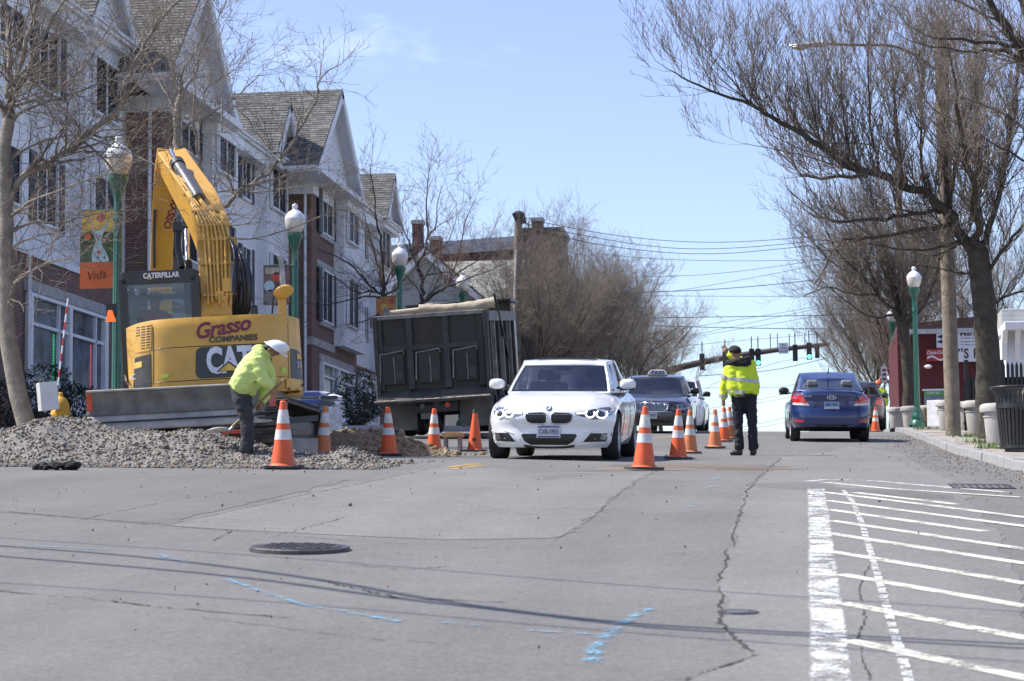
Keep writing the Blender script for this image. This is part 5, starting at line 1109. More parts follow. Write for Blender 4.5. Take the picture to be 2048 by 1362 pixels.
MB().tube([(.335 * math.cos(q / 40 * 6.2832), .335 * math.sin(q / 40 * 6.2832), .92) for q in range(41)], .016, 8).build('rim', BINM, t, smooth=60); MB().lathe([(.19, .05), (.22, .6), (.2, .6)], 24).build('liner', BLACK, t, smooth=60)
MB().lathe([(.14, -.01), (.16, .0), (.16, .06), (.2, .07)], 24).build('foot', BINM, t)
p = onY(1872, 850, 66); t = thing('white_cabinet', 'white metal cabinet standing on the pavement before the red wall', 'cabinet', (p.x, 66, gz(p.x, 66) + .125), rotz=-.35); MB().box(-.2, .2, -.2, .2, 0, .8).build('body', WHITE, t, bevel=.01); MB().box(-.19, .19, -.215, -.203, .04, .76).build('door', mat('white_enamel', (.78, .78, .78), .3), t); MB().box(.12, .15, -.24, -.216, .35, .5).build('handle', STEEL, t)
p = onY(1859, 850, 68); t = thing('wooden_board', 'brown wooden board leaning beside the white cabinet', 'board', (p.x, 68, gz(p.x, 68) + .12), rot=(-.1, 0, 0)); MB().box(-.14, .14, -.02, .02, 0, .62).build('panel', mat('brown_board', (.19, .11, .05), .8, var=.4, scale=6), t)
# ------------------------------------------------------------------ traffic cones
ORNG = mat('cone_orange', (.72, .105, .022), .5, var=.14, scale=9, dust=.6, dcol=(.27, .10, .06)); OFAD = mat('cone_faded_orange', (.62, .18, .055), .6, var=.15, scale=7, dust=.5, dcol=(.33, .22, .15)); REFW = mat('cone_white_collar', (.66, .66, .65), .45, var=.08, scale=11, dust=.75, dcol=(.36, .32, .28)); CBASE = mat('cone_black_base', (.03, .03, .03), .75, var=.3, dust=.5, dcol=(.12, .11, .1))
def cone(label, px, py, style='striped', m=None, tilt=(0, 0), rz=0, h=.71, at=None):
    p = G(px, py) if at is None else at; m = m or ORNG; dy = (gz(p.x, p.y + .2) - gz(p.x, p.y - .2)) / .4
    t = thing('traffic_cone', label, 'traffic cone', (p.x, p.y, gz(p.x, p.y) + .011), group='traffic cones along the works', rot=(math.atan(dy) + tilt[0], .022 + tilt[1], rz)); k = h / .71
    R = lambda z: (.132 - .10 * z / .71)
    def ring(z0, z1, o, mm, n): MB().lathe([((R(z0) + o) * k, z0 * k), ((R(z1) + o) * k, z1 * k)], 28).build(n, mm, t, smooth=50)
    b = MB(); b.prism([(-.19, -.15), (-.15, -.19), (.15, -.19), (.19, -.15), (.19, .15), (.15, .19), (-.15, .19), (-.19, .15)], 'z', 0, .03); 
    b.M = Matrix.Scale(k, 4); b2 = MB(Matrix.Scale(k, 4)); b2.prism([(-.19, -.15), (-.15, -.19), (.15, -.19), (.19, -.15), (.19, .15), (.15, .19), (-.15, .19), (-.19, .15)], 'z', 0, .03); b2.build('base', CBASE, t, bevel=.006)
    MB(Matrix.Scale(k, 4)).lathe([(.15, .03), (R(.05), .05), (R(.60), .60), (R(.66), .66), (R(.70), .70), (.022, .71), (.018, .66)], 28).build('cone_body', m, t, smooth=40)
    if style == 'striped':
        ring(.30, .405, .0025, REFW, 'collar'); ring(.47, .615, .0025, REFW, 'collar')
    else:
        ring(.645, .71, .004, CBASE, 'tip_cap'); MB(Matrix.Scale(k, 4)).lathe([(.001, 0), (.035, 0), (.035, .003), (.001, .003)], 12, Matrix.Translation((0, -R(.2) - .001, .2)) @ Matrix.Rotation(math.pi / 2 - .14, 4, 'X')).build('stamp', CBASE, t)
    return t
for a in (('striped orange cone nearest the worker with the shovel', 566, 938), ('striped orange cone leaning beside the stacked bags', 645, 914, 'striped', OFAD, (0, .05)), ('striped orange cone with torn upper collar before the brown soil', 778, 912, 'striped', ORNG, (0, -.03)), ('striped orange cone before the wooden plank and dump truck wheel', 868, 907), ('plain orange cone with black tip at the left of the white car', 950, 904, 'plain'),
          ('striped cone nearest the front right corner of the white car', 1288, 941, 'striped', ORNG, (0, 0), .4), ('clean bright striped cone second in line right of the white car', 1356, 919, 'striped', ORNG, (0, 0), .2), ('dirty faded striped cone third in line before the black taxi', 1380, 908, 'striped', OFAD), ('faded striped cone just left of the policeman', 1430, 897, 'striped', OFAD),
          ('bright red-orange striped cone under the policeman hand', 1448, 884), ('striped cone close against the policeman leg', 1459, 879, 'striped', OFAD), ('cone half hidden behind the policeman trousers', 1470, 876, 'striped', OFAD)): cone(*a)
p = onX(1751, 870, 1.85); cone('lone faded cone between the blue car and the dark parked car', 0, 0, 'striped', ORNG, at=Vector((1.85, p.y, gz(1.85, p.y))))
# ------------------------------------------------------------------ hydrant, its marker and box
HY = mat('hydrant_yellow', (.62, .34, .015), .45, var=.15, scale=6, coat=.2, dust=.3, dcol=(.35, .25, .12))
Y = 29.6; p = onY(121, 850, Y); zb = gz(p.x, Y); t = thing('fire_hydrant', 'yellow fire hydrant behind the gravel heap', 'fire hydrant', (p.x, Y, zb + .13))
MB().lathe([(.15, 0), (.15, .04), (.11, .05), (.11, .42), (.135, .44), (.135, .48), (.12, .5), (.115, .58), (.08, .66), (.03, .69), (.03, .74), (.02, .75)], 24).build('barrel', HY, t, smooth=40)
for sx in (-1, 1): MB().cyl((sx * .1, 0, .36), (sx * .18, 0, .36), .055, .055, 14).cyl((sx * .18, 0, .36), (sx * .205, 0, .36), .035, .03, 6).build('hose_cap', HY, t, smooth=40)
MB().cyl((0, -.1, .32), (0, -.2, .32), .085, .085, 18).cyl((0, -.2, .32), (0, -.235, .32), .04, .035, 6).build('pumper_cap', HY, t, smooth=40)
a = onY(116, 770, Y - .05); c = onY(136, 597, Y - .05); t = thing('marker_stake', 'thin red and white striped marker stake leaning above the yellow hydrant', 'marker stake', tuple(a)); n = 11; MR = mat('stake_red', (.55, .04, .04), .5)
for k in range(n): MB().tube([(c - a) * (k / n), (c - a) * ((k + 1) / n)], .012, 8).build('stripe', MR if k % 2 else WHITE, t)
a, c = onY(80, 765, Y - .25), onY(120, 820, Y - .25); t = thing('cardboard_box', 'open white cardboard box hung on the yellow hydrant', 'box', ((a.x + c.x) / 2, Y - .28, c.z), rot=(0, -.10, .55)); w, h = .24, a.z - c.z; CB = mat('white_card', (.62, .61, .60), .8, var=.06)
MB().box(-w / 2, w / 2, -.09, -.086, 0, h).build('front_panel', CB, t); MB().box(w / 2 - .004, w / 2, -.086, .12, 0, h).box(-w / 2, -w / 2 + .004, -.086, .12, 0, h).build('side_panel', mat('shaded_card', (.42, .40, .38), .8), t, kind='stuff'); MB().box(-w / 2 + .004, w / 2 - .004, .116, .12, 0, h).build('back_panel', CB, t); MB().box(-w / 2 + .004, w / 2 - .004, -.086, .116, 0, .004).build('bottom_panel', CB, t)  # same white card; the sides' shade is put into a darker colour
MB().box(w / 2 + .001, w / 2 + .003, -.03, .05, h * .3, h * .7).build('printed_mark', mat('print_red', (.35, .05, .06), .7), t)
# ------------------------------------------------------------------ bags, planks, blocks by the works
BAGM = [mat('bag_white', (.60, .62, .68), .4, var=.15, scale=6, coat=.2), mat('bag_blue_print', (.06, .09, .30), .4, var=.3), mat('bag_dark_print', (.03, .05, .06), .4)]
Yb = 45.0
for k, (px, py, w, lab) in enumerate(((628, 850, .9, 'white bag at the bottom left of the stack behind the excavator track'), (664, 852, .62, 'bag at the bottom right of the stack behind the leaning cone'), (622, 832, .85, 'bag second from the bottom at the left of the stack'), (660, 834, .6, 'bag second from the bottom at the right of the stack'), (622, 814, .8, 'white bag in the third layer at the left of the stack'), (661, 817, .55, 'blue printed bag near the top right of the stack'), (624, 797, .72, 'white bag with dark printed panel topping the left of the stack'), (661, 804, .5, 'white bag topping the right of the stack'))):
    p = onY(px, py, Yb); t = thing('cement_bag', lab, 'bag', (p.x, Yb, p.z), rotz=rnd.uniform(-.15, .15), group='stacked bags behind the excavator'); h = .17 if k < 6 else .15
    b = MB(); b.grid(lambda u, v: (w / 2 * (v * 2 - 1) * (1 - .06 * math.cos(u * 12.6)), .24 * math.cos(u * 6.283) * (1 - abs(v * 2 - 1) ** 6 * .35), h / 2 + h / 2 * math.sin(u * 6.283) * (1 - abs(v * 2 - 1) ** 4 * .6) + mnoise.noise((u * 5, v * 4, k)) * .018), 18, 14, True); b.build('sack', BAGM[0], t, smooth=90)
    MB().prism([(-w * .3, h * .25), (w * .3, h * .25), (w * .38, h * .5), (w * .3, h * .75), (-w * .3, h * .75), (-w * .38, h * .5)], 'y', -.262, -.252).build('printed_panel', BAGM[1 + (k % 2)], t)
p = onY(668, 862, Yb - .5); t = thing('wrapped_bundle', 'pale plastic-wrapped bundle right of the stacked bags', 'bundle', (p.x, Yb - .5, p.z)); b = MB(); b.grid(lambda u, v: ((.17 + .03 * mnoise.noise((u * 6, v * 5, 1))) * math.cos(u * 6.283) * (1 - .3 * max(0, v - .8) * 5), .2 * math.sin(u * 6.283), v * .48 + .02 * mnoise.noise((u * 8, v * 8, 5))), 20, 10, True).lathe([(.001, .47), (.12, .475)], 12, None, False); b.build('wrap', mat('wrap_plastic', (.46, .47, .50), .35, var=.25, scale=9, coat=.3), t, smooth=60)
PLK = mat('raw_plank', (.40, .25, .11), .8, var=.3, scale=7)
p = G(838, 882); t = thing('wooden_plank', 'raw wooden plank lying across the soil before the dump truck', 'plank', (p.x, 36.2, gz(p.x, 36.2) + .28), rot=(0, -.04, .1)); MB().box(-.45, .62, -.1, .1, 0, .045).build('board', PLK, t, bevel=.005); MB().box(.2, .5, -.09, -.04, -.2, -.002).build('cleat', PLK, t)
p = onY(906, 885, 37.4); z = gz(p.x, 37.4); t = thing('wooden_stool', 'low rough wooden stool of offcuts next to the plain cone', 'stool', (p.x, 37.4, z)); MB().box(-.17, .17, -.13, .13, .25, .30).build('top', PLK, t); MB().box(-.12, .12, -.09, .09, .301, .33).build('offcut', PLK, t)
for sx in (-1, 1): MB().box(sx * .12 - .025, sx * .12 + .025, -.1, .1, 0, .249).build('leg', mat('grey_plank', (.26, .23, .2), .85, var=.3), t)
p = onY(606, 880, 30.2); t = thing('concrete_block', 'grey concrete block under the edge of the excavator track', 'block', (p.x, 30.0, gz(p.x, 30.0)), rotz=.2); MB().box(-.28, .25, -.2, .2, 0, .26).build('block', mat('rough_concrete', (.22, .215, .20), .9, var=.25, bump=.6), t, bevel=.02)
# ------------------------------------------------------------------ cars: lofted bodies, wheel wells cut out, parts laid on the surface
from mathutils.bvhtree import BVHTree
def lut(tab, x): return float(np.interp(x, [q[0] for q in tab], [q[1] for q in tab]))
def slut(tab, x):
    xs = [q[0] for q in tab]; ys = [q[1] for q in tab]
    if x <= xs[0]: return ys[0]
    if x >= xs[-1]: return ys[-1]
    i = max(k for k in range(len(xs) - 1) if xs[k] <= x); h = xs[i + 1] - xs[i]; t = (x - xs[i]) / h
    def sl(k):
        if k <= 0 or k >= len(xs) - 1: return 0 if k <= 0 and False else ((ys[min(k + 1, len(xs) - 1)] - ys[max(k - 1, 0)]) / (xs[min(k + 1, len(xs) - 1)] - xs[max(k - 1, 0)]))
        return (ys[k + 1] - ys[k - 1]) / (xs[k + 1] - xs[k - 1])
    m0, m1 = sl(i) * h, sl(i + 1) * h
    return (2 * t ** 3 - 3 * t * t + 1) * ys[i] + (t ** 3 - 2 * t * t + t) * m0 + (-2 * t ** 3 + 3 * t * t) * ys[i + 1] + (t ** 3 - t * t) * m1
def lattice(f, A, T, C):
    """closed surface of a box lattice mapped by f(a, t, c)"""
    idx = {}; V = []; Fs = []
    def vid(i, j, k):
        q = (i, j, k)
        if q not in idx: idx[q] = len(V); V.append(f(A[i], T[j], C[k]))
        return idx[q]
    na, ntt, nc = len(A) - 1, len(T) - 1, len(C) - 1; tag_ = []
    for i in range(na):
        for j in range(ntt):
            Fs.append((vid(i, j, nc), vid(i + 1, j, nc), vid(i + 1, j + 1, nc), vid(i, j + 1, nc))); tag_.append(('top', i, j)); Fs.append((vid(i, j, 0), vid(i, j + 1, 0), vid(i + 1, j + 1, 0), vid(i + 1, j, 0))); tag_.append(('bot', i, j))
    for i in range(na):
        for k in range(nc):
            Fs.append((vid(i, 0, k), vid(i + 1, 0, k), vid(i + 1, 0, k + 1), vid(i, 0, k + 1))); tag_.append(('front', i, k)); Fs.append((vid(i, ntt, k), vid(i, ntt, k + 1), vid(i + 1, ntt, k + 1), vid(i + 1, ntt, k))); tag_.append(('rear', i, k))
    for j in range(ntt):
        for k in range(nc):
            Fs.append((vid(0, j, k), vid(0, j, k + 1), vid(0, j + 1, k + 1), vid(0, j + 1, k))); tag_.append(('left', j, k)); Fs.append((vid(na, j, k), vid(na, j + 1, k), vid(na, j + 1, k + 1), vid(na, j, k + 1))); tag_.append(('right', j, k))
    return V, Fs, tag_
def lin(a, b, n): return [a + (b - a) * i / n for i in range(n + 1)]
def carpaint(name, col, metal=0, rough=.35): return mat(name, col, rough, metal, var=.05, scale=2, coat=1.0, dust=.10, dcol=(.3, .28, .25))
CGL = glass('tinted_car_glass', (.42, .46, .48), .35); CGLD = glass('dark_car_glass', (.27, .30, .34), .3); TRIM = mat('car_trim_black', (.012, .012, .014), .35, var=.2); INT = mat('car_interior_dark', (.02, .02, .022), .8); INTG = mat('car_interior_grey', (.22, .23, .25), .8)
LAMPW = mat('lit_daytime_lamp', (.5, .5, .5), .3, emit=(1, 1, 1), estr=1.0); LAMPG = mat('lamp_reflector', (.30, .31, .33), .18, .75, var=.35, scale=16); LAMPD = mat('lamp_dark_bezel', (.06, .065, .07), .2, .4, var=.3, scale=16, coat=1)
REDL = mat('tail_lamp_red', (.50, .015, .015), .18, var=.25, scale=14, coat=1); CLRL = mat('tail_lamp_clear', (.6, .58, .56), .15, var=.2, scale=14, coat=1); PLATE = mat('plate_white', (.52, .53, .58), .5, var=.06); PLTB = mat('plate_blue', (.20, .34, .55), .5, var=.15); PLTX = mat('plate_lettering', (.03, .035, .09), .5)
def make_car(name, label, sp, paint, at, heading, glassm, inter):
    """local frame: nose at y=0 facing -Y, tail at +Y"""
    Lc, Wd = sp['L'], sp['W'] / 2; t = thing(name, label, 'car', at, rot=heading)
    zt = lambda y: slut(sp['top'], y); zb = sp.get('zb', .19)
    def f(a, u, c):
        n = 7.0; aa, cc = a, c * 2 - 1
        if cc > 0:
            m = max(abs(aa), cc); d = (abs(aa) ** n + cc ** n) ** (1 / n)
            if d > 1e-6: aa, cc = aa / d * m, cc / d * m
        c2 = (cc + 1) / 2; y = u * Lc; z = zb + lut(sp['rock'], y) + c2 * (zt(y) - zb - lut(sp['rock'], y)); zz = c2 * 1.0
        sec = lut(sp['sec'], c2); w = Wd * sec * lut(sp['plan'], y)
        x = aa * w
        z -= sp.get('hoodcrown', .05) * abs(aa) ** 3 * (c2 if c2 > .8 else 0)
        if sp.get('crease') and c2 > .9: z += sp['crease'] * math.exp(-((abs(x) - .52) / .09) ** 2) * max(0, 1 - abs(y - .8) / .8)
        pf = max(0, 1 - u * 3.2) ** 2; pr2 = max(0, 1 - (1 - u) * 3.2) ** 2; ax = abs(aa)
        y += pf * (lut(sp['front'], z) + sp['fc'] * ax ** 2.4 + sp.get('fc2', .2) * ax ** 8) - pr2 * (lut(sp['rear'], z) + sp['rc'] * ax ** 2.4 + sp.get('rc2', .15) * ax ** 8)
        return (x, y, z)
    V, Fs, _ = lattice(f, lin(-1, 1, 22), lin(0, 1, 44), lin(0, 1, 14)); b = MB(); b.add(V, Fs)
    me = b.mesh('body', 50); body = link('body', me, paint)
    r = sp['tyre']; wy = (sp['fa'], sp['fa'] + sp['wb']); cut = MB()
    for y in wy:
        for s in (-1, 1): cut.cyl((s * .42, y, r), (s * 1.3, y, r), r + .045, None, 28)
    co = cut.build('cutter', None); md = body.modifiers.new('b', 'BOOLEAN'); md.operation = 'DIFFERENCE'; md.object = co; md.solver = 'EXACT'
    me = evaluated(body, 'body', (co,)); bpy.data.objects.remove(co)
    me.materials.clear(); me.materials.append(paint); me.materials.append(TRIM)
    for p in me.polygons:      # wells and underside are bare
        c = p.center
        p.use_smooth = True
        if p.normal.z < -.75 and c.z < zb + .12: p.material_index = 1
        for y in wy:
            if (c.y - y) ** 2 + (c.z - r) ** 2 < (r + .06) ** 2 and abs(p.normal.x) < .7 and abs(c.x) < Wd - .015 and abs((c.y - y) ** 2 + (c.z - r) ** 2 - (r + .045) ** 2) < .03 and ((c - Vector((c.x, y, r))).normalized().dot(p.normal) < -.6): p.material_index = 1
        if abs(abs(c.x) - .42) < .01 and abs(p.normal.x) > .9: p.material_index = 1
    me.set_sharp_from_angle(angle=math.radians(38)); bo = link('body', me, None, t)
    bv = BVHTree.FromPolygons([v.co.copy() for v in me.vertices], [tuple(p.vertices) for p in me.polygons])
    def hit(o, d):
        h = bv.ray_cast(Vector(o), Vector(d)); return h[0]
    def fy(x, z): h = hit((x, -2, z), (0, 1, 0)); return h.y if h else .5
    def ry(x, z): h = hit((x, Lc + 2, z), (0, -1, 0)); return h.y if h else Lc - .5
    def surf(poly, m, nm, off=.004, rear=False, rings=4, parent=None, thick=.0):
        """a patch of the given outline (x, z) laid on nose or tail"""
        P = []
        for (x0, z0), (x1, z1) in zip(poly, poly[1:] + poly[:1]):
            k = max(1, int(math.hypot(x1 - x0, z1 - z0) / .03)); P += [(x0 + (x1 - x0) * i / k, z0 + (z1 - z0) * i / k) for i in range(k)]
        cx, cz = sum(p[0] for p in P) / len(P), sum(p[1] for p in P) / len(P); n = len(P); g = ry if rear else fy; sg = 1 if rear else -1; vs = []; fs = []
        for q in range(rings):
            s = 1 - q / rings
            for x, z in P: X, Z = cx + (x - cx) * s, cz + (z - cz) * s; vs.append((X, g(X, Z) + sg * off, Z))
        vs.append((cx, g(cx, cz) + sg * off, cz))
        for q in range(rings - 1): fs += [(q * n + i, q * n + (i + 1) % n, (q + 1) * n + (i + 1) % n, (q + 1) * n + i) for i in range(n)]
        fs += [((rings - 1) * n + i, (rings - 1) * n + (i + 1) % n, len(vs) - 1) for i in range(n)]
        k0 = len(vs); vs += [(x, g(x, z) + sg * -.01, z) for x, z in P]; fs += [(i, (i + 1) % n, k0 + (i + 1) % n, k0 + i) for i in range(n)]
        return MB().add(vs, fs).build(nm, m, parent or t, smooth=40)
    def line(poly, m, nm, r_=.008, off=.008, rear=False, parent=None):
        g = ry if rear else fy; sg = 1 if rear else -1; return MB().tube([(x, g(x, z) + sg * off, z) for x, z in poly], r_, 6).build(nm, m, parent or t, smooth=90)
    # cabin
    cb = sp['cab']; TT = cb['T']; CC = [0, .05, .3, .6, .9, 1]; AA = [-1, -.955, -.6, -.3, 0, .3, .6, .955, 1]
    def g(a, u, c):
        yb_ = cb['y0'] + (cb['y3'] - cb['y0']) * u; yt_ = cb['y1'] + (cb['y2'] - cb['y1']) * u; ce = c ** .92; y = yb_ + (yt_ - yb_) * ce
        zbt = max(zt(yb_) - .03, cb.get('belt', .8)); zr = cb['zr'] - cb.get('arch', .05) * (2 * u - 1) ** 2 - (.09 * max(0, u - .6) / .4 if not cb.get('flat') else 0); z = zbt + (zr - zbt) * c
        w = cb['wb'] + (cb['wr'] - cb['wb']) * c ** 1.25; w *= 1 - .10 * (2 * u - 1) ** 4
        if c > .96: z += .022 * (1 - a * a)
        y += -(1 - a * a) * .14 * (1 - c * .35) * max(0, 1 - u * 6) + (1 - a * a) * .10 * max(0, 1 - (1 - u) * 6)
        return (a * w, y, z)
    V, Fs, tg = lattice(g, AA, TT, CC); nT = len(TT) - 1; roofb, wins = MB(), {}
    for fc, (kind, i, j) in zip(Fs, tg):
        if kind == 'bot': continue
        key = None
        if kind == 'front' and 1 <= i < len(AA) - 2 and 1 <= j < len(CC) - 2: key = 'windscreen'
        if kind == 'rear' and 1 <= i < len(AA) - 2 and 1 <= j < len(CC) - 2: key = 'rear_window'
        if kind in ('left', 'right') and 1 <= j < len(CC) - 2:
            for q, (ta, tb_) in enumerate(cb['wins']):
                if ta <= i < tb_: key = 'side_window' + kind + str(q)
        (wins.setdefault(key, []) if key else wins.setdefault('', [])).append(fc)
    for key, fl in wins.items():
        b = MB(); used = sorted({v for q in fl for v in q}); mp = {v: k for k, v in enumerate(used)}; b.add([V[v] for v in used], [tuple(mp[v] for v in q) for q in fl])
        if key == '':
            o = b.build('cabin_frame', paint, t, smooth=35); sm = o.modifiers.new('thick', 'SOLIDIFY'); sm.thickness = .035; sm.offset = -1
        else: b.build(key.replace('left', '').replace('right', '').rstrip('0123456789'), glassm, t, smooth=60, fix=True)
    # inside
    yd = cb['y0'] + .35; zd = cb['belt0']
    MB().box(-cb['wb'] * .9, cb['wb'] * .9, cb['y0'] + .12, yd + .35, zd - .3, zd + .01).build('dashboard', inter[0], t)
    for row, ys in enumerate((yd + .75, yd + 1.65)):
        for s in (-1, 1):
            b = MB(); b.box(s * .36 - .23, s * .36 + .23, ys + .3, ys + .42, .5, zd + .15); o = b.build('seat_back', inter[1], t, bevel=.05)
            MB().box(s * .36 - .12, s * .36 + .12, ys + .34, ys + .42, zd + .17, zd + .32).build('head_rest', inter[1], t, bevel=.04)
    MB().tube([(.36 + .18 * math.cos(q / 20 * 6.283), yd + .38 + .07 * math.sin(q / 20 * 6.283), zd + .02 + .17 * math.sin(q / 20 * 6.283)) for q in range(21)], .015, 6).build('steering_wheel', TRIM, t)
    MB().box(-.11, .11, cb['y1'] - .12, cb['y1'] - .10, cb['zr'] - .17, cb['zr'] - .105).build('inner_mirror', TRIM, t)
    # mirrors
    for s in (-1, 1):
        zc = cb['belt0'] + .09; yc = cb['y0'] + .42; xc = s * (Wd + .03)
        b = MB(); b.ellipsoid((0, 0, 0), (1, 1, 1), 20, 14); sg_ = lambda q, e: math.copysign(abs(q) ** e, q); b.v = [(xc + .115 * sg_(x, .75), yc + .085 * sg_(y, .8), zc + .078 * sg_(z, .6 if z < 0 else .85)) for x, y, z in b.v]; o = b.build('wing_mirror', sp.get('mirror', paint), t, smooth=60)
        MB().box(-.09, .09, .05, .062, -.055, .05, Matrix.Translation((xc, yc, zc))).build('mirror_glass', CHROME, o); MB().bar((s * (Wd - .12), yc + .04, zc - .05), (xc - s * .04, yc, zc - .05), .05, .035).build('mirror_arm', TRIM, o); MB().box(xc - .1, xc + .1, yc - .05, yc + .05, zc - .082, zc - .055).build('mirror_skirt', TRIM, o, bevel=.01)
    # wheels
    for y in wy:
        for s in (-1, 1):
            w = bpy.data.objects.new('wheel', None); COL.objects.link(w); w.parent = t; w.location = (s * (Wd - .13), y, r); w.rotation_euler = (0, s * math.pi / 2, 0)
            R_ = r; hw = sp.get('tw', .11)
            MB().lathe([(R_ * .66, -hw), (R_ * .92, -hw * 1.02), (R_ * .985, -hw * .82), (R_, -hw * .4), (R_, hw * .4), (R_ * .985, hw * .82), (R_ * .92, hw * 1.02), (R_ * .66, hw)], 40, None, False).build('tyre', RUBBER, w, smooth=45)
            b = MB(); b.lathe([(R_ * .66, hw * .98), (R_ * .64, hw * .8), (R_ * .62, -hw * .6), (R_ * .1, -hw * .6)], 30, None, False); b.cyl((0, 0, hw * .1), (0, 0, hw * .8), R_ * .13, None, 12)
            for q in range(5):
                for dq in (-.16, .16):
                    a = q * 1.2566 + dq; b.bar((math.cos(a) * R_ * .1, math.sin(a) * R_ * .1, hw * .62), (math.cos(a * 1) * R_ * .65, math.sin(a) * R_ * .65, hw * .7), .035, .03)
            b.build('rim', sp.get('rim', ALU), w, smooth=40)
    for s in (-1, 1):     # door seams and handles on each flank
        for yy in sp['doors']:
            b = MB(); P = []
            for k in range(7):
                z = .32 + (.86 - .32) * k / 6; h = hit((s * 2, yy + .05 * math.sin(k * .5), z), (-s, 0, 0))
                if h: P.append((h.x + s * .001, h.y, h.z))
            if len(P) > 2: b.tube(P, .005, 4).build('door_seam', TRIM, t)
        for yy in sp['handles']:
            h = hit((s * 2, yy, .80), (-s, 0, 0))
            if h: MB().box(h.x - .012, h.x + .02 if s > 0 else h.x + .012, yy - .1, yy + .1, .785, .815).build('door_handle', paint, t, bevel=.006) if s > 0 else MB().box(h.x - .02, h.x + .012, yy - .1, yy + .1, .785, .815).build('door_handle', paint, t, bevel=.006)
    return t, surf, line, fy, ry, hit
def heading(x, y, yaw=0, back=False):
    g = math.atan((gz(x, y + 2) - gz(x, y - 2)) / 4); e = Matrix.Rotation(math.atan(CF), 3, 'Y') @ Matrix.Rotation(g, 3, 'X') @ Matrix.Rotation(yaw, 3, 'Z')
    if back: e = e @ Matrix.Rotation(math.pi, 3, 'Z')
    return e.to_euler()
mir = lambda P: [(-x, z) for x, z in P][::-1]
# --- white sedan, nose to the camera
WP = carpaint('white_car_paint', (.78, .78, .775)); 
SPW = dict(L=4.63, W=1.81, top=[(0, .73), (.12, .755), (.35, .80), (.9, .90), (1.35, .965), (2, .97), (3, .99), (3.7, 1.02), (4.1, 1.05), (4.5, 1.03), (4.63, .98)], rock=[(0, -.02), (.5, .0), (4, .02), (4.63, .1)], sec=[(0, .90), (.12, .955), (.35, .985), (.55, 1.0), (.72, .985), (.88, .96), (1, .90)],
    plan=[(0, .97), (.25, .985), (.8, 1.0), (3.6, 1.0), (4.2, .97), (4.63, .92)], front=[(.17, .07), (.26, .015), (.34, .02), (.46, .03), (.55, .0), (.63, .015), (.70, .06), (.76, .13)], rear=[(.2, .1), (.4, 0), (.6, .02), (.8, .08), (1.0, .06)], fc=.20, fc2=.30, rc=.16, rc2=.2, tyre=.325, fa=.80, wb=2.81, doors=(1.45, 2.5, 3.35), handles=(2.3, 3.25), crease=.022, hoodcrown=.055, tw=.115,
    cab=dict(T=[0, .05, .2, .34, .46, .50, .62, .76, .86, .94, 1], wins=((1, 4), (5, 8)), y0=1.22, y1=2.02, y2=3.42, y3=4.28, zr=1.425, wb=.80, wr=.645, belt=.80, belt0=.965))
x0 = onY(1097, 921, 30.2).x; wc, surf, line, fy, ry, hit = make_car('parked_car', 'white sedan with lit daytime lamps facing the camera between the rows of cones', SPW, WP, (x0, 30.2, gz(x0, 30.2 + .8) - .04), heading(x0, 31.5, .0), CGLD, (INT, INT))
wc.location.z = gz(x0, 31.0) - .8 * (gz(x0, 32) - gz(x0, 30)) / 2
HL = [(.36, .615), (.36, .645), (.50, .665), (.66, .715), (.78, .73), (.835, .715), (.83, .66), (.80, .60), (.70, .555), (.58, .55), (.47, .585)]
for P in (HL, mir(HL)):
    s = 1 if P is HL else -1; o = surf(P, LAMPD if s > 0 else LAMPG, 'headlight', .004, rings=5)  # matching lamps; sun-side one is paler, the lighting put into the material
    for cx, rr_ in ((.70, .066), (.555, .058)):
        line([(s * (cx + rr_ * math.cos(q * .35 + 2.4)), .628 + rr_ * .85 * math.sin(q * .35 + 2.4)) for q in range(14)], LAMPW, 'lamp_ring', .011, .012, parent=o)
        surf([(s * (cx + rr_ * .62 * math.cos(q * .6283)), .628 + rr_ * .55 * math.sin(q * .6283)) for q in range(10)], LAMPD, 'lamp_lens', .012, rings=2, parent=o)
    surf([(s * .375, .622), (s * .375, .642), (s * .49, .655), (s * .49, .627)] if s > 0 else [(s * .49, .627), (s * .49, .655), (s * .375, .642), (s * .375, .622)], LAMPW, 'running_lamp', .009, rings=2, parent=o)
    KG = [(s * .035, .505), (s * .03, .60), (s * .045, .632), (s * .09, .645), (s * .27, .638), (s * .315, .62), (s * .325, .585), (s * .30, .52), (s * .24, .492), (s * .08, .488)]
    o = surf(KG if s > 0 else KG[::-1], TRIM, 'grille', .008, rings=5); line(KG + KG[:1], CHROME if s < 0 else mat('bright_white_trim', (.6, .6, .62), .25, .6), 'grille_frame', .008, .006, parent=o)
    for q in range(8): xq = s * (.065 + q * .031); line([(xq, .50), (xq, .56), (xq, .63)], mat('grille_slat', (.025, .025, .028), .3), 'grille_slat', .005, .006, parent=o); 
    for q in range(8): xq = s * (.065 + q * .031); MB().box(xq - .006, xq + .006, fy(xq, .62) - .014, fy(xq, .62) - .008, .612, .622).build('slat_tip', CHROME, o)
    FI = [(s * .46, .245), (s * .82, .255), (s * .82, .365), (s * .56, .365)]; o = surf(FI if s > 0 else FI[::-1], TRIM, 'side_intake', .004, rings=3)
    surf([(s * .73 + .042 * math.cos(q * .524), .315 + .042 * math.sin(q * .524)) for q in range(12)], LAMPG, 'fog_lamp', .012, rings=3, parent=o)
    line([(s * .83, .39), (s * .6, .395), (s * .48, .36), (s * .40, .24)], WP, 'bumper_crease', .014, .0)
    line([(s * .78, .232), (s * .5, .222), (s * .36, .20)], WP, 'bumper_lip', .013, .002)
surf([(-.36, .355), (-.38, .33), (-.33, .25), (-.25, .205), (.25, .205), (.33, .25), (.38, .33), (.36, .355)], TRIM, 'lower_intake', .004, rings=4)
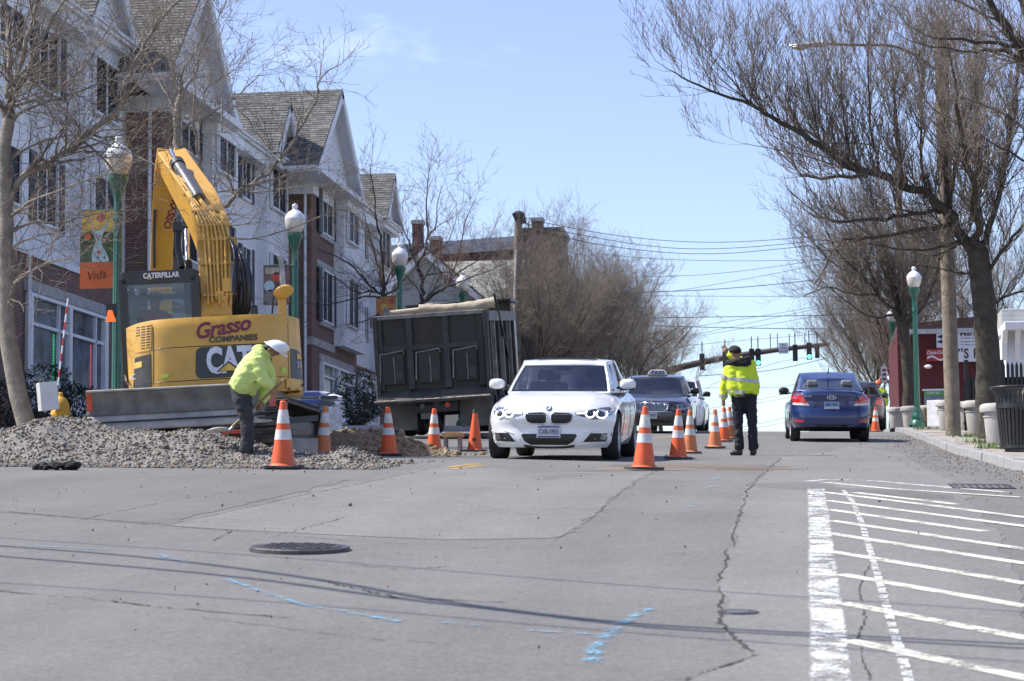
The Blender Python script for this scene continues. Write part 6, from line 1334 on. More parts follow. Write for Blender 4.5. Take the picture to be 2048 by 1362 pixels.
line([(-.34, .195), (-.2, .175), (.2, .175), (.34, .195)], TRIM, 'splitter', .02, .0)
pl_ = MB().box(-.16, .16, -.016, 0, -.085, .085).build('number_plate', PLATE, wc, bevel=.006); pl_.location = (0, fy(0, .40) - .012, .385)
text_on('lettering', 'CXB-5955', .088, PLTX, pl_, face_cam(0, -.018, -.004), sx=.72); MB().box(-.145, .145, -.0175, -.0165, .055, .075).build('plate_band', mat('plate_dark_blue', (.08, .09, .2), .5), pl_); MB().box(-.145, .145, -.0175, -.0165, -.078, -.058).build('plate_band', mat('plate_dark_blue', (.08, .09, .2), .5), pl_)
em = surf([(.042 * math.cos(q * .524), .70 + .036 * math.sin(q * .524)) for q in range(12)], mat('emblem_ring', (.12, .13, .15), .3, .6), 'emblem', .006, rings=2)
surf([(.026 * math.cos(q * .785), .70 + .022 * math.sin(q * .785)) for q in range(8)], mat('emblem_blue', (.08, .2, .5), .3), 'emblem_center', .010, rings=2, parent=em); surf([(.0, .70), (.026, .70), (.02, .714), (.0, .722)], WSG, 'emblem_quarter', .013, rings=1, parent=em); surf([(0, .70), (-.026, .70), (-.02, .686), (0, .678)], WSG, 'emblem_quarter', .013, rings=1, parent=em)
MB().prism([(-.42, 2.3), (.42, 2.3), (.42, 2.95), (-.42, 2.95)], 'z', 1.418, 1.452).build('sunroof', mat('sunroof_glass', (.015, .02, .035), .08, coat=.5), wc)
MB().box(.38, .52, 1.60, 1.61, .985, 1.03).build('paper_pass', WSG, wc)
# --- black taxi behind it
KP = carpaint('black_car_paint', (.010, .0115, .018))
SPT = dict(L=5.4, W=1.98, top=[(0, .82), (.2, .86), (1.0, .96), (1.55, 1.0), (3, 1.0), (4.2, 1.02), (5.2, 1.02), (5.4, .98)], rock=[(0, .0), (5.4, .05)], sec=[(0, .93), (.15, .97), (.5, 1.0), (.8, .98), (1, .92)], plan=[(0, .97), (.4, 1.0), (4.6, 1.0), (5.4, .94)], front=[(.2, .06), (.35, .0), (.5, .0), (.56, .06), (.75, .09), (.86, .16)], rear=[(.3, .0), (1, .08)], fc=.13, fc2=.18, rc=.1, tyre=.34, fa=.95, wb=2.99, doors=(1.6, 2.8, 3.8), handles=(2.6, 3.6), hoodcrown=.05, mirror=TRIM,
    cab=dict(T=[0, .05, .2, .34, .46, .50, .62, .76, .88, .95, 1], wins=((1, 4), (5, 8)), y0=1.5, y1=2.35, y2=3.75, y3=4.7, zr=1.49, wb=.88, wr=.68, belt=.85, belt0=1.0, arch=.06))
x0 = onY(1302, 862, 56.8).x; tx, surf, line, fy, ry, hit = make_car('taxi', 'black taxi sedan with white roof sign behind the white car', SPT, KP, (x0, 56.8, gz(x0, 57.6) - .05), heading(x0, 58.5, .01), CGLD, (INTG, INT))
GRL = [(-.40, .60), (-.42, .70), (-.44, .775), (.44, .775), (.42, .70), (.40, .60), (.32, .555), (-.32, .555)]
o = surf(GRL, mat('grille_dark_chrome', (.09, .09, .10), .3, .5), 'grille', .004, rings=4); line(GRL + GRL[:1], CHROME, 'grille_frame', .018, .01, parent=o)
for q in range(21): xq = -.38 + q * .038; line([(xq, .575), (xq, .67), (xq, .765)], CHROME, 'grille_bar', .008, .012, parent=o)
MB().box(-.018, .018, fy(0, .80) - .03, fy(0, .8), .70, .87).build('hood_emblem', CHROME, tx, bevel=.006)
for s in (-1, 1):
    P = [(s * .50, .60), (s * .52, .66), (s * .60, .735), (s * .80, .745), (s * .92, .72), (s * .93, .64), (s * .80, .60)]; o = surf(P if s > 0 else P[::-1], LAMPG, 'headlight', .005, rings=4)
    for cx in (.60, .72, .82): surf([(s * cx + .034 * math.cos(q * .6283), .668 + .034 * math.sin(q * .6283)) for q in range(10)], LAMPD, 'lamp_lens', .011, rings=2, parent=o)
line([(-.93, .545), (-.5, .545), (0, .535), (.5, .545), (.93, .545)], CHROME, 'bumper_trim', .012, .004); surf([(-.5, .27), (-.5, .34), (.5, .34), (.5, .27)], TRIM, 'lower_intake', .004, rings=2)
pl_ = MB().box(-.155, .155, -.014, 0, -.075, .075).build('number_plate', PLATE, tx); pl_.location = (0, fy(0, .45) - .01, .45); text_on('lettering', 'L 1475', .09, PLTX, pl_, face_cam(0, -.017, 0), sx=.85)
MB().prism([(-.27, 0), (.27, 0), (.23, .09), (.16, .145), (-.16, .145), (-.23, .09)], 'y', 2.72, 2.95).build('roof_sign', mat('roof_sign_white', (.72, .72, .72), .4), tx, bevel=.015).location = (0, 0, 1.50); text_on('lettering', 'TAXI', .12, BLK, tx, face_cam(0, 2.715, 1.565), sx=1.15, spacing=1.2, offset=.004)
# --- pale car behind the taxi, dark car parked at the right kerb
SPS = dict(SPT, L=4.7, W=1.86, wb=2.75, fa=.9, top=[(0, .85), (.3, .95), (1.1, 1.05), (3, 1.05), (4.7, 1.0)], cab=dict(SPT['cab'], y0=1.1, y1=1.75, y2=3.4, y3=4.2, zr=1.62, wb=.82, wr=.66, belt=.9, belt0=1.05), mirror=TRIM, doors=(1.4, 2.4, 3.3), handles=(2.2, 3.1))
xs_ = onY(1408, 850, 67).x - .93; make_car('parked_car', 'white car mostly hidden behind the black taxi', SPS, WP, (xs_, 66.5, gz(xs_, 67.4) - .05), heading(xs_, 68.5), CGLD, (INT, INT))
SPD = dict(SPW, rear=[(.2, .08), (.45, 0), (.6, .02), (.85, .06), (1.0, .12)], hoodcrown=.05, crease=0, L=4.6)
dk, surf, line, fy, ry, hit = make_car('parked_car', 'dark car parked at the right kerb beyond the blue sedan', SPD, carpaint('charcoal_car_paint', (.012, .016, .026)), (1.28, 70.2, gz(1.28, 69.5) + .1), heading(1.28, 68, 0, True), CGL, (INT, INT))
for s in (-1, 1): P = [(s * .58, .72), (s * .60, .92), (s * .82, .95), (s * .84, .70)]; surf(P if s > 0 else P[::-1], REDL, 'tail_light', .005, True, 3)
# --- blue sedan, tail to the camera
BP = carpaint('blue_car_paint', (.006, .024, .115), .15, .3)
SPB = dict(L=4.37, W=1.70, top=[(0, .70), (.3, .80), (.9, .92), (1.2, .97), (2, .98), (3, 1.02), (3.6, 1.07), (4.0, 1.10), (4.25, 1.10), (4.37, 1.06)], rock=[(0, .0), (3.6, .02), (4.37, .13)], sec=[(0, .91), (.12, .95), (.4, .99), (.6, 1.0), (.78, .975), (.9, .93), (1, .86)], plan=[(0, .93), (.4, .98), (1, 1), (3.5, 1.0), (4.0, .985), (4.37, .96)], front=[(.2, .08), (.4, 0), (.7, .06)],
    rear=[(.26, .09), (.36, .02), (.52, .0), (.66, .035), (.72, .075), (.88, .085), (1.0, .06), (1.08, .09)], fc=.2, rc=.14, rc2=.16, tyre=.305, fa=.80, wb=2.57, doors=(1.4, 2.4, 3.2), handles=(2.2, 3.1), hoodcrown=.06, tw=.10, mirror=TRIM, cab=dict(T=[0, .05, .2, .34, .46, .50, .62, .76, .86, .94, 1], wins=((1, 4), (5, 8)), y0=1.1, y1=1.95, y2=3.1, y3=3.92, zr=1.455, wb=.745, wr=.59, belt=.8, belt0=.98))
xb = onY(1664, 888, 47.2).x; yaw = .052; Hh = heading(xb, 48.5, yaw, True); E3 = Hh.to_matrix(); P0 = Vector((xb, 47.2, gz(xb, 48) - .8 * (gz(xb, 49) - gz(xb, 47)) / 2)) - E3 @ Vector((0, 4.37, 0))
bl, surf, line, fy, ry, hit = make_car('parked_car', 'dark blue sedan seen from behind in the right lane', SPB, BP, tuple(P0), Hh, glass('light_car_glass', (.72, .76, .80), .35), (INTG, INTG))
for s in (-1, 1):
    P = [(s * .48, .80), (s * .56, .90), (s * .63, .985), (s * .78, 1.0), (s * .835, .95), (s * .82, .83), (s * .68, .80)]; o = surf(P if s > 0 else P[::-1], REDL, 'tail_light', .006, True, 5)
    P = [(s * .46, .755), (s * .49, .80), (s * .66, .815), (s * .80, .82), (s * .80, .775)]; surf(P if s > 0 else P[::-1], CLRL, 'tail_light_clear', .009, True, 3, parent=o)
    P = [(s * .56, .415), (s * .58, .46), (s * .76, .475), (s * .80, .45), (s * .70, .41)]; surf(P if s > 0 else P[::-1], REDL, 'reflector', .006, True, 2)
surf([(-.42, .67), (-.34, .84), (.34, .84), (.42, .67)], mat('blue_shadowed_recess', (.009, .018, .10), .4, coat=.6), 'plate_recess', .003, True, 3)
pl_ = MB().box(-.155, .155, -.012, 0, -.075, .075).build('number_plate', PLATE, bl); pl_.matrix_local = Matrix.Translation((0, ry(0, .77) + .012, .765)) @ Matrix.Rotation(math.pi, 4, 'Z'); MB().box(-.148, .148, -.0135, -.0125, -.03, .07).build('plate_field', PLTB, pl_); text_on('lettering', '8AC-VN1', .082, PLTX, pl_, face_cam(0, -.016, .012), sx=.75)
b = MB(); yy = lambda x, z: ry(x, z) + .012
b.tube([(.09 * math.cos(q * .449), yy(0, .93), .93 + .045 * math.sin(q * .449)) for q in range(15)], .007, 6).bar((-.045, yy(0, .93), .90), (-.03, yy(0, .93), .965), .012, .012).bar((.035, yy(0, .93), .90), (.05, yy(0, .93), .965), .012, .012).bar((-.04, yy(0, .93), .925), (.045, yy(0, .93), .94), .012, .012); b.build('emblem', CHROME, bl, kind='stuff')
text_on('lettering', 'ACCENT', .05, CHROME, bl, Matrix.Translation((.46, ry(.46, .955) + .006, .955)) @ Matrix.Rotation(math.pi, 4, 'Z') @ Matrix.Rotation(math.pi / 2, 4, 'X'), sx=1.2)
line([(-.72, 1.06), (-.4, 1.085), (0, 1.09), (.4, 1.085), (.72, 1.06)], BP, 'boot_lip', .016, -.004, True); line([(-.78, .685), (-.4, .655), (0, .65), (.4, .655), (.78, .685)], TRIM, 'bumper_seam', .006, .001, True)
surf([(-.62, .29), (-.55, .37), (.55, .37), (.62, .29)], TRIM, 'rear_apron', .004, True, 2)
MB().tube([(0, 3.0, 1.45), (0, 3.08, 1.49), (0, 3.22, 1.62)], [.02, .012, .004], 6).build('aerial', TRIM, bl)
# ------------------------------------------------------------------ yellow excavator
YEL = mat('machine_yellow', (.60, .325, .038), .42, var=.10, scale=3, coat=.25, dust=.35, dcol=(.34, .25, .13)); MBLK = mat('machine_black', (.016, .017, .019), .45, var=.3, coat=.2, dust=.25, dcol=(.10, .09, .08)); STL = mat('worn_blade_steel', (.15, .14, .13), .6, .3, var=.35, scale=5, bump=.3, dust=.55, dcol=(.25, .225, .19)); DUSTY = mat('dusty_lower_steel', (.36, .335, .29), .85, var=.25, scale=5, bump=.4); TRK = mat('track_steel', (.055, .05, .045), .7, .4, var=.4, dust=.7, dcol=(.16, .135, .105)); HOSE = mat('hydraulic_hose', (.012, .012, .013), .4, coat=.2)
S_EX, YR = 148.0, 30.2; EX_R = -.058
_c = onY(430, 712, YR); _rot = EX_R - ROLL * 1.0
def ex(px, py):
    dx, dz = (px - 430) / S_EX, (712 - py) / S_EX; t = .068; return (dx * math.cos(t) + dz * math.sin(t), -dx * math.sin(t) + dz * math.cos(t) + 1.45)
EX_YAW = .262; RM = Matrix.Rotation(EX_YAW, 4, 'Z') @ Matrix.Rotation(EX_R, 4, 'Y'); base = _c + RM @ Vector((0, 1.2, -1.45))
exc = thing('excavator', 'yellow tracked excavator with raised boom and a blade behind the gravel heap', 'excavator', tuple(base), rot=(0, EX_R, EX_YAW))
def E(px, py, y):   # photo pixel on the local plane y -> local point (keeps its place at that depth)
    k = (31.2 + y + 1.2) / 31.2; x, z = ex(px, py); c = ex(430, 1106); return Vector((c[0] + (x - c[0]) * k, y, c[1] + (z - c[1]) * k))
def cw(a, u, c):
    n = 9.0; m = max(abs(a), abs(c * 2 - 1)); cc = c * 2 - 1; d = (abs(a) ** n + abs(cc) ** n) ** (1 / n); cc = cc / d * m if d > 1e-6 else cc
    x = a * 1.255 * (1 - .03 * (1 - u)); y = -1.2 + u * 2.7 + (1 - u) ** 3 * (.62 * abs(a) ** 5 + .05 * abs(a) ** 2) + (1 - u) ** 4 * .05 * abs(cc) ** 8
    return (x, y, 1.45 + cc * .53 - .0 * u + (.03 if cc > 0 else 0))
V, Fs, _ = lattice(cw, lin(-1, 1, 40), lin(0, 1, 12), lin(0, 1, 16)); b = MB(); b.add(V, Fs); me = b.mesh('counterweight', 60); link('counterweight', me, YEL, exc)
bvx = BVHTree.FromPolygons([v.co.copy() for v in me.vertices], [tuple(p.vertices) for p in me.polygons])
def ey(x, z):
    h = bvx.ray_cast(Vector((x, -5, z)), Vector((0, 1, 0)))[0]; return h.y if h else -.6
def exl(px, py, off=.004): x, z = ex(px, py); return Vector((x, ey(x, z) - off, z))
def decal(nm, pxs, m, off=.006, parent=None):
    P = []
    for (x0, z0), (x1, z1) in zip(pxs, pxs[1:] + pxs[:1]):
        k = max(1, int(math.hypot(x1 - x0, z1 - z0) / 7)); P += [(x0 + (x1 - x0) * i / k, z0 + (z1 - z0) * i / k) for i in range(k)]
    cx, cz = sum(p[0] for p in P) / len(P), sum(p[1] for p in P) / len(P); n = len(P); vs = []; R = 5
    for q in range(R):
        s = 1 - q / R; vs += [exl(cx + (x - cx) * s, cz + (z - cz) * s, off) for x, z in P]
    vs.append(exl(cx, cz, off)); fs = []
    for q in range(R - 1): fs += [(q * n + i, q * n + (i + 1) % n, (q + 1) * n + (i + 1) % n, (q + 1) * n + i) for i in range(n)]
    fs += [((R - 1) * n + i, (R - 1) * n + (i + 1) % n, len(vs) - 1) for i in range(n)]
    k0 = len(vs); vs += [exl(x, z, -.01) for x, z in P]; fs += [(i, (i + 1) % n, k0 + (i + 1) % n, k0 + i) for i in range(n)]
    return MB().add(vs, fs).build(nm, m, parent or exc, smooth=40)
def rrect(x0, y0, x1, y1, r, sk=0):
    out = []
    for cx, cy, a0 in ((x1 - r, y0 + r, -90), (x1 - r, y1 - r, 0), (x0 + r, y1 - r, 90), (x0 + r, y0 + r, 180)):
        for k in range(5): a = math.radians(a0 + k * 22.5); out.append((cx + r * math.cos(a), cy + r * math.sin(a) - (cx - (x0 + x1) / 2) * sk))
    return out
def exline(pts, m, nm, r=.006, off=.0): 
    P = []
    for a, c in zip(pts, pts[1:]): P += [exl(a[0] + (c[0] - a[0]) * k / 8, a[1] + (c[1] - a[1]) * k / 8, off) for k in range(8)]
    return MB().tube(P + [exl(*pts[-1], off)], r, 5).build(nm, m, exc)
for P in ([(303, 698), (440, 690), (578, 682)], [(304, 655), (306, 770)], [(579, 627), (582, 775)], [(300, 768), (450, 758), (582, 750)]): exline(P, MBLK, 'panel_seam')
decal('vent_panel', rrect(263, 642, 300, 702, 8, .07), YEL, .016)
for r_ in range(9):
    for c_ in range(3):
        x, y = 268 + c_ * 11, 650 + r_ * 5.6 - c_ * .7; 
        if c_ == 0 and r_ > 3: continue
        decal('vent_slot', [(x, y), (x + 8, y - .6), (x + 8, y + 2), (x, y + 2.6)], MBLK, .019)
decal('side_panel', [(266, 713), (299, 707), (301, 774), (262, 780)], MBLK, .012); decal('side_panel', [(585, 690), (611, 692), (613, 752), (587, 752)], MBLK, .012)
decal('warning_label', [(265, 723), (281, 721), (281, 733), (265, 735)], BAN_Y, .02); decal('warning_label', [(600, 699), (609, 699), (609, 709), (600, 709)], BAN_Y, .02)
HV = mat('hivis_mark', (.45, .62, .06), .5); decal('reflective_mark', [(323, 752), (338, 750), (338, 757), (323, 759)], HV, .01); decal('reflective_mark', [(566, 731), (578, 730), (578, 743), (566, 744)], HV, .01)
decal('right_skirt', rrect(577, 753, 615, 787, 6, .05), YEL, .03)
sg = decal('sign_panel', rrect(391, 690, 546, 754, 13, .07), mat('sign_panel_black', (.014, .017, .022), .4, coat=.3), .010)
def exwrap(me, off):
    for v in me.vertices: v.co = Vector((v.co.x, ey(v.co.x, v.co.z) - off + (v.co.y * .5), v.co.z))
    me.update(); return me
def exword(txt, size, px, py, m, off, ang=0, par=None, **k):
    me = text_mesh(txt, size, 'lettering', extrude=.003, **k); x, z = ex(px, py); me.transform(Matrix.Translation((x, 0, z)) @ Matrix.Rotation(-ang, 4, 'Y') @ Matrix.Rotation(math.pi / 2, 4, 'X')); exwrap(me, off); return link('lettering', me, m, par or exc)
WL = mat('white_lettering', (.66, .67, .72), .5); exword('CAT', .48, 459, 722, WL, .022, par=sg, sx=.66, offset=.022, spacing=1.0)
decal('emblem_triangle', [(433, 745), (458, 722), (484, 741)], mat('triangle_black', (.014, .017, .022), .4), .026, sg); decal('emblem_triangle', [(438, 743.5), (458, 726), (478, 740.5)], BAN_Y, .030, sg)
MAR = mat('maroon_script', (.17, .012, .045), .4); exword('Grasso', .30, 443, 654, MAR, .014, .13, shear=.32, offset=.006, sx=.95, spacing=.94); exword('COMPANIES', .11, 466, 676, mat('dark_olive_lettering', (.06, .05, .03), .5), .014, .012, sx=1.12, offset=.004, shear=.1)
exword('314C', .11, 255, 752, WL, .012, sx=.7); exword('31', .11, 606, 722, WL, .02, sx=.7)
# upper deck and engine cover
b = MB(); b.box(-1.22, 1.22, -.6, 1.48, 1.0, 1.04); b.build('deck', MBLK, exc)
# cab
xl, xr = E(240, 600, .05).x, E(392, 600, .05).x; zt_, zb_ = E(320, 537, .05).z, 1.3; y0, y1 = .0, 1.55
b = MB(); b.prism([(xl + .06, zt_), (xr - .03, zt_), (xr, zt_ - .05), (xr + .03, zb_), (xl, zb_), (xl - .02, zt_ - .12)], 'y', y0 + .06, y1); cabn = None
fr = MB(); hw = .075
fr.prism([(xl, zt_ - .10), (xl + .05, zt_), (xr - .04, zt_), (xr, zt_ - .05), (xr, zt_ - .19), (xl, zt_ - .19)], 'y', y0, y0 + .08).build('cab_header', MBLK, exc, bevel=.012)
for x in (xl + .02, xr - .02):
    for y in (y0, y1 - .06): MB().bar((x + (.05 if x > 0 else .0), y + .04, zb_), (x, y + .04, zt_ - .10), .13 if y == y0 else .08, .08, (0, 1, 0)).build('cab_post', MBLK, exc, bevel=.012)
MB().box(xl - .01, xr + .01, y0 + .081, y1 + .05, zt_ - .06, zt_ + .01).build('cab_roof', MBLK, exc, bevel=.03); MB().box(xl, xr, y1 - .05, y1, zb_, zb_ + .35).build('cab_front_panel', MBLK, exc); MB().box(xl + .08, xr - .08, y0 + .01, y0 + .03, zb_, zt_ - .19).build('rear_window', glass('cab_glass', (.80, .84, .84), .0), exc)
for x in (xl + .01, xr - .01): MB().box(x - .008, x + .008, y0 + .12, y1 - .1, zb_ + .1, zt_ - .12).build('side_window', glass('cab_glass_dark', (.10, .11, .12), .5), exc)
MB().box(xl + .08, xr - .08, y1 - .03, y1 - .01, zb_ + .35, zt_ - .1).build('front_window', glass('cab_glass', (.80, .84, .84), .0), exc); MB().box(xl, xr, y0 + .03, y1, zb_ - .05, zb_).build('cab_floor', MBLK, exc); MB().box(xl + .1, xl + .18, y0 + .032, y0 + .05, zt_ - .5, zt_ - .19).box(xl + .08, xr - .08, y0 + .6, y0 + .64, zt_ - .36, zt_ - .28).build('cab_trim', MBLK, exc, kind='stuff')
p = E(318, 544, 0); text_on('lettering', 'CATERPILLAR', .105, WL, exc, face_cam(p.x, y0 - .006, zt_ - .075), sx=.80, offset=.004); MB().prism([(p.x - .20, zt_ - .125), (p.x - .12, zt_ - .125), (p.x - .16, zt_ - .09)], 'y', y0 - .012, y0 - .007).build('emblem_triangle', BAN_Y, exc)
MB().box(xl + .3, xl + .75, .55, .62, 1.35, 1.85).build('seat_back', INT, exc, bevel=.05)
# boom, stick, cylinders, pipes
def beam(nm, pts, w, m=YEL, parent=None):
    """box section along points; each point carries its depth normal to the side view (h)"""
    vs = []; fs = []; N = len(pts)
    for i, (p, h) in enumerate(pts):
        d = (pts[min(i + 1, N - 1)][0] - pts[max(i - 1, 0)][0]).normalized(); s = d.cross(Vector((0, 1, 0))); s = Vector((1, 0, 0)) if s.length < .1 else s; s = Vector((1, 0, 0)) - d * d.x; s.normalize(); u = d.cross(s)
        for a, c in ((-1, -1), (1, -1), (1, 1), (-1, 1)): vs.append(p + s * w / 2 * a + u * h / 2 * c)
    for i in range(N - 1):
        for k in range(4): fs.append((i * 4 + k, i * 4 + (k + 1) % 4, i * 4 + 4 + (k + 1) % 4, i * 4 + 4 + k))
    fs += [(3, 2, 1, 0), tuple(range(N * 4 - 4, N * 4))]; return MB().add(vs, fs).build(nm, m, parent or exc, bevel=.02)
beam('boom', [(E(432, 650, .2), .5), (E(430, 560, .7), .62), (E(425, 470, 1.25), .74), (E(400, 410, 1.9), .62), (E(364, 352, 2.7), .46), (E(336, 305, 3.4), .34)], .46)
beam('boom_side_plate', [(E(412, 648, .0), .1), (E(404, 560, .45), .3), (E(398, 480, .9), .3)], .12)
beam('stick', [(E(329, 285, 3.55), .30), (E(324, 330, 3.6), .55), (E(319, 420, 3.75), .5), (E(317, 540, 4.1), .4), (E(317, 640, 4.4), .3)], .36)
beam('stick_ear', [(E(345, 284, 3.4), .22), (E(343, 330, 3.35), .26)], .08)
st = MB(); st.tube([E(303, 410, 3.45), E(302, 470, 3.5), E(303, 530, 3.8)], .025, 6).build('stick_hose', HOSE, exc)
MB().cyl(E(333, 286, 2.9), E(347, 316, 2.5), .038, None, 12).build('cylinder_rod', CHROME, exc, smooth=40); MB().cyl(E(346, 313, 2.52), E(392, 386, 1.45), .095, None, 16).build('stick_cylinder', mat('cylinder_grey', (.13, .13, .125), .35, .5, coat=.3), exc, smooth=40)
MB().cyl(E(346, 312, 2.53), E(350, 320, 2.42), .115, None, 16).build('cylinder_gland', MBLK, exc, smooth=40)
for px in (371, 452):
    MB().cyl(E(px + 6, 620, .4), E(px, 520, 1.0), .075, None, 14).build('boom_cylinder', MBLK, exc, smooth=40); MB().cyl(E(px, 520, 1.0), E(px - 3, 452, 1.4), .04, None, 12).build('cylinder_rod', CHROME, exc, smooth=40)
PIPEY = mat('pipe_yellow', (.62, .36, .06), .3, var=.08, coat=.6)
def boomtop(px, py):     # local depth of the boom face towards the rear, a little proud
    return float(np.interp(py, [290, 305, 340, 372, 410, 440, 470, 540, 606, 650], [3.0, 2.65, 2.1, 1.65, 1.25, .88, .70, .42, .10, -.06]))
for k in range(7):
    o = (k - 3) * 8.5; P = [(438 + o * .9, 606 - 6 * (k % 3)), (434 + o * .9, 540), (430 + o, 468), (424 + o * .9, 438), (404 + o * .6, 410), (376 + o * .45, 372), (352 + o * .3, 340 + 4 * (k % 2))][: 7 if k in (0, 2, 5) else 6 if k in (1, 4) else 5]
    MB().tube([E(x, y, boomtop(x, y) - .07 - .025 * (k % 2)) for x, y in P], .018, 7).build('hydraulic_pipe', PIPEY, exc, smooth=50)
for y, w in ((585, 34), (520, 36), (470, 38), (440, 36), (412, 27), (378, 20)):
    x = float(np.interp(y, [372, 410, 438, 470, 606], [376, 404, 424, 430, 438])); MB().bar(E(x - w, y + 2, boomtop(x, y) - .055), E(x + w, y - 2, boomtop(x, y) - .055), .05, .03).build('pipe_clamp', YEL, exc)
b = MB(); [b.cbox(E(x, y, d), s) for x, y, d, s in ((437, 588, .15, (.14, .1, .14)), (447, 602, .12, (.1, .1, .2)), (452, 566, .15, (.12, .1, .2)), (460, 478, .7, (.18, .1, .12)), (415, 425, 1.2, (.3, .12, .08)))]; b.build('valve_block', YEL, exc, bevel=.012, kind='stuff')
for k in range(8): MB().tube(smooth_path([E(456 + k * 1.5, 468 + k * 2, .55 + .03 * k), E(468 + k * 2.4, 496 + 4 * (k % 3), .3 + .1 * (k % 2)), E(466 + k * 5.2, 545, .12 + .12 * (k % 2)), E(468 + k * 5.0, 590, .1 + .1 * (k % 3)), E(462 + k * 4.2, 640, .3)]), .019, 7).build('hydraulic_hose', HOSE, exc, smooth=80)
MB().cbox(E(350, 447, 1.0), (.15, .12, .15)).build('work_lamp', MBLK, exc, bevel=.02); MB().tube(smooth_path([E(352, 456, 1.0), E(350, 490, .9), E(360, 530, .7)]), .05, 8).build('lamp_bracket', MBLK, exc)
text_on('lettering', 'GRASSO', .16, MAR, exc, Matrix.Translation(E(337, 412, 3.33)) @ Matrix.Rotation(.35, 4, 'Y') @ Matrix.Rotation(math.pi / 2, 4, 'X') @ Matrix.Rotation(-math.pi / 2, 4, 'Z'), offset=.006)
# exhaust, mirror, beacon
MB().tube([E(567, 630, .3), E(566, 560, .3), E(563, 515, .3), E(559, 503, .3)], [.05, .045, .04, .045], 12).build('exhaust_pipe', mat('heat_worn_steel', (.33, .32, .31), .5, .5, var=.3), exc, smooth=60)
MB().lathe([(.001, -.03), (.13, -.03), (.14, 0), (.12, .035), (.06, .05), (.001, .05)], 20, Matrix.Translation(E(568, 577, -.1)) @ Matrix.Rotation(math.pi / 2 + .3, 4, 'X') @ Matrix.Rotation(.3, 4, 'Z') @ Matrix.Diagonal((1.08, .72, 1, 1))).build('mirror_back', YEL, exc, smooth=40); MB().box(-.06, .06, -.06, .06, 0, .32, Matrix.Translation(E(567, 626, 0))).build('mirror_post', YEL, exc, bevel=.01)
MB().tube([E(545, 626, 0), E(547, 592, 0), E(556, 560, 0)], .014, 6).build('grab_rail', MBLK, exc); MB().cbox(E(508, 620, .1), (.12, .1, .2)).build('cap', MBLK, exc, bevel=.03)
MB().cbox(E(219, 622, .6), (.15, .1, .2)).build('beacon_bracket', MBLK, exc); MB().prism([(-.07, 0), (.075, 0), (.03, .16), (-.03, .16)], 'y', -.05, .05, Matrix.Translation(E(218, 643, .55))).build('beacon_lens', mat('amber_lens', (.85, .13, .02), .3, emit=(1.0, .16, .03), estr=.5), exc, bevel=.01)
# undercarriage: turned a little against the upper works; lower than the deck
uc = Matrix.Rotation(-.20, 4, 'Z')
MB(uc).box(-.6, .6, -1.1, 1.1, .35, .80).build('car_body', MBLK, exc, bevel=.03); MB().lathe([(.5, .8), (.5, 1.0)], 24).build('slew_ring', MBLK, exc)
shoe = None; Ls, Rs = 2.6, .36; per = 2 * Ls + 2 * math.pi * Rs; n = 34
for s in (-1, 1):
    MB(uc).box(s * 1.0 - .17, s * 1.0 + .17, -1.35, 1.35, .2, .58).build('track_frame', MBLK, exc, bevel=.04)
    for k in range(n):
        d = per * k / n
        if d < Ls: y, z, a = -Ls / 2 + d, .38 + Rs, 0
        elif d < Ls + math.pi * Rs: q = (d - Ls) / Rs; y, z, a = Ls / 2 + Rs * math.sin(q), .38 + Rs * math.cos(q), -q
        elif d < 2 * Ls + math.pi * Rs: y, z, a = Ls / 2 - (d - Ls - math.pi * Rs), .38 - Rs, math.pi
        else: q = (d - 2 * Ls - math.pi * Rs) / Rs; y, z, a = -Ls / 2 - Rs * math.sin(q), .38 - Rs * math.cos(q), math.pi - q
        if shoe is None: b = MB(); b.box(-.26, .26, -.105, .105, -.02, .02).box(-.26, .26, -.02, .01, .0202, .06).box(-.26, .26, .07, .095, .0202, .05); shoe = b.mesh('track_shoe')
        o = link('track_shoe', shoe, TRK, exc); o.matrix_local = uc @ Matrix.Translation((s * 1.0, y, z)) @ Matrix.Rotation(a, 4, 'X')
    for k in range(5): MB(uc).cyl((s * 1.0 - .2, -1.2 + k * .6, .16), (s * 1.0 + .2, -1.2 + k * .6, .16), .1, None, 12).build('roller', TRK, exc)
# dozer blade
bl0, bl1 = E(172, 790, -2.05), E(553, 767, -1.75); bot = E(172, 866, -2.05).z - bl0.z; b = MB(); ob = MB(); lo = MB()
def bp(u, v): 
    p = bl0.lerp(bl1, u); d = Vector((bl1.y - bl0.y, -(bl1.x - bl0.x), 0)).normalized(); return p + Vector((0, 0, bot * 1.04 * v)) + d * (-.10 * math.sin(v * 3.1416) + .10 * v)
b.grid(lambda u, v: bp(u, v * .62), 30, 8).build('blade', STL, exc, smooth=60).modifiers.new('t', 'SOLIDIFY').thickness = .03
MB().grid(lambda u, v: bp(u, .63 + v * .37), 30, 6).build('cutting_edge', DUSTY, exc, smooth=60).modifiers.new('t', 'SOLIDIFY').thickness = .03
MB().grid(lambda u, v: bp(.0 + u * .03, v * .5) + Vector((0, -.02, .01)), 4, 8).build('painted_end', mat('blade_orange_paint', (.55, .08, .03), .6, var=.3, dust=.4), exc); MB().grid(lambda u, v: bp(.962 + u * .04, v * .7) + Vector((0, -.02, .05)), 4, 8).build('painted_end', mat('blade_orange_paint', (.55, .08, .03), .6), exc)
MB().tube([bp(u / 10, .0) + Vector((0, -.01, .01)) for u in range(11)], .018, 6).build('blade_lip', DUSTY, exc); MB().tube([bp(u / 10, .8) + Vector((0, -.03, 0)) for u in range(11)], .012, 5).build('blade_bolt_line', MBLK, exc)
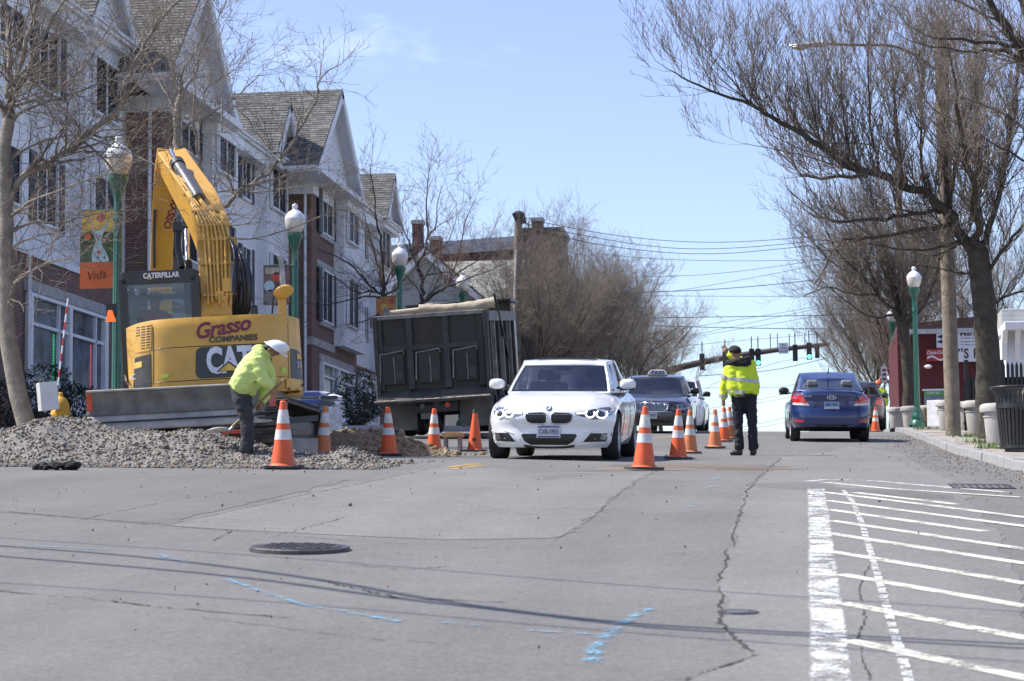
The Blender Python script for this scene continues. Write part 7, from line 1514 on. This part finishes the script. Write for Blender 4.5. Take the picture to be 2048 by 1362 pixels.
for s in (-.45, .45): MB().bar(uc @ Vector((s, -1.0, .45)), bl0.lerp(bl1, .5 + s * .5) + Vector((0, .08, bot * .6)), .14, .2).build('blade_arm', MBLK, exc)
MB().bar(E(425, 858, -1.9), E(640, 838, -1.6), .1, .08).build('track_guard', MBLK, exc); MB().bar(E(446, 868, -2.0), E(484, 866, -1.98), .06, .06).build('red_tool', mat('tool_red', (.5, .05, .03), .5), exc)
# ------------------------------------------------------------------ dump truck
TB = mat('dump_body_black', (.011, .012, .015), .5, var=.4, scale=3, coat=.2, bump=.25, bscale=3, dust=.3, dcol=(.055, .045, .036)); TRIB = mat('dusty_black_steel', (.032, .032, .033), .6, var=.3, dust=.4, dcol=(.13, .12, .10)); RAIL = mat('scuffed_rail', (.22, .215, .20), .7, var=.4, scale=5); FLAP = mat('dusty_mud_flap', (.13, .125, .115), .9, var=.25, scale=4); TARP = mat('tarp_canvas', (.40, .35, .26), .9, var=.15, scale=5, bump=.6, bscale=12)
YT, ST = 48.4, 4500 / (48.4 * math.cos(YAW) + 7.6 * math.sin(YAW)); TR = -.044; _t0 = onY(873, 868, YT); trk = thing('dump_truck', 'black dump truck with rolled tarp parked behind the soil heap', 'dump truck', tuple(_t0), rot=(math.atan(.066), TR, 0))
def tp(px, py): dx, dz = (px - 866) / ST, (868 - py) / ST; t = .085; return (dx * math.cos(t) + dz * math.sin(t), -dx * math.sin(t) + dz * math.cos(t))
xl, xr = -1.24, 1.20; z0, z1 = .98, 2.62; LB = 4.7; zs = 2.78
MB().box(xl + .1, xr - .1, .05, .10, z0, z1 - .05).build('tailgate', TB, trk)
for x in (xl + .1, -.47, .34, xr - .1): MB().box(x - .07, x + .07, -.03, .049, z0 + .02, z1 - .04).build('tailgate_rib', TRIB if x in (-.47, .34) else TB, trk, bevel=.012)
MB().box(xl, xr + .02, -.05, .06, z1 - .06, z1 + .03).build('top_rail', RAIL, trk, bevel=.012)
for a, c in ((xl + .17, -.54), (-.4, .27), (.41, xr - .17)): MB().box(a, c, -.012, .049, 1.86, 1.97).build('tailgate_rail', TRIB, trk)
for cx in (-.86, -.06, .76):
    f = MB().box(cx - .24, cx + .24, -.04, .048, 1.13, 1.82).build('chute_door', TB, trk, bevel=.01); b = MB(); b.tube([(cx - .3, -.06, 1.2), (cx - .27, -.06, 1.8), (cx + .24, -.06, 1.86), (cx + .26, -.06, 1.78)], .018, 6); b.build('chute_handle', RAIL, f); MB().tube([(cx + .02, -.05, 1.72), (cx + .03, -.05, 1.35), (cx + .02, -.05, 1.15)], .012, 5).build('chute_rod', RAIL, f); MB().box(cx + .06, cx + .2, -.055, -.041, 1.2, 1.42).build('chute_plate', TRIB, f)
for x in (xl - .02, xr - .02): MB().box(x, x + .10, -.08, .12, z0 - .15, z1 + .02).build('corner_post', TRIB, trk, bevel=.015)
for q in range(8): MB().tube([(xl - .0 + .0 * q, -.1, z0 + .35 - q * .07), (xl, -.1, z0 + .35 - q * .07 - .05)], .016, 6).build('chain_link', RAIL, trk)
MB().add([(xl - .03, -.18, z0 - .22), (xr + .06, -.18, z0 - .22), (xr + .02, .06, z0 + .03), (xl, .06, z0 + .03), (xl - .03, -.18, z0 - .27), (xr + .06, -.18, z0 - .27), (xr + .02, .3, z0 - .2), (xl, .3, z0 - .2)], [(0, 1, 2, 3), (4, 5, 1, 0), (4, 7, 6, 5), (0, 3, 7, 4), (1, 5, 6, 2)]).build('apron', mat('soil_dusted_apron', (.035, .034, .032), .7, var=.5, scale=3, dust=.5, dcol=(.16, .14, .11)), trk)
b = MB(); 
for k in range(60):
    x = rnd.uniform(xl, xr); 
    if -.75 < x < -.35: continue
    b.ellipsoid((x, -.15 + rnd.uniform(-.03, .04), z0 - .205), (rnd.uniform(.03, .1), .03, .016), 6, 4)
b.build('spilt_sand', mat('pale_sand', (.36, .32, .25), .95, var=.2), trk, kind='stuff')
for x, s in ((xl, -1), (xr, 1)):
    MB().add([(x, .1, z0), (x, LB, z0 + .0), (x, LB, zs), (x, .1, z1)] + [(x - s * .05, .1, z0), (x - s * .05, LB, z0), (x - s * .05, LB, zs), (x - s * .05, .1, z1)], [(0, 1, 2, 3), (4, 7, 6, 5), (0, 3, 7, 4), (1, 5, 6, 2), (3, 2, 6, 7), (0, 4, 5, 1)]).build('side_wall', TB, trk)
    for k in range(7): y = .35 + k * .68; MB().box(x + (.0 if s > 0 else -.09), x + (.09 if s > 0 else 0), y - .05, y + .05, z0 + .05, z1 - .05 + (zs - z1) * y / LB).build('side_rib', RAIL if k % 2 else TRIB, trk, bevel=.01)
    MB().add([(x + s * d, y, z) for d in (-.06, .11) for y, z in ((0.1, z1 - .22), (LB, zs - .22), (LB, zs), (.1, z1))], [(0, 1, 2, 3), (4, 7, 6, 5), (0, 4, 5, 1), (3, 2, 6, 7), (0, 3, 7, 4), (1, 5, 6, 2)]).build('side_rail', RAIL, trk)
MB().box(xl, xr, LB - .05, LB, z0, zs + .25).build('bulkhead', TB, trk); MB().box(xl, xr, .1, LB, z0 - .06, z0).build('bed_floor', TB, trk); MB().box(xl + .1, xr - .1, .3, LB - .2, z0 + .4, z0 + 1.2).build('load', SOIL, trk, bevel=.2); MB().box(xl - .05, xr + .05, LB - .3, LB + 1.2, zs + .25, zs + .30).build('cab_shield', TB, trk)
b = MB(); b.grid(lambda u, v: (-.42 + v * 1.72, .35 + .9 + .13 * math.cos(u * 6.283) * (1 + .18 * mnoise.noise((u * 4, v * 9, 2))), z1 + .17 + .05 * v + .13 * math.sin(u * 6.283) * (1 + .2 * mnoise.noise((u * 5, v * 11, 5))) - .05 * math.sin(v * 3.14)), 20, 40, True); b.build('tarp_roll', TARP, trk, smooth=60)
MB().cyl((xl + .05, 1.25, z1 + .14), (xr + .1, 1.25, z1 + .24), .06, None, 10).build('tarp_bar', mat('pale_bar', (.45, .40, .30), .7), trk); MB().bar((xl + .06, 1.2, z1 - .1), (xl + .06, 1.2, z1 + .28), .08, .1).build('tarp_bracket', RAIL, trk); MB().bar((xr + .08, 3.2, z0 + .6), (xr + .12, 1.0, z1 + .42), .05, .06).build('tarp_arm', TRIB, trk)
for x in (-.45, .45): MB().box(x - .05, x + .05, .1, 7.4, .62, .90).build('chassis_rail', TB, trk)
for s in (-1, 1):
    for y in (1.15, 2.5, 6.6):
        for q in ((0, 1) if y < 6 else (0,)):
            xw = s * (1.05 - .30 * q); w = MB(); w.lathe([(.29, -.13), (.46, -.135), (.5, -.1), (.52, -.05), (.52, .05), (.5, .1), (.46, .135), (.29, .13), (.27, .05), (.001, .05)], 28, Matrix.Translation((xw, y, .5)) @ Matrix.Rotation(math.pi / 2, 4, 'Y')); w.build('wheel', RUBBER, trk, smooth=45)
    MB().box(s * .86 - .38, s * .86 + .38, .42, .44, .12, .80).build('mud_flap', FLAP, trk)
    MB().cyl((s * .28, .02, .62), (s * .28, .06, .62), .06, None, 12).build('tail_lamp', REDL if s > 0 else LAMPD, trk)
MB().box(-.5, .5, .06, .14, .48, .62).build('rear_crossmember', TB, trk); MB().box(-.32, -.04, -.0, .02, .34, .47).build('number_plate', mat('dirty_plate', (.12, .12, .12), .7), trk); MB().cyl((-.95, 1.15, .5), (.95, 1.15, .5), .1, None, 10).build('axle', TB, trk)
MB().box(-1.1, 1.1, 5.0, 6.4, .9, 2.75).build('cab', mat('truck_cab_black', (.02, .02, .022), .3, coat=.8), trk, bevel=.08); MB().box(-.95, .95, 6.401, 6.42, 1.8, 2.6).build('windscreen', CGLD, trk); MB().box(-.9, .9, 6.42, 8.0, .8, 1.75).build('bonnet', mat('truck_cab_black', (.02, .02, .022), .3), trk, bevel=.1); MB().box(-1.15, 1.15, 8.0, 8.15, .45, .8).build('bumper', CHROME, trk)
# ------------------------------------------------------------------ people: one continuous surface each, clothes laid over it
SKIN = mat('skin', (.42, .23, .16), .55, var=.08, scale=20); SKIN2 = mat('tanned_skin', (.30, .155, .10), .55, var=.08, scale=20); HAIR = mat('dark_hair', (.012, .010, .009), .6)
HIV = mat('hivis_yellow', (.60, .74, .03), .75, var=.10, scale=7, bump=.4, bscale=14); LIME = mat('lime_hoodie', (.56, .68, .20), .8, var=.10, scale=6, bump=.5, bscale=12); NAVYC = mat('navy_cloth', (.010, .011, .019), .8, var=.3, scale=9, bump=.6, bscale=16); DENIM = mat('charcoal_trousers', (.035, .036, .040), .85, var=.35, scale=8, bump=.8, bscale=18); BOOT = mat('black_boot', (.018, .017, .016), .5, var=.4, dust=.4, dcol=(.15, .14, .12)); BLKC = mat('black_cloth', (.012, .012, .013), .85, var=.3)
REFL = mat('reflective_tape', (.42, .43, .44), .4, .3, var=.15, scale=20); HHAT = mat('white_hard_hat', (.74, .75, .77), .25, coat=.5, var=.03)
def fuse(name, mb, m, parent, vox=.012, smooth=4, fold=0.0):
    me = mb.mesh('tmp'); o = link('tmp', me, m); r = o.modifiers.new('r', 'REMESH'); r.mode = 'VOXEL'; r.voxel_size = vox; r.use_smooth_shade = True; s = o.modifiers.new('s', 'SMOOTH'); s.iterations = smooth; s.factor = .5
    me = evaluated(o, name)
    if fold:
        for v in me.vertices:
            p = v.co; n = mnoise.noise((p.x * 9, p.y * 9, p.z * 16)) + .5 * mnoise.noise((p.x * 22, p.y * 22, p.z * 30)); v.co += v.normal * n * fold
    me.polygons.foreach_set('use_smooth', [True] * len(me.polygons)); 
    if not len(me.materials): me.materials.append(m)
    ob = bpy.data.objects.new(name, me); COL.objects.link(ob)
    if parent: ob.parent = parent
    return ob
def hand(b, w, d, side, curl=.5, s=1.0):
    """palm, four unequal fingers in two bent segments, thumb from the side of the palm"""
    d = Vector(d).normalized(); side = Vector(side); side = (side - d * side.dot(d)).normalized(); nrm = d.cross(side); w = Vector(w)
    b.tube([w, w + d * .045 * s, w + d * .085 * s], [.026 * s, .036 * s, .034 * s], 10)
    for k, L_ in enumerate((.070, .080, .075, .058)):
        p0 = w + d * .082 * s + side * (.030 - .020 * k) * s; dd = (d + nrm * curl * .5 + side * (.10 - .07 * k)).normalized(); p1 = p0 + dd * L_ * .5 * s; p2 = p1 + (d * (1 - curl * .6) + nrm * curl).normalized() * L_ * .5 * s; b.tube([p0 - d * .02 * s, p1, p2], [.0095 * s, .009 * s, .007 * s], 7)
    t0 = w + d * .03 * s + side * .025 * s; t1 = t0 + (d * .6 + side * .8).normalized() * .04 * s; b.tube([t0, t1, t1 + (d + side * .2 + nrm * curl * .5).normalized() * .03 * s], [.012 * s, .011 * s, .008 * s], 7)
def person(label, loc, J, top, trs, shoes, skin=SKIN, rotz=0, vox=.012, topn='jacket', hands=True, slope=0, cw_=1.0, extra=None):
    Vv = lambda k: Vector(J[k]); B = MB()
    hc = Vv('head'); nk = Vv('neck'); ch = Vv('chest'); pv = Vv('pelvis'); up = (hc - nk).normalized(); fw = Vector(J['face']).normalized(); rt = up.cross(fw).normalized() * -1
    R = Matrix((rt, fw, up)).transposed().to_4x4(); R.translation = hc
    B.ellipsoid((0, -.005, .035), (.076, .094, .095), 16, 12, R); B.ellipsoid((0, .03, -.05), (.055, .06, .07), 12, 8, R); B.ellipsoid((0, .092, -.012), (.013, .02, .022), 8, 6, R); B.ellipsoid((0, .085, -.055), (.026, .010, .012), 8, 5, R)
    for s in (-1, 1): B.ellipsoid((s * .078, -.005, .0), (.012, .022, .034), 8, 6, R)
    B.tube([nk - up * .06, nk + up * .03, hc - up * .03], [.066, .056, .056], 12)
    T = MB(); P = MB(); S = MB()
    def limb(mb, pts, rs, n=12): mb.tube(smooth_path([Vector(p) for p in pts]), list(np.interp(np.linspace(0, 1, 4 * (len(pts) - 1) + 1 if False else len(smooth_path([Vector(p) for p in pts]))), np.linspace(0, 1, len(rs)), rs)), n)
    shl, shr, hl, hr = Vv('shl'), Vv('shr'), Vv('hl'), Vv('hr')
    for mb, g in ((B, 0), (T, .022 * cw_)):
        limb(mb, [pv + Vector((0, 0, .02)), ch, nk - up * .03], [.135 + g, .145 + g, .07 + g]); 
        for s, h in ((shl, hl), (shr, hr)): limb(mb, [h + (pv - h) * .2 + Vector((0, 0, .06)), (h + s) / 2 + (ch - (shl + shr) / 2) * .6, s + (nk - s) * .3], [.105 + g, .115 + g, .085 + g])
        limb(mb, [shl, nk - up * .05, shr], [.06 + g, .075 + g, .06 + g])
        for q in ('l', 'r'): limb(mb, [Vv('sh' + q), Vv('el' + q), Vv('wr' + q)], [.058 + g * 1.1, .043 + g * 1.1, .028 + g * .9])
    for mb, g in ((B, 0), (P, .020)):
        for q, h in (('l', hl), ('r', hr)):
            limb(mb, [h + (pv - h) * .25 + Vector((0, 0, .05)), h - Vector((0, 0, .06)), Vv('kn' + q), Vv('an' + q)], [.09 + g, .088 + g, .058 + g, .045 + g * 1.7]); 
        limb(mb, [hl + Vector((0, 0, .04)), pv + Vector((0, 0, .05)), hr + Vector((0, 0, .04))], [.085 + g, .11 + g, .085 + g])
    for q in ('l', 'r'):
        a, t = Vv('an' + q), Vv('to' + q); limb(B, [a, a - Vector((0, 0, .04)), (a + t) / 2 - Vector((0, 0, .03)), t], [.04, .04, .035, .025])
        limb(S, [a + Vector((0, 0, .09)), a, a - Vector((0, 0, .045))], [.056, .055, .052]); d = (t - a); d.z = 0; d.normalize(); limb(S, [Vector((a.x, a.y, .045)) - d * .045, Vector((a.x, a.y, .05)) + d * .06, Vector((t.x, t.y, .035))], [.045, .05, .036])
    if hands:
        for q in ('l', 'r'):
            w = Vv('wr' + q); hand(B, w, Vector(J.get('hd' + q, w - Vv('el' + q))), J.get('hs' + q, (0, 1, 0)), J.get('curl' + q, .4))
    body = fuse('person', B, skin, None, vox, 3); body.location = loc; body.rotation_euler = (0, 0, rotz); tag(body, label, 'person')
    fuse(topn, T, top, body, vox + .006, 4, .012); fuse('trousers', P, trs, body, vox + .006, 4, .013)
    o = fuse('boots', S, shoes, body, vox, 3)
    for s in (-1, 1): MB().ellipsoid((s * .03, .083, .012), (.013, .008, .008), 8, 6, R).build('eye', mat('eye_dark', (.03, .02, .015), .3), body, smooth=90)
    return body, R, T
# --- policeman seen from behind
k = 1.0
J = dict(pelvis=(.03, 0, .93), chest=(.0, .01, 1.26), neck=(-.06, .01, 1.50), head=(-.10, .03, 1.625), face=(-.75, .75, 0), shl=(-.21, 0, 1.39), ell=(-.30, .03, 1.12), wrl=(-.31, .06, .89), hdl=(-.05, .0, -1), hsl=(0, 1, 0), curll=.7,
         shr=(.15, .03, 1.44), elr=(.06, .33, 1.50), wrr=(-.25, .36, 1.65), hdr=(-.45, 0, 1), hsr=(1, .2, 0), curlr=.15, hl=(-.08, 0, .90), hr=(.12, 0, .91), knl=(-.09, .03, .50), knr=(.14, .0, .50), anl=(-.07, .02, .09), anr=(.15, .04, .09), tol=(-.22, .03, .04), tor=(.12, .22, .04))
p = G(1488, 911); cop, R, T = person('policeman in a yellow reflective jacket directing traffic with a raised hand', (p.x, p.y, gz(p.x, p.y)), J, HIV, NAVYC, BOOT, SKIN2)
c = MB(); c.ellipsoid((0, -.01, .055), (.093, .108, .085), 18, 12, R).lathe([(.09, 0), (.098, .0), (.098, .03), (.09, .03)], 20, R @ Matrix.Translation((0, -.008, .035))); fuse('knit_cap', c, BLKC, cop, .009, 2)
h = MB(); n0 = Vector(J['neck']); h.tube([n0 + Vector((.17 * math.cos(q * .449) * 1.0, .11 * math.sin(q * .449), .0 + .03 * math.cos(q * .449 - .4))) for q in range(15)], .055, 10).ellipsoid(tuple(n0 + Vector((.05, -.09, -.04))), (.17, .075, .07)); fuse('hood', h, BLKC, cop, .012, 4, .008)
tb_ = MB(); jm = [o for o in cop.children if o.name.startswith('jacket')][0].data; bj = BVHTree.FromPolygons([v.co.copy() for v in jm.vertices], [tuple(q.vertices) for q in jm.polygons])
def tape(par, cen, axis, z, w, n=36, nm='reflective_band', lo=0.0):
    """tape wrapped on the jacket: rays towards an axis point"""
    ca = Vector(cen); ax = Vector(axis).normalized(); u = ax.orthogonal().normalized(); v = ax.cross(u); vs = []; fs = []
    for k in range(n + 1):
        d = u * math.cos(k / n * 6.2832) + v * math.sin(k / n * 6.2832)
        for e in (-w / 2, w / 2):
            o = ca + ax * e + d * .45; hh = bj.ray_cast(o, -d)[0]; hh = hh if hh and (hh - ca).length < .34 else ca + ax * e + d * .1; vs.append(hh + d * .005)
    fs = [(2 * k, 2 * k + 2, 2 * k + 3, 2 * k + 1) for k in range(n)]; return MB().add(vs, fs).build(nm, REFL, par, smooth=90)
tape(cop, (.02, .0, 1.19), (.12, 0, 1), 0, .055); tape(cop, (.035, 0, .985), (.14, 0, 1), 0, .055)
for a, e, f in (('shl', 'ell', .55), ('ell', 'wrl', .72)):
    A, Bv = Vector(J[a]), Vector(J[e]); ca = A.lerp(Bv, f); d = (Bv - A).normalized(); r_ = .088 if a == 'shl' else .070; MB().tube([ca - d * .027, ca + d * .027], r_, 18, False).build('sleeve_band', REFL, cop, smooth=90)
MB().tube([(.03 + .175 * math.cos(q * .2618) * 1.0, .155 * math.sin(q * .2618), .93 + .02 * math.cos(q * .2618)) for q in range(25)], .022, 6).build('belt', BLKC, cop); MB().cbox((-.155, -.06, .90), (.05, .09, .12)).cbox((.20, -.03, .93), (.05, .08, .1)).cbox((.05, -.165, .94), (.05, .04, .07)).build('belt_pouch', BLKC, cop, bevel=.01, kind='stuff')
# --- worker bent over a shovel, side on
J = dict(pelvis=(-.09, 0, .82), chest=(.06, 0, 1.10), neck=(.19, 0, 1.27), head=(.285, 0, 1.31), face=(.78, 0, -.55), shl=(.13, .17, 1.19), shr=(.13, -.17, 1.19), ell=(.24, .20, .97), elr=(.21, -.21, .95), wrl=(.12, .12, .70), wrr=(.33, -.14, .86), hdr=(.05, .3, -1), hsr=(1, 0, 0), curlr=.9, hdl=(-.1, -.4, -1), hsl=(1, 0, 0), curll=.9,
         hl=(-.09, .09, .80), hr=(-.07, -.09, .80), knl=(-.02, .10, .45), knr=(.02, -.09, .46), anl=(-.05, .10, .09), anr=(-.01, -.08, .09), tol=(.12, .12, .04), tor=(.17, -.10, .04))
p = G(500, 925); wk, R, T = person('worker in a lime hoodie and white hard hat bending over a shovel', (p.x - .02, p.y, gz(p.x, p.y) + .01), J, LIME, DENIM, BOOT, SKIN2, topn='hoodie', cw_=1.5)
c = MB(); c.lathe([(.128, .0), (.126, .04), (.112, .09), (.08, .125), (.03, .142), (.001, .145)], 26, R @ Matrix.Translation((0, -.01, .04))); c.lathe([(.120, -.004), (.150, -.006), (.150, .004), (.124, .012)], 26, R @ Matrix.Translation((0, .012, .04)) @ Matrix.Diagonal((.95, 1.1, 1, 1))); c.build('hard_hat', HHAT, wk, smooth=50)
c = MB(); c.ellipsoid((0, -.03, .02), (.083, .085, .085), 14, 10, R); c.build('hair', HAIR, wk, smooth=90)
h = MB(); n0 = Vector(J['neck']); h.ellipsoid(tuple(n0 + Vector((-.06, 0, .05))), (.09, .13, .06)).tube([n0 + Vector((.06 * math.cos(q * .449), .11 * math.sin(q * .449), .02 - .04 * math.cos(q * .449))) for q in range(15)], .035, 8); fuse('hood', h, LIME, wk, .012, 3, .006)
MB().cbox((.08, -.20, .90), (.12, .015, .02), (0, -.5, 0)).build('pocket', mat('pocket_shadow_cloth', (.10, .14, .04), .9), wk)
s0 = Vector(wk.location); Ysh = s0.y - .02; a, c2 = Vector((.34, -.13, .84)), Vector((-.22, .10, .42)); blade_p = Vector((-.36, .13, .34)); t = thing('shovel', 'steel shovel with wooden handle held by the bending worker', 'shovel', tuple(s0)); dd = (c2 - a).normalized()
MB().tube([a - dd * .18, a, c2, c2 + Vector((-.06, .01, -.10))], [.017, .017, .018, .018], 8).build('handle', mat('ash_handle', (.30, .20, .11), .6, var=.2), t, smooth=60)
b = MB(); b.grid(lambda u, v: Vector((-.24 - .26 * v, .10 + (u - .5) * .24 * (1 - .35 * v * v), .36 - .02 * v + .12 * abs(u - .5) ** 1.5 + .07 * v * (1 - v))), 10, 10); b.build('blade', mat('polished_shovel_steel', (.62, .61, .58), .35, .4, var=.1), t, smooth=60).modifiers.new('t', 'SOLIDIFY').thickness = .006; MB().tube([(-.20, .10, .43), (-.25, .10, .38), (-.30, .10, .365)], [.022, .022, .012], 8).build('socket', STEEL, t)
# --- operator in the cab, and two men farther off
pc = exc.matrix_world if False else (Matrix.Translation(base) @ RM); q = pc @ E(306, 640, .75)
J = dict(pelvis=(0, 0, .48), chest=(0, .02, .80), neck=(0, 0, 1.05), head=(0, .02, 1.17), face=(0, 1, 0), shl=(-.19, 0, .97), shr=(.19, 0, .97), ell=(-.26, .15, .74), elr=(.26, .15, .74), wrl=(-.24, .38, .74), wrr=(.24, .38, .74), hl=(-.1, 0, .46), hr=(.1, 0, .46), knl=(-.12, .42, .48), knr=(.12, .42, .48), anl=(-.12, .5, .1), anr=(.12, .5, .1), tol=(-.12, .65, .05), tor=(.12, .65, .05))
op, R, T = person('excavator operator in a red shirt and hard hat seated in the cab', (q.x, q.y, q.z - .92), J, mat('red_shirt', (.36, .05, .04), .8, var=.1), DENIM, BOOT, vox=.018, topn='shirt')
MB().lathe([(.128, .0), (.126, .04), (.112, .09), (.08, .125), (.001, .145)], 22, R @ Matrix.Translation((0, -.01, .04))).build('hard_hat', HHAT, op, smooth=50)
JS = dict(pelvis=(0, 0, .93), chest=(0, .01, 1.25), neck=(0, 0, 1.5), head=(0, .02, 1.62), face=(0, -1, 0), shl=(-.2, 0, 1.41), shr=(.2, 0, 1.41), ell=(-.27, .02, 1.12), elr=(.27, .02, 1.12), wrl=(-.25, -.12, .92), wrr=(.25, -.12, .92), hl=(-.1, 0, .9), hr=(.1, 0, .9), knl=(-.1, 0, .5), knr=(.1, 0, .5), anl=(-.1, .03, .09), anr=(.1, .03, .09), tol=(-.12, -.15, .04), tor=(.12, -.15, .04))
for lab, px, X, hatm, tm in (('worker in hi-vis and orange hard hat half hidden behind the blue sedan', 1758, 2.15, mat('orange_hard_hat', (.7, .13, .03), .3), HIV), ('worker in hi-vis partly hidden between the dump truck and the white car', 1056, -8.6, HHAT, HIV)):
    w0 = onY(px, 800, 76.5) if px > 1500 else onX(px, 800, X); X = w0.x; f, R, T = person(lab, (X, w0.y, gz(X, w0.y)), JS, tm, NAVYC, BOOT, vox=.022, hands=False)
    MB().lathe([(.128, .0), (.126, .04), (.112, .09), (.08, .125), (.001, .145)], 18, R @ Matrix.Translation((0, -.01, .04))).build('hard_hat', hatm, f, smooth=50)
